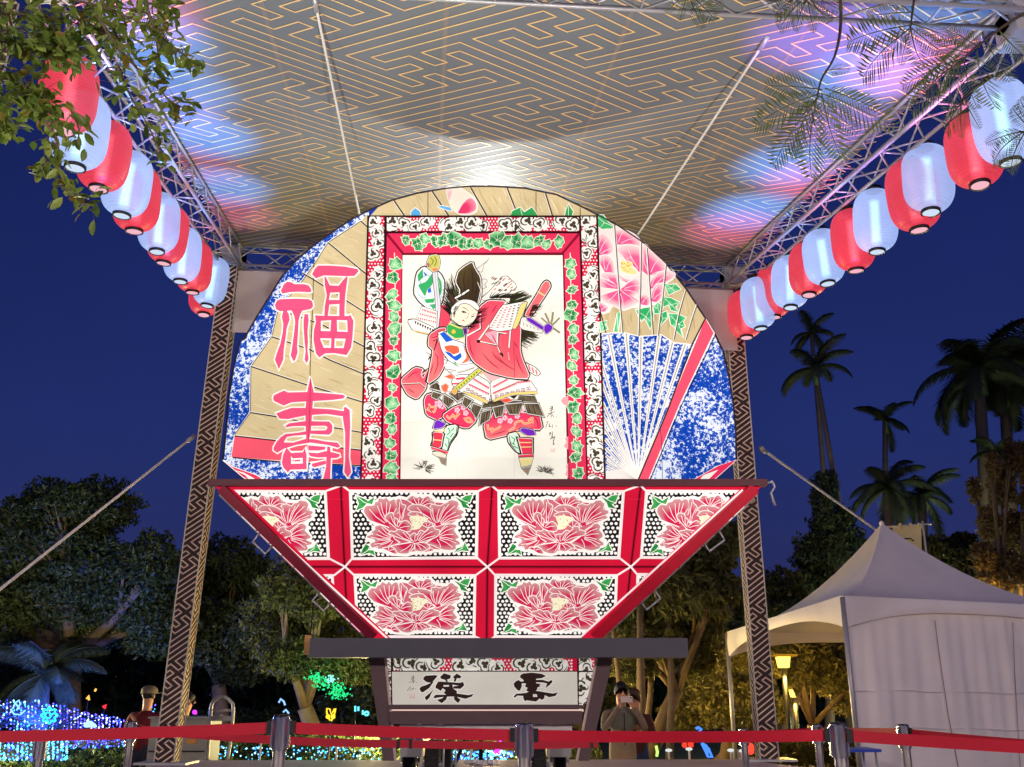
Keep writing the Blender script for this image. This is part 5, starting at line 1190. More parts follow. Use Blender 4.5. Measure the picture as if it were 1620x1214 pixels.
for i, (s_, u, v, c, e) in enumerate(SPOTS):
    q = ceil(u, v); sx = -1 if s_ == 'l' else 1; k = sum(1 for q_ in SPOTS[:i] if q_[0] == s_)
    p = Vector((sx*(3.0+.22*(k % 2)), 6.2+.36*k, .12 if 6.2+.36*k < 7.25 else ZS+.1))
    cn = 'blue' if c is BLU else 'pink' if c is PNK else 'violet'
    wash(p, q, c, e*125, 13, 1, '%s ground wash lamp added out of view %s of the float, number %s from the front' % (cn, 'left' if s_ == 'l' else 'right', ('one', 'two', 'three', 'four', 'five', 'six', 'seven', 'eight', 'nine')[k]), 'colour wash lamps added at the %s of the float' % ('left' if s_ == 'l' else 'right'))

# flood light added out of view behind the float: throws the fan's arc onto the ceiling
fl = wash(Vector((-.35, 11.75, 5.9)), Vector((-.35, 8.0, 6.5)), (1.0, .98, .90), 620, 96, 1, 'black flood light added on a stand hidden behind the top of the fan', None, 'added_flood_light')
b = MB(); b.tube([(-.35, 11.55, ZS), (-.35, 11.55, 5.82)], .025, 8)
for k in range(3): b.tube([(-.35, 11.55, ZS+.7), (-.35+.6*math.cos(k*2.09), 11.55+.3*math.sin(k*2.09), ZS)], .015, 6)
b.build('light_stand', mh, fl)
for x in (-1.9, 1.3): wash(Vector((x, 4.2, .35)), Vector((x*.7, 7.2, 6.3)), ((.88, 1.0, .86) if x < 0 else (1.0, .84, .78)), 820, 88, 1, 'black up-light added out of view on the plaza in front of the float, %s' % ('left' if x < 0 else 'right'), None, 'added_up_light')  # fill lamps added out of view to brighten the ceiling cloth

# ================================================================ BELT BARRIER
MP = M['chrome']; mcap = mat('post_cap', S(40, 44, 46), .35, .6)
def stanchion(u, vtop, Y, zb, label, r=.0235, lean=0):
    p = at(u, vtop, Y); t = thing('barrier_post', label, 'barrier post', (p.x, p.y, zb), 'chrome belt barrier posts')
    zt = p.z; c = Vector((p.x, p.y, 0))
    b = MB(); b.lathe([(0, zb+.03), (r, zb+.03), (r, zt-.10)], c, 24); b.build('pole', MP, t)
    b = MB()
    for pr in ([(r, zt-.122), (r+.007, zt-.120)], [(r+.007, zt-.120), (r+.007, zt-.008)], [(r+.007, zt-.008), (r+.002, zt-.004)]): b.lathe(pr, c, 24)
    for k in range(4):
        th = k*math.pi/2; b.box(c+Vector(((r+.005)*math.cos(th), (r+.005)*math.sin(th), zt-.065)), (.012, .018, .1), (Vector((math.cos(th), math.sin(th), 0)), Vector((-math.sin(th), math.cos(th), 0)), Vector((0, 0, 1))))
    b.build('belt_head', MP, t)
    b = MB(); b.lathe([(r+.004, zt-.004), (r+.004, zt), (0, zt+.002)], c, 24); b.build('cap', mcap, t)
    b = MB(); b.lathe([(0, zb+.035), (.06, zb+.035), (.15, zb+.015), (.16, zb), (0, zb)], c, 28); b.build('foot', MP, t)
    return Vector((p.x, p.y, zt))
S1 = stanchion(446, 1131, 3.75, 0, 'chrome barrier post in front of the left side of the float base')
S2 = stanchion(829, 1143.5, 3.75, 0, 'large chrome barrier post right in front of the float wheels')
S3 = stanchion(1324, 1143, 3.75, 0, 'chrome barrier post in front of the white tent')
F1 = stanchion(209, 1141, 6.4, 0, 'thin chrome barrier post of the far row beside the left canopy post')
F2 = stanchion(1292, 1146, 6.6, 0, 'thin chrome barrier post just left of the large post before the tent')
F3 = stanchion(1176, 1152, 7.4, 0, 'thin chrome barrier post of the far row beside the right canopy post')
F4 = stanchion(1428, 1146, 5.4, 0, 'chrome barrier post in front of the white tent wall')
F5 = stanchion(66, 1168, 6.0, 0, 'dim chrome barrier post at the far left before the blue lights')
def belt(p, q, label, dz=.02, h=.05, sag=.0, twist=0):
    t = thing('barrier_belt', label, 'belt', p, 'red barrier belts')
    p = Vector(p); q = Vector(q); b = MB(); N = 24; vs_ = []; d = (q-p).normalized(); nn = d.cross(Vector((0, 0, 1))).normalized()
    for i in range(N+1):
        f = i/N; c = p.lerp(q, f)-Vector((0, 0, dz+sag*4*f*(1-f))); tw = twist*math.sin(math.pi*f)
        vs_ += [c+nn*tw*.02+nn*.0008, c-Vector((0, 0, h))-nn*tw*.02+nn*.0008, c-Vector((0, 0, h))-nn*tw*.02-nn*.0008, c+nn*tw*.02-nn*.0008]
    fs = []
    for i in range(N):
        k = i*4
        for j in range(4): fs.append((k+j, k+(j+1) % 4, k+4+(j+1) % 4, k+4+j))
    fs += [(3, 2, 1, 0), (N*4, N*4+1, N*4+2, N*4+3)]
    b.add(vs_, fs, smooth=False); b.build('belt', M['tape'], t)
    for e_, s_ in ((p, 1), (q, -1)):
        b = MB(); b.box(e_+d*s_*.042-Vector((0, 0, dz+h/2)), (.02, .014, h+.008), (d, nn, Vector((0, 0, 1)))); b.build('belt_clip', M['black'], t)
belt(at(-70, 1147, 3.75), S1, 'red belt running from the left edge to the chrome post left of the float', .024, .040, .004, .1)
belt(S1, S2, 'red belt stretched across the float base between the two middle posts', .024, .040, .003, .1)
belt(S2, S3, 'red belt stretched from the middle post to the post before the tent', .024, .040, .006, .4)
belt(S3, at(1720, 1166, 3.4), 'red belt running from the post before the tent to the right edge', .024, .040, .002, .1)
belt(F1, at(640, 1166, 6.9), 'lower far red belt behind the near belts in front of the float', .02, .05, .02)
belt(F3, F2, 'far red belt between the two thin posts at the right', .02, .05, .002)
belt(F2, F4, 'far red belt crossing behind the large post before the tent', .02, .05, .0)
belt(F4, at(1700, 1168, 4.6), 'red belt sloping down from the tent wall post to the right edge', .02, .05, .004)
belt(at(640, 1166, 6.9), at(945, 1166, 7.2), 'far red belt seen between the float wheels', .02, .05, .01)

# ================================================================ TENT
def tent():
    N_, F_, = Vector((4.21, 12.5, 0)), Vector((3.495, 16.12, 0)); e1 = F_-N_; e2 = Vector((e1.y, -e1.x, 0)); 
    C4 = [N_, N_+e2, N_+e1+e2, F_]; zs = [2.33, 2.24, 2.12, 2.10]
    cen = (N_+C4[2])/2; apex = Vector((cen.x, cen.y, at(1395, 828, 14.67).z))
    t = thing('pagoda_tent', 'white peaked pagoda tent with a closed side wall right of the float', 'tent', N_)
    mt = M['tentcloth']
    b = MB(); K, Q = 10, 14; vs_ = []; fs = []
    for s_ in range(4):
        a0, a1 = C4[s_]+Vector((0, 0, zs[s_])), C4[(s_+1) % 4]+Vector((0, 0, zs[(s_+1) % 4])); base = len(vs_)
        for j in range(K+1):
            f = j/K
            for i in range(Q+1):
                g_ = i/Q; p = a0.lerp(a1, g_); q = p.lerp(apex, f)
                h0 = p.z+(apex.z-p.z)*(f**1.75); q.z = h0-.05*math.sin(math.pi*g_)*(1-f)*math.sin(math.pi*min(1, f*1.6+.1)); vs_.append(q)
        for j in range(K):
            for i in range(Q): k = base+j*(Q+1)+i; fs.append((k, k+1, k+Q+2, k+Q+1))
    b.add(vs_, fs, smooth=True); b.build('roof', mt, t)
    for s_ in range(4):      # scalloped valances
        a0, a1 = C4[s_]+Vector((0, 0, zs[s_])), C4[(s_+1) % 4]+Vector((0, 0, zs[(s_+1) % 4])); out_ = (a1-a0).cross(Vector((0, 0, 1))).normalized()
        b = MB(); vs_ = []; n_ = 26
        for i in range(n_+1):
            g_ = i/n_; p = a0.lerp(a1, g_)+out_*.004; dr = .16+.24*abs(2*g_-1)**2.6
            for k in range(5): vs_.append(p-Vector((0, 0, dr*k/4))+out_*(.03*math.sin(math.pi*k/4)*(.4+.6*math.sin(i*1.1)**2)))
        b.add(vs_, [(i*5+k, (i+1)*5+k, (i+1)*5+k+1, i*5+k+1) for i in range(n_) for k in range(4)], smooth=True); b.build('valance', mt, t)
    for p, z in zip(C4, zs):
        b = MB(); b.tube([p+Vector((0, 0, 0)), p+Vector((0, 0, z-.02))], .032, 10); b.build('leg', M['steel'], t)
        b = MB(); b.box(p+Vector((0, 0, .006)), (.2, .2, .012)); b.build('foot_plate', M['steel'], t)
    def wall(a0, a1, z0, z1, name):
        b = MB(); n_, m_ = 130, 14; out_ = (a1-a0).cross(Vector((0, 0, 1))).normalized(); vs_ = []; r = random.Random(5); ph = [r.uniform(0, 6.28) for _ in range(6)]
        for j in range(m_+1):
            for i in range(n_+1):
                g_ = i/n_; p = a0.lerp(a1, g_); f = j/m_
                w_ = .020*math.sin(g_*24+ph[0]+.8*math.sin(f*4+g_*9)+2*math.sin(g_*5))+.014*math.sin(g_*57+ph[1]+f*2.5+3*math.sin(g_*7+1))*(.4+f)+.012*math.sin(g_*120+ph[2]-f*3+2*math.sin(g_*11))*f
                vs_.append(p-out_*(.06)+out_*w_*(.35+.65*math.sin(math.pi*min(1, f+.15)))+Vector((0, 0, z0+(z1-z0)*f)))
        b.add(vs_, [(j*(n_+1)+i, j*(n_+1)+i+1, (j+1)*(n_+1)+i+1, (j+1)*(n_+1)+i) for j in range(m_) for i in range(n_)], smooth=True); return b.build(name, M['tentcloth'], t)
    wall(C4[0]+Vector((.06, 0, 0)), C4[1], .03, 2.2, 'side_wall'); wall(C4[1], C4[2], .03, 2.1, 'side_wall')
    b = MB(); p = apex; b.lathe([(.03, -.06), (.04, 0), (.02, .03), (0, .04)], p, 10); b.build('peak_cap', mt, t)
    return C4, apex
TC, TAP = tent()
tn_ = next(o for o in bpy.data.objects if o.name == 'pagoda_tent'); wn = (TC[1]-TC[0]).cross(Vector((0, 0, 1))).normalized()
for pts_, r_ in (([(1479, 982), (1488, 1050), (1500, 1130), (1516, 1214)], .005), ([(1602, 985), (1606, 1080), (1614, 1214)], .004)):
    b = MB(); b.tube([on_plane(u, v, TC[0]-wn*.015, wn) for u, v in pts_], r_, 6); b.build('wall_seam', mat('seam_cord', S(150, 136, 140), .7), tn_)
for v_ in (1092, 1150):
    b = MB(); b.tube([on_plane(1350+i*30, v_+i*.6+1.5*math.sin(i*1.7), TC[0]-wn*.028, wn) for i in range(10)], .004, 5); b.build('wall_crease', M['tentcloth'], tn_)
# flag behind the tent
fp = at(1466, 900, 17.5); t = thing('banner_flag', 'pale yellow vertical banner on a pole behind the tent peak', 'flag', (fp.x, fp.y, 0))
ft = at(1460, 829, 17.5); b = MB(); b.tube([(fp.x, fp.y, 0), (ft.x, ft.y, ft.z+.05)], .02, 8); b.tube([at(1400, 834, 17.5), at(1473, 829, 17.5)], .016, 8); b.build('pole', M['white_metal'], t)
b = MB(); n_ = 8; vs_ = []
for j in range(n_+1):
    for i in range(5):
        u = 1412+i*11+j*.9; v = 834+j*12-i*.6; p = at(u, v, 17.48); vs_.append(p+Vector((0, .02*math.sin(j*1.2+i), 0)))
b.add(vs_, [(j*5+i, j*5+i+1, (j+1)*5+i+1, (j+1)*5+i) for j in range(n_) for i in range(4)], smooth=True); b.build('banner_cloth', mat('yellow_cloth', S(238, 222, 160), .8, 0, .05), t)
b = MB()
for u in (1424, 1440, 1455): b.box(at(u, 832.5, 17.48), (.05, .05, .1))
b.build('banner_loop', mat('loop_cloth', S(238, 222, 160), .8, 0, .05), t)
b = MB(); b.tube([at(1428, 853, 17.44), at(1440, 852, 17.44), at(1446, 856, 17.44)], .012, 6); b.build('banner_mark', M['black'], t)
# folding table corner beside the tent
t = thing('blue_table', 'small blue table standing behind the post before the tent', 'table', at(1352, 1186, 11.5))
p = at(1352, 1186, 11.5); b = MB(); b.box(p, (.42, .5, .03)); b.build('table_top', mat('blue_plastic', S(30, 70, 190), .4), t)
for sx in (-1, 1):
    for sy in (-1, 1):
        b = MB(); b.tube([(p.x+sx*.16, p.y+sy*.2, 0), (p.x+sx*.16, p.y+sy*.2, p.z)], .014, 8); b.build('leg', M['steel'], t)
# ================================================================ TREES
def leaf_cloud(name, blobs, n, size, parent, c0, c1, rng, mat_=None, droop=0.0, thin=.42):
    """blobs: (centre, (rx,ry,rz)); leaves are folded diamonds spread through the outer part of each clump"""
    vol = np.array([r[0]*r[1]+r[1]*r[2]+r[0]*r[2] for _, r in blobs]); pick = rng.choice(len(blobs), n, p=vol/vol.sum())
    C = np.array([tuple(b[0]) for b in blobs])[pick]; Rr = np.array([b[1] for b in blobs])[pick]
    d = rng.normal(size=(n, 3)); d /= np.linalg.norm(d, axis=1)[:, None]
    rad = rng.random(n)**.42; rad = .35+.65*rad
    lump = 1+.16*np.sin(d[:, 0]*7+pick)*np.sin(d[:, 1]*6+pick*2)+.14*np.sin(d[:, 2]*9+pick*3)
    P = C+d*Rr*(rad*lump)[:, None]
    t = rng.normal(size=(n, 3))+d*.5; t[:, 2] -= droop; t /= np.linalg.norm(t, axis=1)[:, None]
    s = np.cross(t, rng.normal(size=(n, 3))); s /= np.linalg.norm(s, axis=1)[:, None]; nn = np.cross(t, s)
    sz = size*(.6+.8*rng.random(n))[:, None]
    V = np.stack([P-t*sz*.5, P+s*sz*thin*.5+nn*sz*.06, P+t*sz*.5, P-s*sz*thin*.5+nn*sz*.06], 1).reshape(-1, 3)
    F = np.arange(n*4).reshape(n, 4)
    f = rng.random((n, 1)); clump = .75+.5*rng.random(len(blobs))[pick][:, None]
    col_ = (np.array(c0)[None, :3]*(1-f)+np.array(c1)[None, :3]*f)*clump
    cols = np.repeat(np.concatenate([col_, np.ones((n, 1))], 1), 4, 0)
    o = mesh_np(name, V, F, mat_ or M['leaf'], parent, cols); return o
def tree(name, label, Y, blobs, base, n, size, c0, c1, group, seed, trunk_r=.18, flare=True, zb=-.5, barkm=None):
    rng = np.random.default_rng(seed); r = random.Random(seed)
    bp = at(base[0], 1150, Y); bp.z = zb
    t = thing(name, label, 'tree', bp, group)
    bl = []
    for (u, v, ru, rv) in blobs:
        y = Y+r.uniform(-.06, .06)*Y; c = at(u, v, y); k = px(1, y); bl.append((c, (ru*k, (ru+rv)*.5*k, rv*k)))
    leaf_cloud('crown', bl, n, size, t, c0, c1, rng)['kind'] = 'stuff'
    low = min(bl, key=lambda q: q[0].z-q[1][2]); top = max(bl, key=lambda q: q[0].z); fork = bp.lerp(top[0], .38); fork.x += r.uniform(-.2, .2)
    b = MB(); mid = bp.lerp(fork, .5)+Vector((r.uniform(-.15, .15), 0, 0))
    b.tube([bp, bp+Vector((0, 0, .25)), mid, fork], [trunk_r*1.5, trunk_r*1.1, trunk_r*.9, trunk_r*.75], 10); b.build('trunk', barkm or M['bark'], t)
    b = MB()
    for c, rr_ in bl:
        m_ = fork.lerp(c, .5)+Vector((r.uniform(-.3, .3), r.uniform(-.3, .3), r.uniform(-.1, .3)))
        b.tube([fork, m_, c], [trunk_r*.5, trunk_r*.3, trunk_r*.08], 7)
        for k in range(3):
            q = c+Vector((r.uniform(-1, 1)*rr_[0], r.uniform(-1, 1)*rr_[1], r.uniform(-.6, .9)*rr_[2]))*.8
            b.tube([m_, (m_+q)/2+Vector((0, 0, .1)), q], [trunk_r*.2, trunk_r*.12, .008], 5)
    b.build('limb', barkm or M['bark'], t); return t
DG0, DG1 = (.035, .055, .018), (.10, .13, .04)
tree('broadleaf_tree', 'large dark round-headed tree at the far left above the blue lights', 24, [(95, 830, 95, 62), (20, 880, 70, 60), (160, 800, 60, 40), (150, 900, 80, 55), (60, 950, 80, 50), (215, 930, 60, 55), (240, 890, 45, 45), (250, 985, 55, 50), (10, 985, 50, 45), (150, 985, 75, 40), (100, 790, 40, 26), (35, 815, 35, 30)], (100, 0), 46000, .135, DG0, DG1, 'trees behind the float', 11, .35)
tree('broadleaf_tree', 'dark tree just right of the left canopy post', 27, [(360, 900, 55, 45), (330, 950, 50, 60), (400, 930, 45, 45), (350, 1000, 60, 50), (300, 1000, 40, 50), (380, 1040, 50, 40)], (350, 0), 22000, .15, DG0, (.07, .09, .04), 'trees behind the float', 12, .25)
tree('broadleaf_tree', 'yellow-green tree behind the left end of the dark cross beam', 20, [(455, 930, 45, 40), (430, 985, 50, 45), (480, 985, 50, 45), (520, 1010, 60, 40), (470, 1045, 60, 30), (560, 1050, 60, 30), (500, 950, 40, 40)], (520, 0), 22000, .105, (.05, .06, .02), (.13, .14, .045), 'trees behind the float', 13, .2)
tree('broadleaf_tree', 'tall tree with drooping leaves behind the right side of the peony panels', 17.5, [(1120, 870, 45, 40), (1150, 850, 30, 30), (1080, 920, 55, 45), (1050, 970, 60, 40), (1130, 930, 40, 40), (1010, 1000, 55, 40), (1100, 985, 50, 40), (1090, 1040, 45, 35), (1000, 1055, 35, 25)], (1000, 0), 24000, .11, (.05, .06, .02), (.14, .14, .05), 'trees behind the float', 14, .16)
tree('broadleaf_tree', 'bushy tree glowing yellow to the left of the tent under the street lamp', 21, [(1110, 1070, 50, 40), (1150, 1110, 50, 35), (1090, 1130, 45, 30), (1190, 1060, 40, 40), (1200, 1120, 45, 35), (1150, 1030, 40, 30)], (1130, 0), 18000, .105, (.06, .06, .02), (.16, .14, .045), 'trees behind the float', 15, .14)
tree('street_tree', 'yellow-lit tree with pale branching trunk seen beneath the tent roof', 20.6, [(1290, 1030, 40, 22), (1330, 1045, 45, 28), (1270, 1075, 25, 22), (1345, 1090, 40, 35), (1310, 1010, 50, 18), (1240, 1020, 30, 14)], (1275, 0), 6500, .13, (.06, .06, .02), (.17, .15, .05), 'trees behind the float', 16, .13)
tree('broadleaf_tree', 'dark tree between the right canopy post and the tent roof', 30, [(1240, 940, 45, 35), (1200, 950, 40, 40), (1290, 925, 40, 30), (1250, 980, 50, 30), (1180, 990, 40, 30)], (1230, 0), 9000, .2, DG0, (.08, .09, .04), 'trees behind the float', 17, .2)
tree('conifer_tree', 'thin dark conifer standing left of the tent peak', 33, [(1300, 800, 14, 50), (1310, 850, 30, 40), (1330, 830, 20, 30), (1295, 880, 40, 40), (1350, 870, 30, 30), (1315, 770, 10, 30)], (1310, 0), 7000, .2, DG0, (.06, .08, .05), 'trees behind the float', 18, .16)
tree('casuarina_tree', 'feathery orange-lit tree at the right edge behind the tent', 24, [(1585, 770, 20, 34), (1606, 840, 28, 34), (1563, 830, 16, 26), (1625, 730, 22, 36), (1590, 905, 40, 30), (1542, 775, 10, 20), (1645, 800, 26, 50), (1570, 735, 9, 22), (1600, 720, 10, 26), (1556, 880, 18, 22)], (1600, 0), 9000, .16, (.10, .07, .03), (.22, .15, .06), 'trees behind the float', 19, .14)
tree('broadleaf_tree', 'small dark tree peeping over the right slope of the tent roof', 26, [(1500, 880, 35, 25), (1545, 890, 30, 25), (1470, 870, 25, 20), (1525, 860, 20, 18)], (1500, 0), 5000, .18, DG0, (.09, .09, .04), 'trees behind the float', 20, .12)
tree('broadleaf_tree', 'low dark tree behind the wheels and the man with the phone', 26, [(960, 1060, 40, 40), (930, 1100, 60, 30), (700, 1100, 90, 30), (800, 1090, 90, 40), (620, 1090, 60, 50), (560, 1110, 50, 40)], (900, 0), 12000, .2, DG0, (.07, .08, .03), 'trees behind the float', 21, .16)
# slim trunks near the man
for i, (u, v0, w_) in enumerate(((1000, 1010, .075), (985, 990, .05), (1052, 1010, .06), (1008, 1000, .05))):
    p = at(u, 1150, 16+i*.4); p.z = -.5; q = at(u+(12, -22, 4, 26)[i], v0-60, 16+i*.4)
    t = thing('slender_tree', ['slender yellow-lit trunk behind the man with the phone', 'slender leaning trunk beside the right end of the float base', 'slender trunk with the small lamp beside it', 'thin trunk forking up behind the peony panels'][i], 'tree', p, 'slender trunks behind the float')
    b = MB(); b.tube([p, p.lerp(q, .5)+Vector((.06, 0, 0)), q], [w_*1.3, w_, w_*.6], 9); b.build('trunk', M['bark'], t)
    leaf_cloud('crown', [(q+Vector((0, 0, .3)), (.9, .9, .5)), (q+Vector((.6, 0, .1)), (.6, .6, .4))], 900, .2, t, (.05, .06, .02), (.14, .14, .05), np.random.default_rng(60+i), droop=.8, thin=.25)['kind'] = 'stuff'

# palms
def palm(label, u, vt, vb, Y, fr, nf, seed, r0=.16, lean=0, shaft=True, name='palm_tree'):
    r = random.Random(seed); top = at(u, vt, Y); bot = at(u+lean, 1150, Y); bot.z = -.5
    t = thing(name, label, 'palm tree', bot, 'palm trees against the dusk sky')
    b = MB(); m_ = bot.lerp(top, .5)+Vector((r.uniform(-.15, .15), 0, 0))
    b.tube([bot, m_, top], [r0*1.3, r0*1.05, r0*.8], 12); b.build('trunk', mat('palm_trunk', S(134, 118, 100), .9, 0, .25, 4), t)
    if shaft:
        b = MB(); b.tube([top-Vector((0, 0, fr*.35)), top, top+Vector((0, 0, fr*.15))], [r0*.95, r0*.8, r0*.3], 10); b.build('crownshaft', mat('crownshaft', S(86, 112, 56), .6), t)
    for k in range(nf):
        th = 2*math.pi*k/nf*1.0+r.uniform(-.3, .3); el = r.choice((1.15, .8, .45, .1, -.25))+r.uniform(-.15, .15)
        L = fr*r.uniform(.8, 1.1); pts = []; p = top+Vector((0, 0, .1)); e = el
        for s_ in range(11):
            pts.append(p.copy()); p = p+Vector((math.cos(th)*math.cos(e), math.sin(th)*math.cos(e), math.sin(e)))*(L/10); e -= .13+.02*s_*.4
        b = MB(); dk = r.uniform(.7, 1.2); c = (.07*dk, .09*dk, .05*dk, 1); b.cur = c
        b.tube(pts, [fr*.012*(1-i/12) for i in range(11)], 5)
        for i in range(48):
            f = (i+1)/49*10; i0 = min(int(f), 9); q = pts[i0].lerp(pts[i0+1], f-i0); d = (pts[i0+1]-pts[i0]).normalized()
            sd = d.cross(Vector((0, 0, 1))).normalized(); ll = fr*.26*math.sin(math.pi*min(1, (i+3)/51))**.6
            for s_ in (-1, 1):
                for dz in (0, .35):
                    tip = q+(sd*s_*(.75-dz*.3)+d*.45+Vector((0, 0, -.35-dz+r.uniform(-.15, .15)))).normalized()*ll
                    wv = d*(fr*.016); b.add([q-wv, q+wv, tip], [(0, 1, 2)])
        b.build('frond', M['leaf'], t, 'paint')
    return t
palm('large royal palm with a dense crown at the right of the sky', 1548, 585, 0, 38, 3.3, 22, 1, .26, 40)
palm('royal palm behind the largest palm with its crown joined to it', 1588, 610, 0, 40, 3.0, 18, 2, .26, 20)
palm('right-hand royal palm cut by the right edge of the sky', 1628, 600, 0, 39, 3.0, 18, 3, .26, 25)
palm('small lone palm high in the sky left of the large palms', 1400, 668, 0, 46, 1.75, 11, 4, .15, 8)
palm('low dark palm directly behind the tent peak', 1405, 775, 0, 30, 1.7, 16, 5, .17, 4, False)
palm('low dark palm behind the pale yellow banner', 1458, 790, 0, 31, 1.6, 14, 6, .17, 4, False)
palm('tall thin palm with a sparse crown standing right of the right lanterns', 1290, 585, 0, 33, 1.7, 11, 7, .10, 105)
palm('thin faint palm top behind the sparse tall palm', 1284, 530, 0, 44, 1.7, 8, 8, .12, 60, False)
palm('palm lit blue low at the left behind the light net', 70, 1075, 0, 22.5, 1.6, 18, 9, .16, 0, False)
palm('slim palm lit orange at the right edge behind the feathery tree', 1578, 720, 0, 37, 1.4, 10, 10, .15, 5, False)

# hedges along the garden
def hedge(label, p0, p1, w_, h, n, seed, c0=DG0, c1=DG1):
    t = thing('hedge', label, 'hedge', p0, 'clipped hedges in the garden'); bl = []
    p0 = Vector(p0); p1 = Vector(p1); k = max(2, int((p1-p0).length/(w_*.7)))
    for i in range(k+1): bl.append((p0.lerp(p1, i/k)+Vector((0, 0, h*.5)), (w_*.7, w_*.5, h*.55)))
    leaf_cloud('foliage', bl, n, .09, t, c0, c1, np.random.default_rng(seed))['kind'] = 'stuff'; return t
hedge('low hedge strung with teal lights behind the float and the hand truck', at(300, 1190, 17)-Vector((0, 0, .2)), at(920, 1190, 17)-Vector((0, 0, .2)), .5, .5, 9000, 31)
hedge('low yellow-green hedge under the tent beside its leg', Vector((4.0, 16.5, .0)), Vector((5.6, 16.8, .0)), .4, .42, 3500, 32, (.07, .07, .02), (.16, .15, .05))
hedge('dark hedge bank at the far left under the light net', at(-40, 1200, 17.5)-Vector((0, 0, .3)), at(200, 1200, 17.5)-Vector((0, 0, .3)), .6, .5, 5000, 33)
hedge('dark hedge line far behind the garden lights', at(150, 1120, 30)-Vector((0, 0, .9)), at(620, 1120, 30)-Vector((0, 0, .9)), .9, .9, 8000, 34)

# far woods closing the park
rng = np.random.default_rng(77); rw = random.Random(77)
bl = [(Vector((x, 62+rw.uniform(-4, 4), rw.uniform(-.2, 1.8))), (4.2, 2.5, rw.uniform(2.4, 4.2))) for x in range(-52, 60, 3)]
w_ = leaf_cloud('far_woods', bl, 60000, .8, None, (.03, .045, .02), (.06, .08, .04), rng); tag(w_, 'dark mass of far trees closing the park behind everything', 'woods', None, 'stuff')

# near leaves at the upper left
NG0, NG1 = (.13, .22, .03), (.42, .54, .12)
def leaf_mesh(c):
    b = MB(); b.cur = c
    o = [(0, 0), (.22, .17), (.5, .24), (.78, .17), (1, 0)]
    vs_ = [(x, y, .04*math.sin(3*x)+abs(y)*.35) for x, y in o]+[(x, 0, .03*math.sin(3*x)) for x, _ in o[1:-1]]+[(x, -y, .04*math.sin(3*x)+abs(y)*.35) for x, y in o[1:-1]]
    # 0..4 upper edge, 5..7 midrib, 8..10 lower edge
    b.add(vs_, [(0, 5, 1), (1, 5, 6, 2), (2, 6, 7, 3), (3, 7, 4), (0, 8, 5), (5, 8, 9, 6), (6, 9, 10, 7), (7, 10, 4)], smooth=True)
    o_ = b.build('leaf', M['leafnear'], None, 'paint'); me = o_.data; bpy.data.objects.remove(o_); return me
rl = random.Random(21)
LM = [leaf_mesh(tuple(NG0[k]+(NG1[k]-NG0[k])*f for k in range(3))+(1,)) for f in (0, .15, .3, .45, .6, .8)]+[leaf_mesh((.30, .24, .04, 1))]
branch = thing('overhanging_branch', 'leafy green branch hanging into the upper left corner in front of the lanterns', 'branch', at(-60, -40, 3.6))
SP = [([(-40, 60), (30, 70), (80, 80), (125, 78)], 3.6, 26, 75), ([(-40, 20), (60, 25), (130, 40), (190, 60)], 3.5, 30, 60), ([(-30, -10), (80, -5), (160, 10), (230, 20), (262, 60)], 3.4, 34, 42), ([(-60, 110), (0, 125), (45, 140), (75, 160)], 3.7, 28, 60), ([(-40, 150), (10, 160), (60, 170), (85, 195)], 3.7, 24, 36), ([(-30, 40), (40, 50), (90, 70), (120, 92)], 3.8, 24, 50),
      ([(160, 10), (230, 40), (270, 70), (312, 105)], 3.3, 24, 20), ([(150, 20), (190, 80), (235, 125), (270, 160), (295, 172)], 3.3, 30, 26), ([(235, 20), (245, 50), (250, 90), (246, 110)], 3.3, 20, 13), ([(185, 100), (205, 150), (235, 200), (255, 245)], 3.5, 26, 20), ([(70, 190), (90, 225), (95, 270), (110, 310), (150, 322)], 3.4, 24, 22), ([(85, 225), (75, 250), (68, 270)], 3.4, 14, 8), ([(110, 170), (125, 205), (120, 230)], 3.5, 14, 10), ([(-30, 180), (0, 190), (20, 205)], 3.6, 20, 20), ([(200, -10), (250, 0), (270, 20)], 3.5, 20, 20)]
cnt = 0; extra = MB(); bt = MB(); rp = Vector(ORG[branch.name])
for path, Y, spread, n_ in SP:
    p3 = [at(u, v, Y) for u, v in smooth(path, 4)]; bt.tube(p3, [.006*(1-.75*i/len(p3)) for i in range(len(p3))], 6)
    for k in range(int(n_*2.9)):
        f = rl.random()**.8*(len(p3)-1); i0 = min(int(f), len(p3)-2); q = p3[i0].lerp(p3[i0+1], f-i0); d = (p3[i0+1]-p3[i0]).normalized()
        off = Vector((rl.gauss(0, 1), rl.gauss(0, 1), rl.gauss(0, 1)))*px(spread*.55, Y); pos = q+off
        dirn = (d*.6+Vector((rl.gauss(0, .7), rl.gauss(0, .5), rl.gauss(-.2, .6)))).normalized(); L = px(rl.uniform(18, 31), Y)
        up_ = Vector((rl.gauss(0, .6), rl.gauss(0, .8)-.4, 1)).normalized(); y_ = up_.cross(dirn).normalized(); z_ = dirn.cross(y_)
        m4 = Matrix(((dirn.x, y_.x, z_.x), (dirn.y, y_.y, z_.y), (dirn.z, y_.z, z_.z))); me = rl.choice(LM if rl.random() < .5 else LM[:6])
        if off.length > .03: bt.tube([q, pos], [.0014, .0008], 4, cap=False)
        if cnt < 300:
            o = bpy.data.objects.new('leaf', me); col.objects.link(o); o.parent = branch; o.location = pos-rp; o.rotation_euler = m4.to_euler(); o.scale = (L, L, L); cnt += 1
        else:
            extra.add([pos+m4@(Vector(v.co)*L) for v in me.vertices], [tuple(p.vertices) for p in me.polygons], [tuple(me.color_attributes[0].data[0].color)]*len(me.vertices), smooth=True)
extra.build('leaves', M['leafnear'], branch, 'paint')['kind'] = 'stuff'
bt.build('twig', M['bark'], branch)

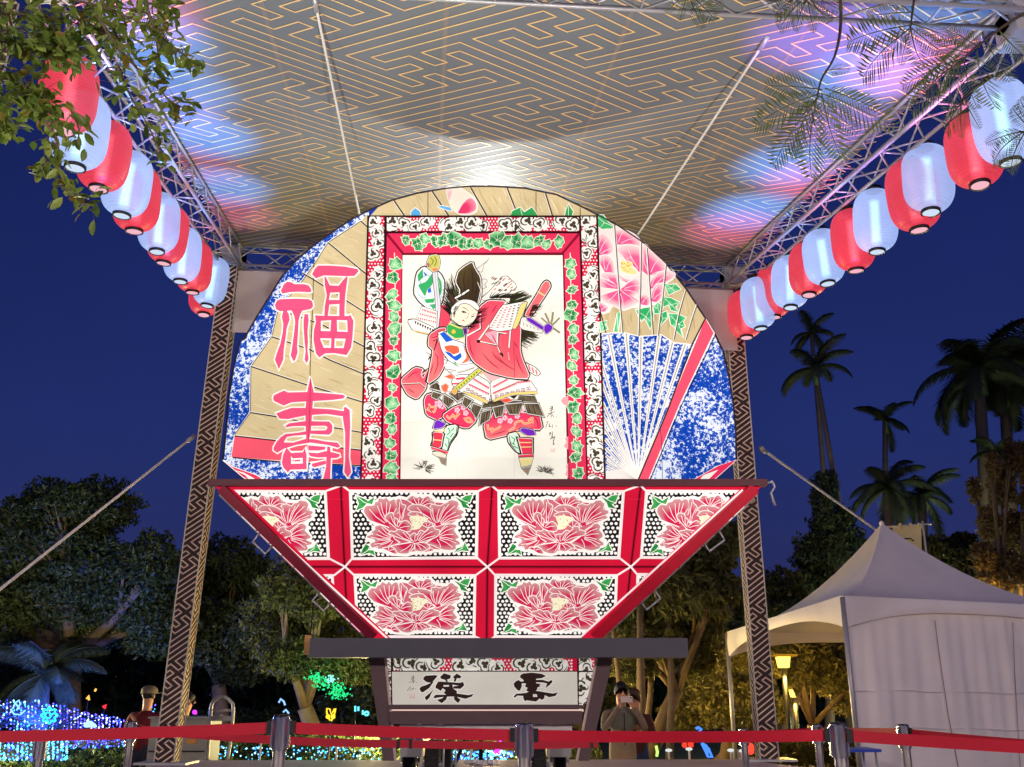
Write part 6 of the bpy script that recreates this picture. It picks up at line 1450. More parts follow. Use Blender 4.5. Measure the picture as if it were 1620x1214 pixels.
# feathery compound leaves hanging at the upper right
def feather(parent, base, tip, Y, seed, wide=.30, n=17):
    r = random.Random(seed); a_, c_ = at(*base, Y), at(*tip, Y+r.uniform(-.15, .15)); d = c_-a_; L = d.length; dn = d.normalized()
    view = Vector((0, .75, .6)); sd = dn.cross(view).normalized(); nm = sd.cross(dn)
    b = MB(); dk = r.uniform(.7, 1.25); b.cur = (.13*dk, .18*dk, .06*dk, 1)
    arc = [a_+d*(i/12)+nm*(.12*L*math.sin(math.pi*i/12)*.6)+Vector((0, 0, -.10*L*(i/12)**2)) for i in range(13)]
    b.tube(arc, [.0035*(1-.6*i/12) for i in range(13)], 5)
    for i in range(n):
        f = (i+1.5)/(n+1.5)*12; i0 = min(int(f), 11); q = arc[i0].lerp(arc[i0+1], f-i0); ll = L*wide*math.sin(math.pi*min(1, (i+3.5)/(n+4)))**.7
        for s_ in (-1, 1):
            t_ = (sd*s_*.8+dn*.6+nm*r.uniform(-.15, .15)+Vector((0, 0, -.2))).normalized(); e_ = q+t_*ll; wv = (dn-t_*dn.dot(t_)).normalized()*(L*.011)
            m1 = q.lerp(e_, .5)-Vector((0, 0, .0))+wv*.2; b.add([q, m1+wv, e_, m1-wv], [(0, 1, 2, 3)])
    return b.build('leaf', M['leafnear'], parent, 'paint')
def spray(label, stem, Y, leaves, seed):
    t = thing('feathery_branch', label, 'branch', at(*stem[0], Y), 'feathery branches at the upper right'); s_ = smooth(stem, 5)
    b = MB(); b.tube([at(u, v, Y) for u, v in s_], [.009*(1-.6*i/len(s_)) for i in range(len(s_))], 6); b.build('twig', mat('dark_twig', S(60, 50, 46), .9), t)
    for i, (ba, ti) in enumerate(leaves): feather(t, ba, ti, Y, seed+i)
    return t
spray('feathery leaf spray hanging on a dark twig in front of the canopy', [(1328, -30), (1330, 40), (1320, 90), (1300, 125), (1293, 152)], 3.9, [((1297, 148), (1192, 188)), ((1295, 152), (1222, 252)), ((1293, 153), (1282, 268)), ((1297, 152), (1356, 205)), ((1300, 148), (1418, 190)), ((1300, 142), (1208, 128)), ((1312, 112), (1345, 105)), ((1296, 152), (1250, 235)), ((1300, 150), (1330, 240)), ((1305, 140), (1385, 165))], 100)
spray('feathery leaf spray over the front truss near the top right', [(1452, -40), (1446, 0), (1440, 45)], 4.1, [((1442, 40), (1338, 56)), ((1440, 45), (1362, 112)), ((1441, 46), (1425, 100)), ((1442, 45), (1500, 82)), ((1443, 38), (1520, 60)), ((1444, 20), (1370, 20)), ((1441, 46), (1465, 100)), ((1441, 44), (1395, 85))], 200)
spray('feathery leaf spray crossing the right truss above the nearest red lantern', [(1640, 10), (1590, 40), (1545, 75), (1520, 98)], 3.8, [((1530, 90), (1425, 128)), ((1525, 95), (1440, 168)), ((1535, 85), (1470, 60)), ((1545, 80), (1575, 160)), ((1522, 98), (1500, 172)), ((1560, 62), (1600, 120)), ((1525, 96), (1545, 165)), ((1550, 75), (1500, 40)), ((1580, 48), (1630, 90)), ((1522, 97), (1462, 140))], 300)
spray('bright green leaf tuft hanging over the top edge left of the dark twig', [(1285, -40), (1278, -5), (1272, 5)], 3.7, [((1275, -5), (1232, 40)), ((1276, 0), (1258, 45)), ((1278, 2), (1288, 48)), ((1280, -4), (1312, 30)), ((1274, -8), (1225, 15)), ((1280, -10), (1330, 10))], 400)
spray('small leaf tuft at the top edge over the end of the front truss', [(1090, -40), (1088, -10)], 3.7, [((1088, -12), (1052, 18)), ((1088, -8), (1075, 30)), ((1089, -8), (1112, 40)), ((1090, -12), (1132, 25)), ((1092, -15), (1145, 8))], 500)
spray('thin leaf fronds hanging across the nearest white lantern at the right edge', [(1680, 190), (1640, 210), (1612, 208)], 3.6, [((1620, 208), (1558, 222)), ((1618, 210), (1570, 250)), ((1620, 212), (1598, 268)), ((1630, 205), (1600, 165)), ((1640, 200), (1612, 150))], 600)
spray('leaf fronds dangling in front of the nearest red lantern at the right', [(1570, 120), (1530, 150), (1518, 165)], 3.8, [((1524, 160), (1498, 205)), ((1520, 165), (1522, 215)), ((1526, 158), (1550, 200))], 700)
# ================================================================ GARDEN LIGHTS
M['led'] = glow_attr('garden_led', 5.0); M['ledsoft'] = glow_attr('garden_led_soft', 1.6)
OCT_V = np.array([(1, 0, 0), (-1, 0, 0), (0, 1, 0), (0, -1, 0), (0, 0, 1), (0, 0, -1)], float); OCT_F = np.array([(0, 2, 4), (2, 1, 4), (1, 3, 4), (3, 0, 4), (2, 0, 5), (1, 2, 5), (3, 1, 5), (0, 3, 5)])
def leds(name, pts, cols, size, parent, m=None):
    P = np.array([tuple(p) for p in pts]); n = len(P); s = (np.array(size)*np.ones(n))[:, None, None]
    V = (P[:, None, :]+OCT_V[None]*s).reshape(-1, 3); F = (OCT_F[None]+(np.arange(n)*6)[:, None, None]).reshape(-1, 3)
    o = mesh_np(name, V, F, m or M['led'], parent, np.repeat(np.array(cols), 6, 0)); o['kind'] = 'stuff'; return o
rg = random.Random(31)
def lightset(name, label, cat, pts, cols, size, glowc=None, e=0, group=None, wire=True):
    c = sum((Vector(p) for p in pts), Vector())/len(pts); t = thing(name, label, cat, (c.x, c.y, min(p[2] for p in pts)), group)
    leds('bulbs', pts, cols, size, t, M['ledsoft'] if 'green' in name else None)
    b = MB()
    for i in range(0, len(pts)-6, 6): b.tube(pts[i:i+6:5], .004, 3, cap=False)
    b.build('wire', M['black'], t)['kind'] = 'stuff'
    if e:
        l = bpy.data.lights.new('spill', 'POINT'); l.energy = e; l.color = glowc; l.shadow_soft_size = .4; o = bpy.data.objects.new('spill', l); col.objects.link(o); o.parent = t; o.location = Vector((0, -.4, .5))
    return t
BL_, CY_, VI_, WH_ = S(50, 70, 255), S(70, 190, 255), S(110, 80, 255), S(190, 225, 255)
# blue net over the bank
pts = []; cl = []
for i in range(720):
    u = round(rg.uniform(-30, 196)/5.6)*5.6+rg.gauss(0, .7); top = 1108+max(0, u-60)*.22; v = rg.uniform(top, 1156); pts.append(at(u, v, 19.5+u*.012+(1156-v)*.02)); cl.append(rg.choice([BL_, BL_, VI_, CY_, WH_] if u < 90 else [BL_, VI_, BL_, WH_]))
lightset('light_net', 'blue and white light net draped over the bank above the red belt at the left', 'light net', pts, cl, [rg.uniform(.008, .024) for _ in pts], (.02, .11, 1), 1100)
pts = []; cl = []
for i in range(420):
    u = round(rg.uniform(-20, 108)/7)*7+rg.gauss(0, 1); v = rg.uniform(1168, 1203); pts.append(at(u, v, 16.5+(1203-v)*.03)); cl.append(rg.choice([CY_, CY_, S(120, 220, 255), BL_]))
lightset('light_net', 'cyan light net lying low beneath the red belt at the far left', 'light net', pts, cl, [rg.uniform(.009, .022) for _ in pts], (.03, .3, 1), 90)
pts = []; cl = []
for i in range(260):
    u = rg.uniform(100, 205); v = rg.uniform(1164, 1185)+(u-100)*-.02; pts.append(at(u, v, 17.2)); cl.append(rg.choice([BL_, VI_, BL_, CY_]))
lightset('light_net', 'violet-blue light net under the belt beside the left barrier post', 'light net', pts, cl, [rg.uniform(.006, .014) for _ in pts])
pts = []; cl = []
for i in range(330):
    u = rg.uniform(322, 606); v = rg.uniform(1180, 1202); pts.append(at(u, v, 15.6)); cl.append(rg.choice([S(60, 190, 210), S(50, 140, 230), S(150, 225, 235)]))
lightset('light_net', 'sparse teal lights on the hedge between the hand truck and the float', 'light net', pts[:170], cl[:170], [rg.uniform(.006, .017) for _ in pts[:170]], (.1, .6, .7), 10)
pts = []; cl = []
for i in range(170):
    u = rg.uniform(715, 812); v = rg.uniform(1188, 1203); pts.append(at(u, v, 14.6)); cl.append(rg.choice([CY_, CY_, BL_, S(140, 230, 255)]))
lightset('light_net', 'cyan lights on the ground seen between the float wheels', 'light net', pts, cl, [rg.uniform(.007, .02) for _ in pts], (.1, .5, 1), 8)
pts = [at(787+rg.gauss(0, 3.2), rg.uniform(1173, 1194), 14.4) for _ in range(90)]
lightset('light_cone', 'magenta light cone standing between the float wheels', 'light ornament', pts, [S(236, 40, 230)]*90, [rg.uniform(.007, .013) for _ in pts])
pts = [at(rg.uniform(228, 248), rg.uniform(1115, 1180), 16.8) for _ in range(80)]
lightset('light_tree', 'small blue light tree behind the left canopy post', 'light ornament', pts, [rg.choice([BL_, CY_, VI_]) for _ in pts], [rg.uniform(.008, .016) for _ in pts])
pts = []; cl = []
for (cx, cy_, rx, ry, n_) in ((500, 1072, 12, 7, 70), (523, 1075, 6, 6, 40), (532, 1093, 12, 11, 120), (510, 1081, 14, 9, 50), (545, 1098, 8, 10, 30)):
    for k in range(n_): pts.append(at(cx+rg.gauss(0, rx*.6), cy_+rg.gauss(0, ry*.6), 18.5+rg.uniform(-.3, .3))); cl.append(rg.choice([S(30, 220, 120), S(60, 240, 150), S(20, 190, 100)]) if abs(cx-523) > 3 else S(140, 255, 225))
lightset('green_floodlit_crown', 'green-glowing light tree crown left of the float base', 'light ornament', pts, cl, [rg.uniform(.010, .024) for _ in pts], (.1, 1, .5), 40)
def tube_sign(name, label, strokes, Y, c, r=.014, st=None, post=None):
    t = thing(name, label, 'light ornament', at(*strokes[0][0], Y), 'shaped light ornaments in the garden')
    for s_ in strokes:
        b = MB(); b.cur = c; b.tube([at(u, v, Y) for u, v in s_], r, 6); b.build('glow_tube', M['ledsoft'], t, 'paint')
    if post:
        b = MB(); p = at(*post, Y); b.tube([(p.x, p.y, -.5), p], .012, 6); b.build('stake', M['black'], t)
    return t
def ring(cx, cy_, r, n=20, k=0, amp=0): return [(cx+(r+amp*math.cos(k*t))*math.cos(t), cy_+(r+amp*math.cos(k*t))*math.sin(t)) for t in np.linspace(0, 2*math.pi, n)]
tube_sign('flower_light', 'turquoise flower-shaped light on the blue net', [ring(78, 1132, 11, 80, 8, 2.4), ring(76, 1132, 4.5, 20)], 18.6, S(60, 240, 220), .016, None, (78, 1145))
tube_sign('bird_light', 'pale blue swan-shaped light on the blue net at the left', [[(20, 1122), (24, 1112), (30, 1108), (32, 1114), (26, 1124)], [(17, 1122), (22, 1130), (32, 1131), (40, 1124)], [(24, 1112), (31, 1122)]], 18.6, S(140, 215, 255), .014, None, (28, 1130))
tube_sign('butterfly_light', 'yellow butterfly-shaped light above the belt left of the float', [[(522, 1140), (517, 1128), (517, 1121), (522, 1122), (524, 1131), (529, 1122), (531, 1121), (529, 1130), (524, 1141)], ring(519, 1134, 2.6, 10), ring(527, 1134, 2.6, 10)], 16.5, S(255, 214, 50), .014, None, (523, 1142))
tube_sign('blue_curl_light', 'light-blue curled light ornament just above the left chrome post', [[(441, 1112), (444, 1106), (449, 1110), (451, 1116)], [(448, 1127), (452, 1123), (457, 1129)]], 17, S(140, 190, 255), .016, None, (451, 1130))
tube_sign('striped_light', 'green and blue upright tube lights beside the float base', [[(562, 1117), (562, 1126)], [(567, 1118), (567, 1125)], [(574, 1124), (574, 1131)], ring(580, 1129, 3, 10)], 16.2, S(110, 240, 255), .016, None, (562, 1128))
tube_sign('dolphin_light', 'blue leaping dolphin-shaped light near the left leg of the tent', [[(1101, 1153), (1105, 1151), (1110, 1154), (1106, 1157)], [(1110, 1176), (1117, 1180), (1123, 1190), (1127, 1198), (1120, 1197), (1116, 1188), (1110, 1176)], ring(1119, 1187, 3, 10)], 14.5, S(70, 130, 255), .02, None, (1122, 1198))
tube_sign('red_ball_light', 'red ball light beside the blue dolphin light', [ring(1093, 1178, 2, 8), ring(1083, 1179, 1.6, 8)], 15, S(255, 60, 40), .03, None, (1093, 1182))
tube_sign('magenta_light', 'small magenta light just right of the left canopy post', [ring(308, 1127, 2.6, 10), [(306, 1124), (311, 1130)]], 17, S(220, 60, 255), .014, None, (308, 1130))
tube_sign('orange_light', 'small orange lit figure above the left light net', [[(137, 1106), (140, 1101), (141, 1108)], [(150, 1094), (152, 1090)]], 22, S(255, 190, 90), .022, None, (139, 1110))
tube_sign('red_blue_light', 'red and blue lit figure above the right end of the left light net', [[(163, 1119), (167, 1116), (165, 1121)]], 22, S(255, 50, 70), .03, None, (165, 1122))
tube_sign('green_bottle_light', 'lime green tube light behind the belt right of the man', [[(1038, 1180), (1040, 1190), (1039, 1197)]], 15.5, S(190, 255, 110), .022, None, (1039, 1199))
tube_sign('red_lantern_light', 'small glowing red jar light between the right canopy post and the tent leg', [ring(1187, 1184, 3.5, 12), ring(1187, 1181, 2.5, 12), ring(1187, 1188, 3, 12)], 14, S(240, 70, 50), .03, None, (1187, 1192))
tube_sign('ground_dome_light', 'white-blue dome light on the left light net', [[(134, 1150), (138, 1144), (143, 1143), (148, 1147), (151, 1150)], [(137, 1149), (146, 1148)]], 18, S(170, 215, 255), .03, None, (142, 1152))
# little mushroom bollards
def bollard(u, v, Y, label):
    p = at(u, v, Y); t = thing('garden_lamp', label, 'garden lamp', (p.x, p.y, -.5), 'small white mushroom lamps in the garden')
    b = MB(); b.tube([(p.x, p.y, -.5), p], .014, 8); b.build('stem', M['white_metal'], t)
    b = MB(); b.lathe([(0, .03), (.04, .02), (.05, 0), (.03, -.012), (0, -.012)], p, 12); b.build('lamp_head', glow('bollard_glow', S(235, 240, 235), .9), t)
for u, v, Y, lb in ((413, 1172, 14.5, 'beside the left chrome post'), (533, 1176, 14.5, 'left of the float base below the far belt'), (1058, 1188, 14, 'right of the man with the phone'), (1090, 1186, 14, 'left of the blue dolphin light'), (1156, 1188, 14, 'left of the right canopy post'), (1174, 1189, 14.4, 'between the right canopy post and the tent leg')): bollard(u, v, Y, 'small white mushroom lamp '+lb)
# street lamps
def street_lamp(u, v, Y, label, e, big):
    p = at(u, v, Y); t = thing('street_lamp', label, 'street lamp', (p.x, p.y, -.5), None); s_ = big
    b = MB(); b.tube([(p.x, p.y, -.5), (p.x, p.y, p.z-.14*s_)], .045, 10); b.build('lamp_post', M['black'], t)
    b = MB(); b.hexa([p+Vector((x*.09*s_, y*.09*s_, -.13*s_)) for x, y in ((-1, -1), (1, -1), (1, 1), (-1, 1))], [p+Vector((x*.12*s_, y*.12*s_, .08*s_)) for x, y in ((-1, -1), (1, -1), (1, 1), (-1, 1))])
    b.build('lamp_shade', glow('sodium_glass_%d' % u, S(255, 222, 90), 3), t)
    b = MB(); b.box(p+Vector((.05*s_, 0, .11*s_)), (.42*s_, .3*s_, .04*s_)); b.build('lamp_cap', glow('lit_cap_%d' % u, S(255, 180, 40), .45), t)
    l = bpy.data.lights.new('sodium', 'POINT'); l.energy = e; l.color = (1, .60, .12); l.shadow_soft_size = .12; o = bpy.data.objects.new('sodium', l); col.objects.link(o); o.parent = t; o.location = Vector((0, -.05*s_, p.z+.5-.3*s_))
street_lamp(1239, 1046, 19.2, 'glowing yellow street lamp seen beneath the tent roof beside the right post', 170, .95)
street_lamp(1256, 1096, 21, 'smaller yellow street lamp low among the trees under the tent', 160, .7)
street_lamp(1055, 1119, 18.5, 'tiny yellow lamp beside a slender trunk right of the man', 230, .45)
street_lamp(1625, 985, 23, 'orange street lamp hidden behind the tent at the right edge', 800, 1)
# added unseen lamps: plaza globes behind the viewer, low lamps under the trees
def added_plaza_lamp(x, y, z, e, c, label):
    t = thing('added_plaza_lamp', label, 'street lamp', (x, y, 0), 'plaza lamps added behind the viewer')
    b = MB(); b.tube([(x, y, 0), (x, y, z)], .06, 10); b.build('lamp_post', M['black'], t)
    b = MB(); b.ball((x, y, z+.2), .2, 16, 10); b.build('lamp_globe', glow('globe_%d' % int(x*10), (*c, 1), 3), t)
    l = bpy.data.lights.new('globe_light', 'POINT'); l.energy = e; l.color = c; l.shadow_soft_size = .25; o = bpy.data.objects.new('globe_light', l); col.objects.link(o); o.parent = t; o.location = (0, 0, z-.3)
added_plaza_lamp(-5.5, -3.5, 4.6, 2100, (1, .84, .80), 'globe lamp added unseen on the plaza behind the viewer, left')
added_plaza_lamp(6.0, -2.5, 4.6, 2300, (1, .82, .74), 'globe lamp added unseen on the plaza behind the viewer, right')
def added_tree_light(x, y, e, c, label):
    t = thing('added_tree_uplight', label, 'garden lamp', (x, y, -.5), 'low lamps added under the trees')
    b = MB(); b.lathe([(0, 0), (.1, 0), (.12, .12), (.1, .14), (0, .13)], (x, y, -.5), 12); b.build('lamp_body', M['black'], t)
    l = bpy.data.lights.new('uplight', 'POINT'); l.energy = e; l.color = c; l.shadow_soft_size = .2; o = bpy.data.objects.new('uplight', l); col.objects.link(o); o.parent = t; o.location = (0, 0, 1.0)
added_tree_light(-8.5, 15.5, 1300, (1, .86, .42), 'low lamp added in front of the large round-headed tree')
added_tree_light(17, 31, 1500, (.9, 1, .6), 'low lamp added at the foot of the large royal palms')
added_tree_light(10.5, 27, 400, (.8, .95, .7), 'low lamp added behind the white tent')
added_tree_light(1.0, 18.8, 480, (1, .62, .14), 'low sodium lamp added among the yellow-lit trees')
added_tree_light(-2.3, 16.6, 300, (1, .82, .35), 'low lamp added behind the float base on the left')
added_tree_light(-.4, 15.4, 420, (1, .66, .2), 'low lamp added behind the float base on the right')

# ================================================================ CART, CASE
p = at(349, 1190, 13.2); t = thing('hand_truck', 'silver hand truck with a rounded handle hoop standing behind the left belt', 'hand truck', (p.x, p.y, -.1))
def A3(u, v): return at(u, v, 13.2)
b = MB(); hoop = [(328, 1205), (331, 1160), (334, 1120), (338, 1110), (345, 1104), (351, 1102), (358, 1104), (365, 1110), (369, 1120), (366, 1160), (360, 1205)]
b.tube([A3(u, v) for u, v in smooth(hoop, 4)], .022, 10); b.build('hoop', M['steel'], t)
for v, u0, u1 in ((1124, 335, 368), (1138, 333, 367), (1168, 331, 365)):
    b = MB(); b.tube([A3(u0, v), A3(u1, v)], .016, 8); b.build('crossbar', M['steel'], t)
b = MB(); b.beam(A3(331, 1137), A3(366, 1137), .03, .06); b.build('back_plate', M['grey_panel'], t)
for u in (328, 361):
    b = MB(); q = A3(u, 1216); b.lathe([(.03, -.03), (.1, -.03), (.11, 0), (.1, .03), (.03, .03)], q, 16, (Vector((0, 1, 0)), Vector((0, 0, 1)), Vector((1, 0, 0)))); b.build('wheel', M['rubber'], t)
p = at(290, 1214, 13.6); t = thing('equipment_case', 'grey equipment cabinet with an orange sticker behind the left canopy post', 'cabinet', p)
b = MB(); z0 = at(290, 1230, 13.6).z; zt = at(290, 1137, 13.6).z; x0, x1 = at(234, 1180, 13.6).x, at(327, 1180, 13.6).x
b.box(((x0+x1)/2, 13.9, (z0+zt)/2), (x1-x0, .6, zt-z0)); b.build('cabinet_body', M['grey_panel'], t)
b = MB(); b.box(((x0+x1)/2, 13.592, at(290, 1189, 13.6).z), (x1-x0-.04, .01, .018)); b.build('door_gap', M['black'], t)
b = MB(); q = at(303, 1173, 13.59); b.box(q, (.13, .006, .055)); b.build('sticker', mat('orange_sticker', S(222, 150, 60), .5, 0, .3, 60), t)
b = MB(); b.box(((x0+x1)/2, 13.88, zt+.012), (x1-x0+.04, .66, .024)); b.build('cabinet_lid', M['grey_panel'], t)

# ================================================================ PEOPLE
def person(label, joints, radii, edges, regions, mats, loc, group=None):
    """one skin of joined limbs; each face takes the cloth of the nearest bone"""
    t = thing('person', label, 'person', loc, group); names = list(joints); idx = {k: i for i, k in enumerate(names)}
    me = bpy.data.meshes.new('body'); me.from_pydata([joints[k] for k in names], [(idx[a], idx[b]) for a, b in edges], []); ob = bpy.data.objects.new('body', me); col.objects.link(ob)
    sk = ob.modifiers.new('skin', 'SKIN'); sk.use_smooth_shade = True
    for i, k in enumerate(names):
        v = me.skin_vertices[0].data[i]; r = radii[k]; v.radius = r if isinstance(r, tuple) else (r, r); v.use_root = (k == 'pelvis')
    ss = ob.modifiers.new('sub', 'SUBSURF'); ss.levels = 2; ss.render_levels = 2
    dg = bpy.context.evaluated_depsgraph_get(); m2 = bpy.data.meshes.new_from_object(ob.evaluated_get(dg)); bpy.data.objects.remove(ob)
    m2.materials.clear()
    for m in mats: m2.materials.append(m)
    segs = [(Vector(joints[a]), Vector(joints[b]), regions[(a, b)]) for a, b in edges]
    for p in m2.polygons:
        c = p.center; best = 1e9
        for a, b, rg_ in segs:
            d = b-a; f = max(0, min(1, (c-a).dot(d)/max(1e-9, d.dot(d)))); q = (c-a-d*f).length
            if q < best: best = q; p.material_index = rg_
        p.use_smooth = True
    o = bpy.data.objects.new('body', m2); col.objects.link(o); o.parent = t; ORG[o.name] = Vector(loc)
    for e in m2.vertices: pass
    return t
SKIN = mat('skin', S(206, 150, 122), .55, 0, .05, 10); HAIR = mat('black_hair', S(26, 22, 22), .6)
def cloth(n, c): return mat(n, c, .85, 0, .12, 14, .2)
def standing(sh_=.20, z=1.62, arms=None):
    J = {'pelvis': (0, 0, .93), 'waist': (0, 0, 1.08), 'chest': (0, .0, 1.30), 'neck': (0, 0, 1.46), 'head0': (0, -.01, 1.55), 'head': (0, -.02, 1.66),
         'hipl': (-.10, 0, .90), 'kneel': (-.11, -.02, .49), 'ankl': (-.11, .02, .09), 'toel': (-.12, -.15, .04), 'hipr': (.10, 0, .90), 'kneer': (.12, -.02, .49), 'ankr': (.12, .02, .09), 'toer': (.13, -.15, .04),
         'shl': (-sh_, 0, 1.40), 'shr': (sh_, 0, 1.40)}
    Rd = {'pelvis': (.15, .11), 'waist': (.145, .105), 'chest': (.17, .12), 'neck': .055, 'head0': (.07, .08), 'head': (.082, .10), 'hipl': .095, 'kneel': .06, 'ankl': .042, 'toel': .04, 'hipr': .095, 'kneer': .06, 'ankr': .042, 'toer': .04, 'shl': .068, 'shr': .068}
    E_ = [('pelvis', 'waist'), ('waist', 'chest'), ('chest', 'neck'), ('neck', 'head0'), ('head0', 'head'), ('pelvis', 'hipl'), ('hipl', 'kneel'), ('kneel', 'ankl'), ('ankl', 'toel'), ('pelvis', 'hipr'), ('hipr', 'kneer'), ('kneer', 'ankr'), ('ankr', 'toer'), ('chest', 'shl'), ('chest', 'shr')]
    G_ = {e: 0 for e in E_}; G_.update({('neck', 'head0'): 2, ('head0', 'head'): 2})
    for e in (('pelvis', 'hipl'), ('hipl', 'kneel'), ('kneel', 'ankl'), ('pelvis', 'hipr'), ('hipr', 'kneer'), ('kneer', 'ankr')): G_[e] = 1
    for e in (('ankl', 'toel'), ('ankr', 'toer')): G_[e] = 3
    for s_, pts in (('l', arms[0]), ('r', arms[1])):
        el, wr, ha = pts
        for nm, p, r in (('el'+s_, el, .05), ('wr'+s_, wr, .034), ('pa'+s_, ha, (.034, .022))): J[nm] = p; Rd[nm] = r
        for e, g_ in ((('sh'+s_, 'el'+s_), 0), (('el'+s_, 'wr'+s_), 0), (('wr'+s_, 'pa'+s_), 2)): E_.append(e); G_[e] = g_
        d = (Vector(ha)-Vector(wr)).normalized(); sd = d.cross(Vector((0, 1, 0.2))).normalized(); fwd = sd.cross(d)
        for k in range(5):
            if k == 4: r1, r2 = Vector(wr).lerp(Vector(ha), .6)+sd*(.035 if s_ == 'l' else -.035), Vector(ha)+sd*(.05 if s_ == 'l' else -.05)+d*.02
            else:
                o = (k-1.5)*.018; L = (.06, .072, .068, .052)[k]; r1 = Vector(ha)+d*.03+sd*o; r2 = Vector(ha)+d*(.03+L*.8)+sd*o-fwd*.02
            J['f%s%d' % (s_, k)] = tuple(r1); J['g%s%d' % (s_, k)] = tuple(r2); Rd['f%s%d' % (s_, k)] = .010; Rd['g%s%d' % (s_, k)] = .008
            E_ += [('pa'+s_, 'f%s%d' % (s_, k)), ('f%s%d' % (s_, k), 'g%s%d' % (s_, k))]; G_[('pa'+s_, 'f%s%d' % (s_, k))] = 2; G_[('f%s%d' % (s_, k), 'g%s%d' % (s_, k))] = 2
    return J, Rd, E_, G_
def place(t, p, rz): t.location = p; t.rotation_euler = (0, 0, rz)
def face(t, hz=1.66, yo=-.02):
    b = MB()
    for s_ in (-1, 1): b.ball((s_*.032, yo-.088, hz+.0), .012, 8, 6, (1, .6, .7))
    b.build('eyes', mat('eye', S(40, 30, 28), .3), t, off=Vector())
    b = MB(); b.tube([(0, yo-.098, hz+.01), (0, yo-.118, hz-.03), (0, yo-.098, hz-.04)], [.008, .014, .008], 8); b.build('nose', SKIN, t, off=Vector())
    b = MB(); b.ball((0, yo-.092, hz-.065), .022, 8, 5, (1, .3, .25)); b.build('mouth', mat('lips', S(170, 90, 84), .5), t, off=Vector())
    b = MB()
    for s_ in (-1, 1): b.ball((s_*.085, yo, hz-.01), .028, 8, 6, (.35, .6, 1))
    b.build('ears', SKIN, t, off=Vector())
def hair(t, m, long_=0, hz=1.66, yo=-.02):
    b = MB(); vs_ = []; fs = []; n_, k_ = 20, 8
    for j in range(k_+1):
        for i in range(n_):
            th = 2*math.pi*i/n_; front = max(0, -math.sin(th)); el = (1-j/k_)*1.57-(j/k_)*(.55+long_)*(1-front)+.28*front*(j/k_)
            r = .098+.008*math.sin(i*5+j); vs_.append((r*math.cos(el)*math.cos(th)*.93, yo+r*1.12*math.cos(el)*math.sin(th), hz+.022+r*1.08*math.sin(el)))
    for j in range(k_):
        for i in range(n_): fs.append((j*n_+i, j*n_+(i+1) % n_, (j+1)*n_+(i+1) % n_, (j+1)*n_+i))
    b.add(vs_, fs, smooth=True); b.build('hair', m, t, off=Vector())
def people_at(u, Y, z): p = at(u, 1150, Y); return Vector((p.x, p.y, z))
SHO = cloth('dark_shoes', S(40, 38, 40))
# man photographing with a phone
J, Rd, E_, G_ = standing(.205, arms=(((-.27, -.16, 1.20), (-.10, -.27, 1.47), (-.05, -.265, 1.54)), ((.27, -.16, 1.20), (.10, -.27, 1.47), (.05, -.265, 1.54))))
t = person('man in a grey and tan jacket raising a phone to his face', J, Rd, E_, G_, [cloth('tan_jacket', S(138, 122, 104)), cloth('dark_trousers', S(44, 48, 58)), SKIN, SHO], (0, 0, 0))
face(t); hair(t, HAIR)
b = MB(); vs_ = []; n_ = 24
b.lathe([(.158, 0), (.178, .1), (.175, .17), (.12, .24), (.07, .27)], (0, 0, 1.21), 22, (Vector((1.12, 0, 0)), Vector((0, .82, 0)), Vector((0, 0, 1)))); b.build('jacket_yoke', cloth('grey_green_yoke', S(112, 116, 106)), t, off=Vector())
b = MB(); b.lathe([(.150, .80), (.162, .86), (.160, .98), (.150, 1.08)], (0, 0, 0), 24, (Vector((1.1, 0, 0)), Vector((0, .85, 0)), Vector((0, 0, 1)))); b.build('jacket_hem', bpy.data.materials['tan_jacket'], t, off=Vector())
b = MB(); b.beam((0, -.128, .98), (0, -.150, 1.40), .012, .006, Vector((0, 1, 0))); b.build('zip', M['black'], t, off=Vector())
mp_ = people_at(984, 13.2, -.5); place(t, mp_, .12)
ph = thing('phone', 'pale phone held in front of the face of the man in the tan jacket', 'phone', mp_+Vector((0, 0, 1.58)))
b = MB(); b.box((0, 0, 0), (.15, .012, .075)); b.build('phone_body', mat('pale_phone', S(226, 206, 200), .3), ph, off=Vector())
b = MB(); b.lathe([(0, 0), (.009, 0), (.009, .004), (0, .004)], (.05, -.01, .02), 10, (Vector((1, 0, 0)), Vector((0, 0, 1)), Vector((0, -1, 0)))); b.build('phone_camera', M['black'], ph, off=Vector())
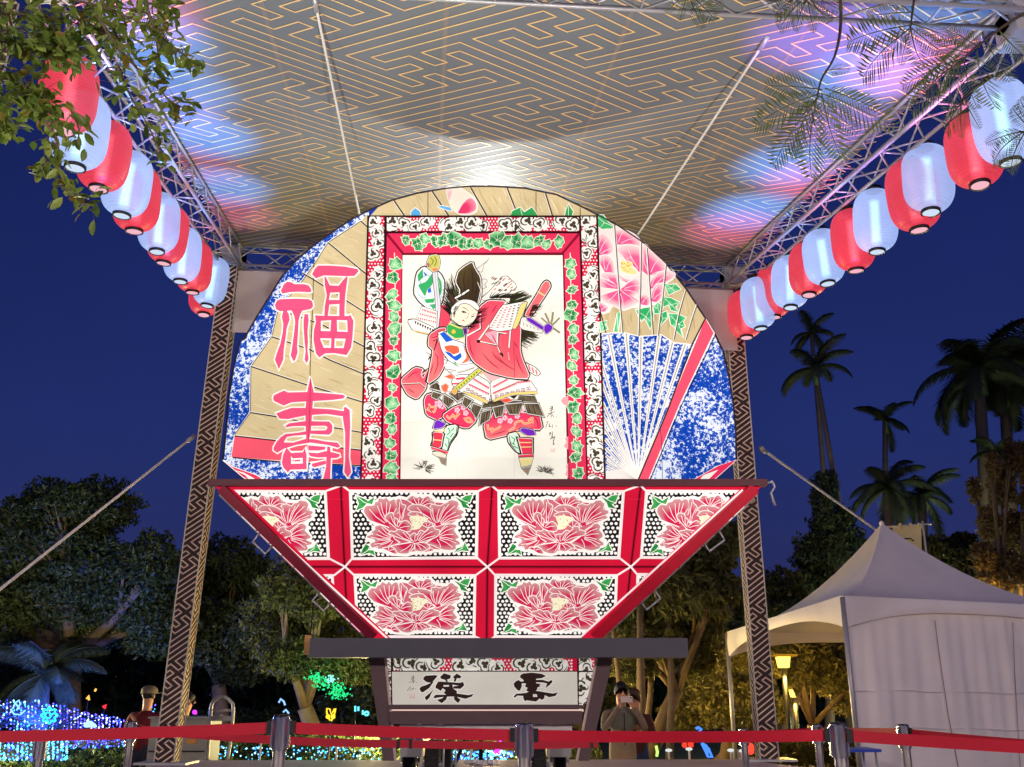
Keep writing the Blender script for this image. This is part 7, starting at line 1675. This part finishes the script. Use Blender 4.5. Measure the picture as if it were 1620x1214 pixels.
ph.location = mp_+Matrix.Rotation(.12, 3, 'Z')@Vector((0, -.31, 1.57)); ph.rotation_euler = (0, 0, .12)
# companion beside him
J, Rd, E_, G_ = standing(.18, arms=(((-.25, -.10, 1.16), (-.16, -.27, 1.26), (-.12, -.33, 1.32)), ((.25, -.06, 1.14), (.14, -.26, 1.22), (.10, -.32, 1.28))))
t = person('person in a maroon top and blue jeans right of the man in the tan jacket', J, Rd, E_, G_, [cloth('maroon_top', S(86, 50, 50)), cloth('blue_jeans', S(46, 66, 110)), SKIN, SHO], (0, 0, 0))
face(t); hair(t, mat('brown_hair', S(84, 56, 38), .6), .5); place(t, people_at(1006, 13.7, -.58), -.35)
# red-shirted people at the left
J, Rd, E_, G_ = standing(.215, arms=(((-.29, .02, 1.14), (-.27, -.10, .92), (-.26, -.14, .85)), ((.29, .02, 1.14), (.27, -.10, .92), (.26, -.14, .85))))
t = person('person in dark red shirt and cap left of the left canopy post', J, Rd, E_, G_, [cloth('dark_red_shirt', S(104, 22, 34)), cloth('navy_trousers', S(36, 38, 62)), SKIN, SHO], (0, 0, 0))
face(t); hair(t, HAIR)
b = MB(); b.lathe([(.108, 0), (.112, .035), (.10, .07), (.06, .10), (0, .108)], (0, -.02, 1.695), 20, (Vector((1, 0, 0)), Vector((0, 1.12, 0)), Vector((0, 0, 1)))); b.box((0, -.15, 1.70), (.16, .10, .012)); b.build('cap', cloth('grey_cap', S(120, 110, 96)), t, off=Vector())
place(t, people_at(229, 14.4, -.55), 2.9)
J, Rd, E_, G_ = standing(.19, arms=(((-.27, .0, 1.15), (-.22, -.16, .98), (-.18, -.22, .95)), ((.27, .0, 1.15), (.22, -.16, .98), (.18, -.22, .95))))
t = person('person in a bright red shirt half hidden behind the left canopy post', J, Rd, E_, G_, [cloth('bright_red_shirt', S(160, 20, 34)), cloth('grey_trousers', S(64, 60, 66)), SKIN, SHO], (0, 0, 0))
face(t); hair(t, HAIR, .3); place(t, people_at(290, 14.8, -.62), 2.2)
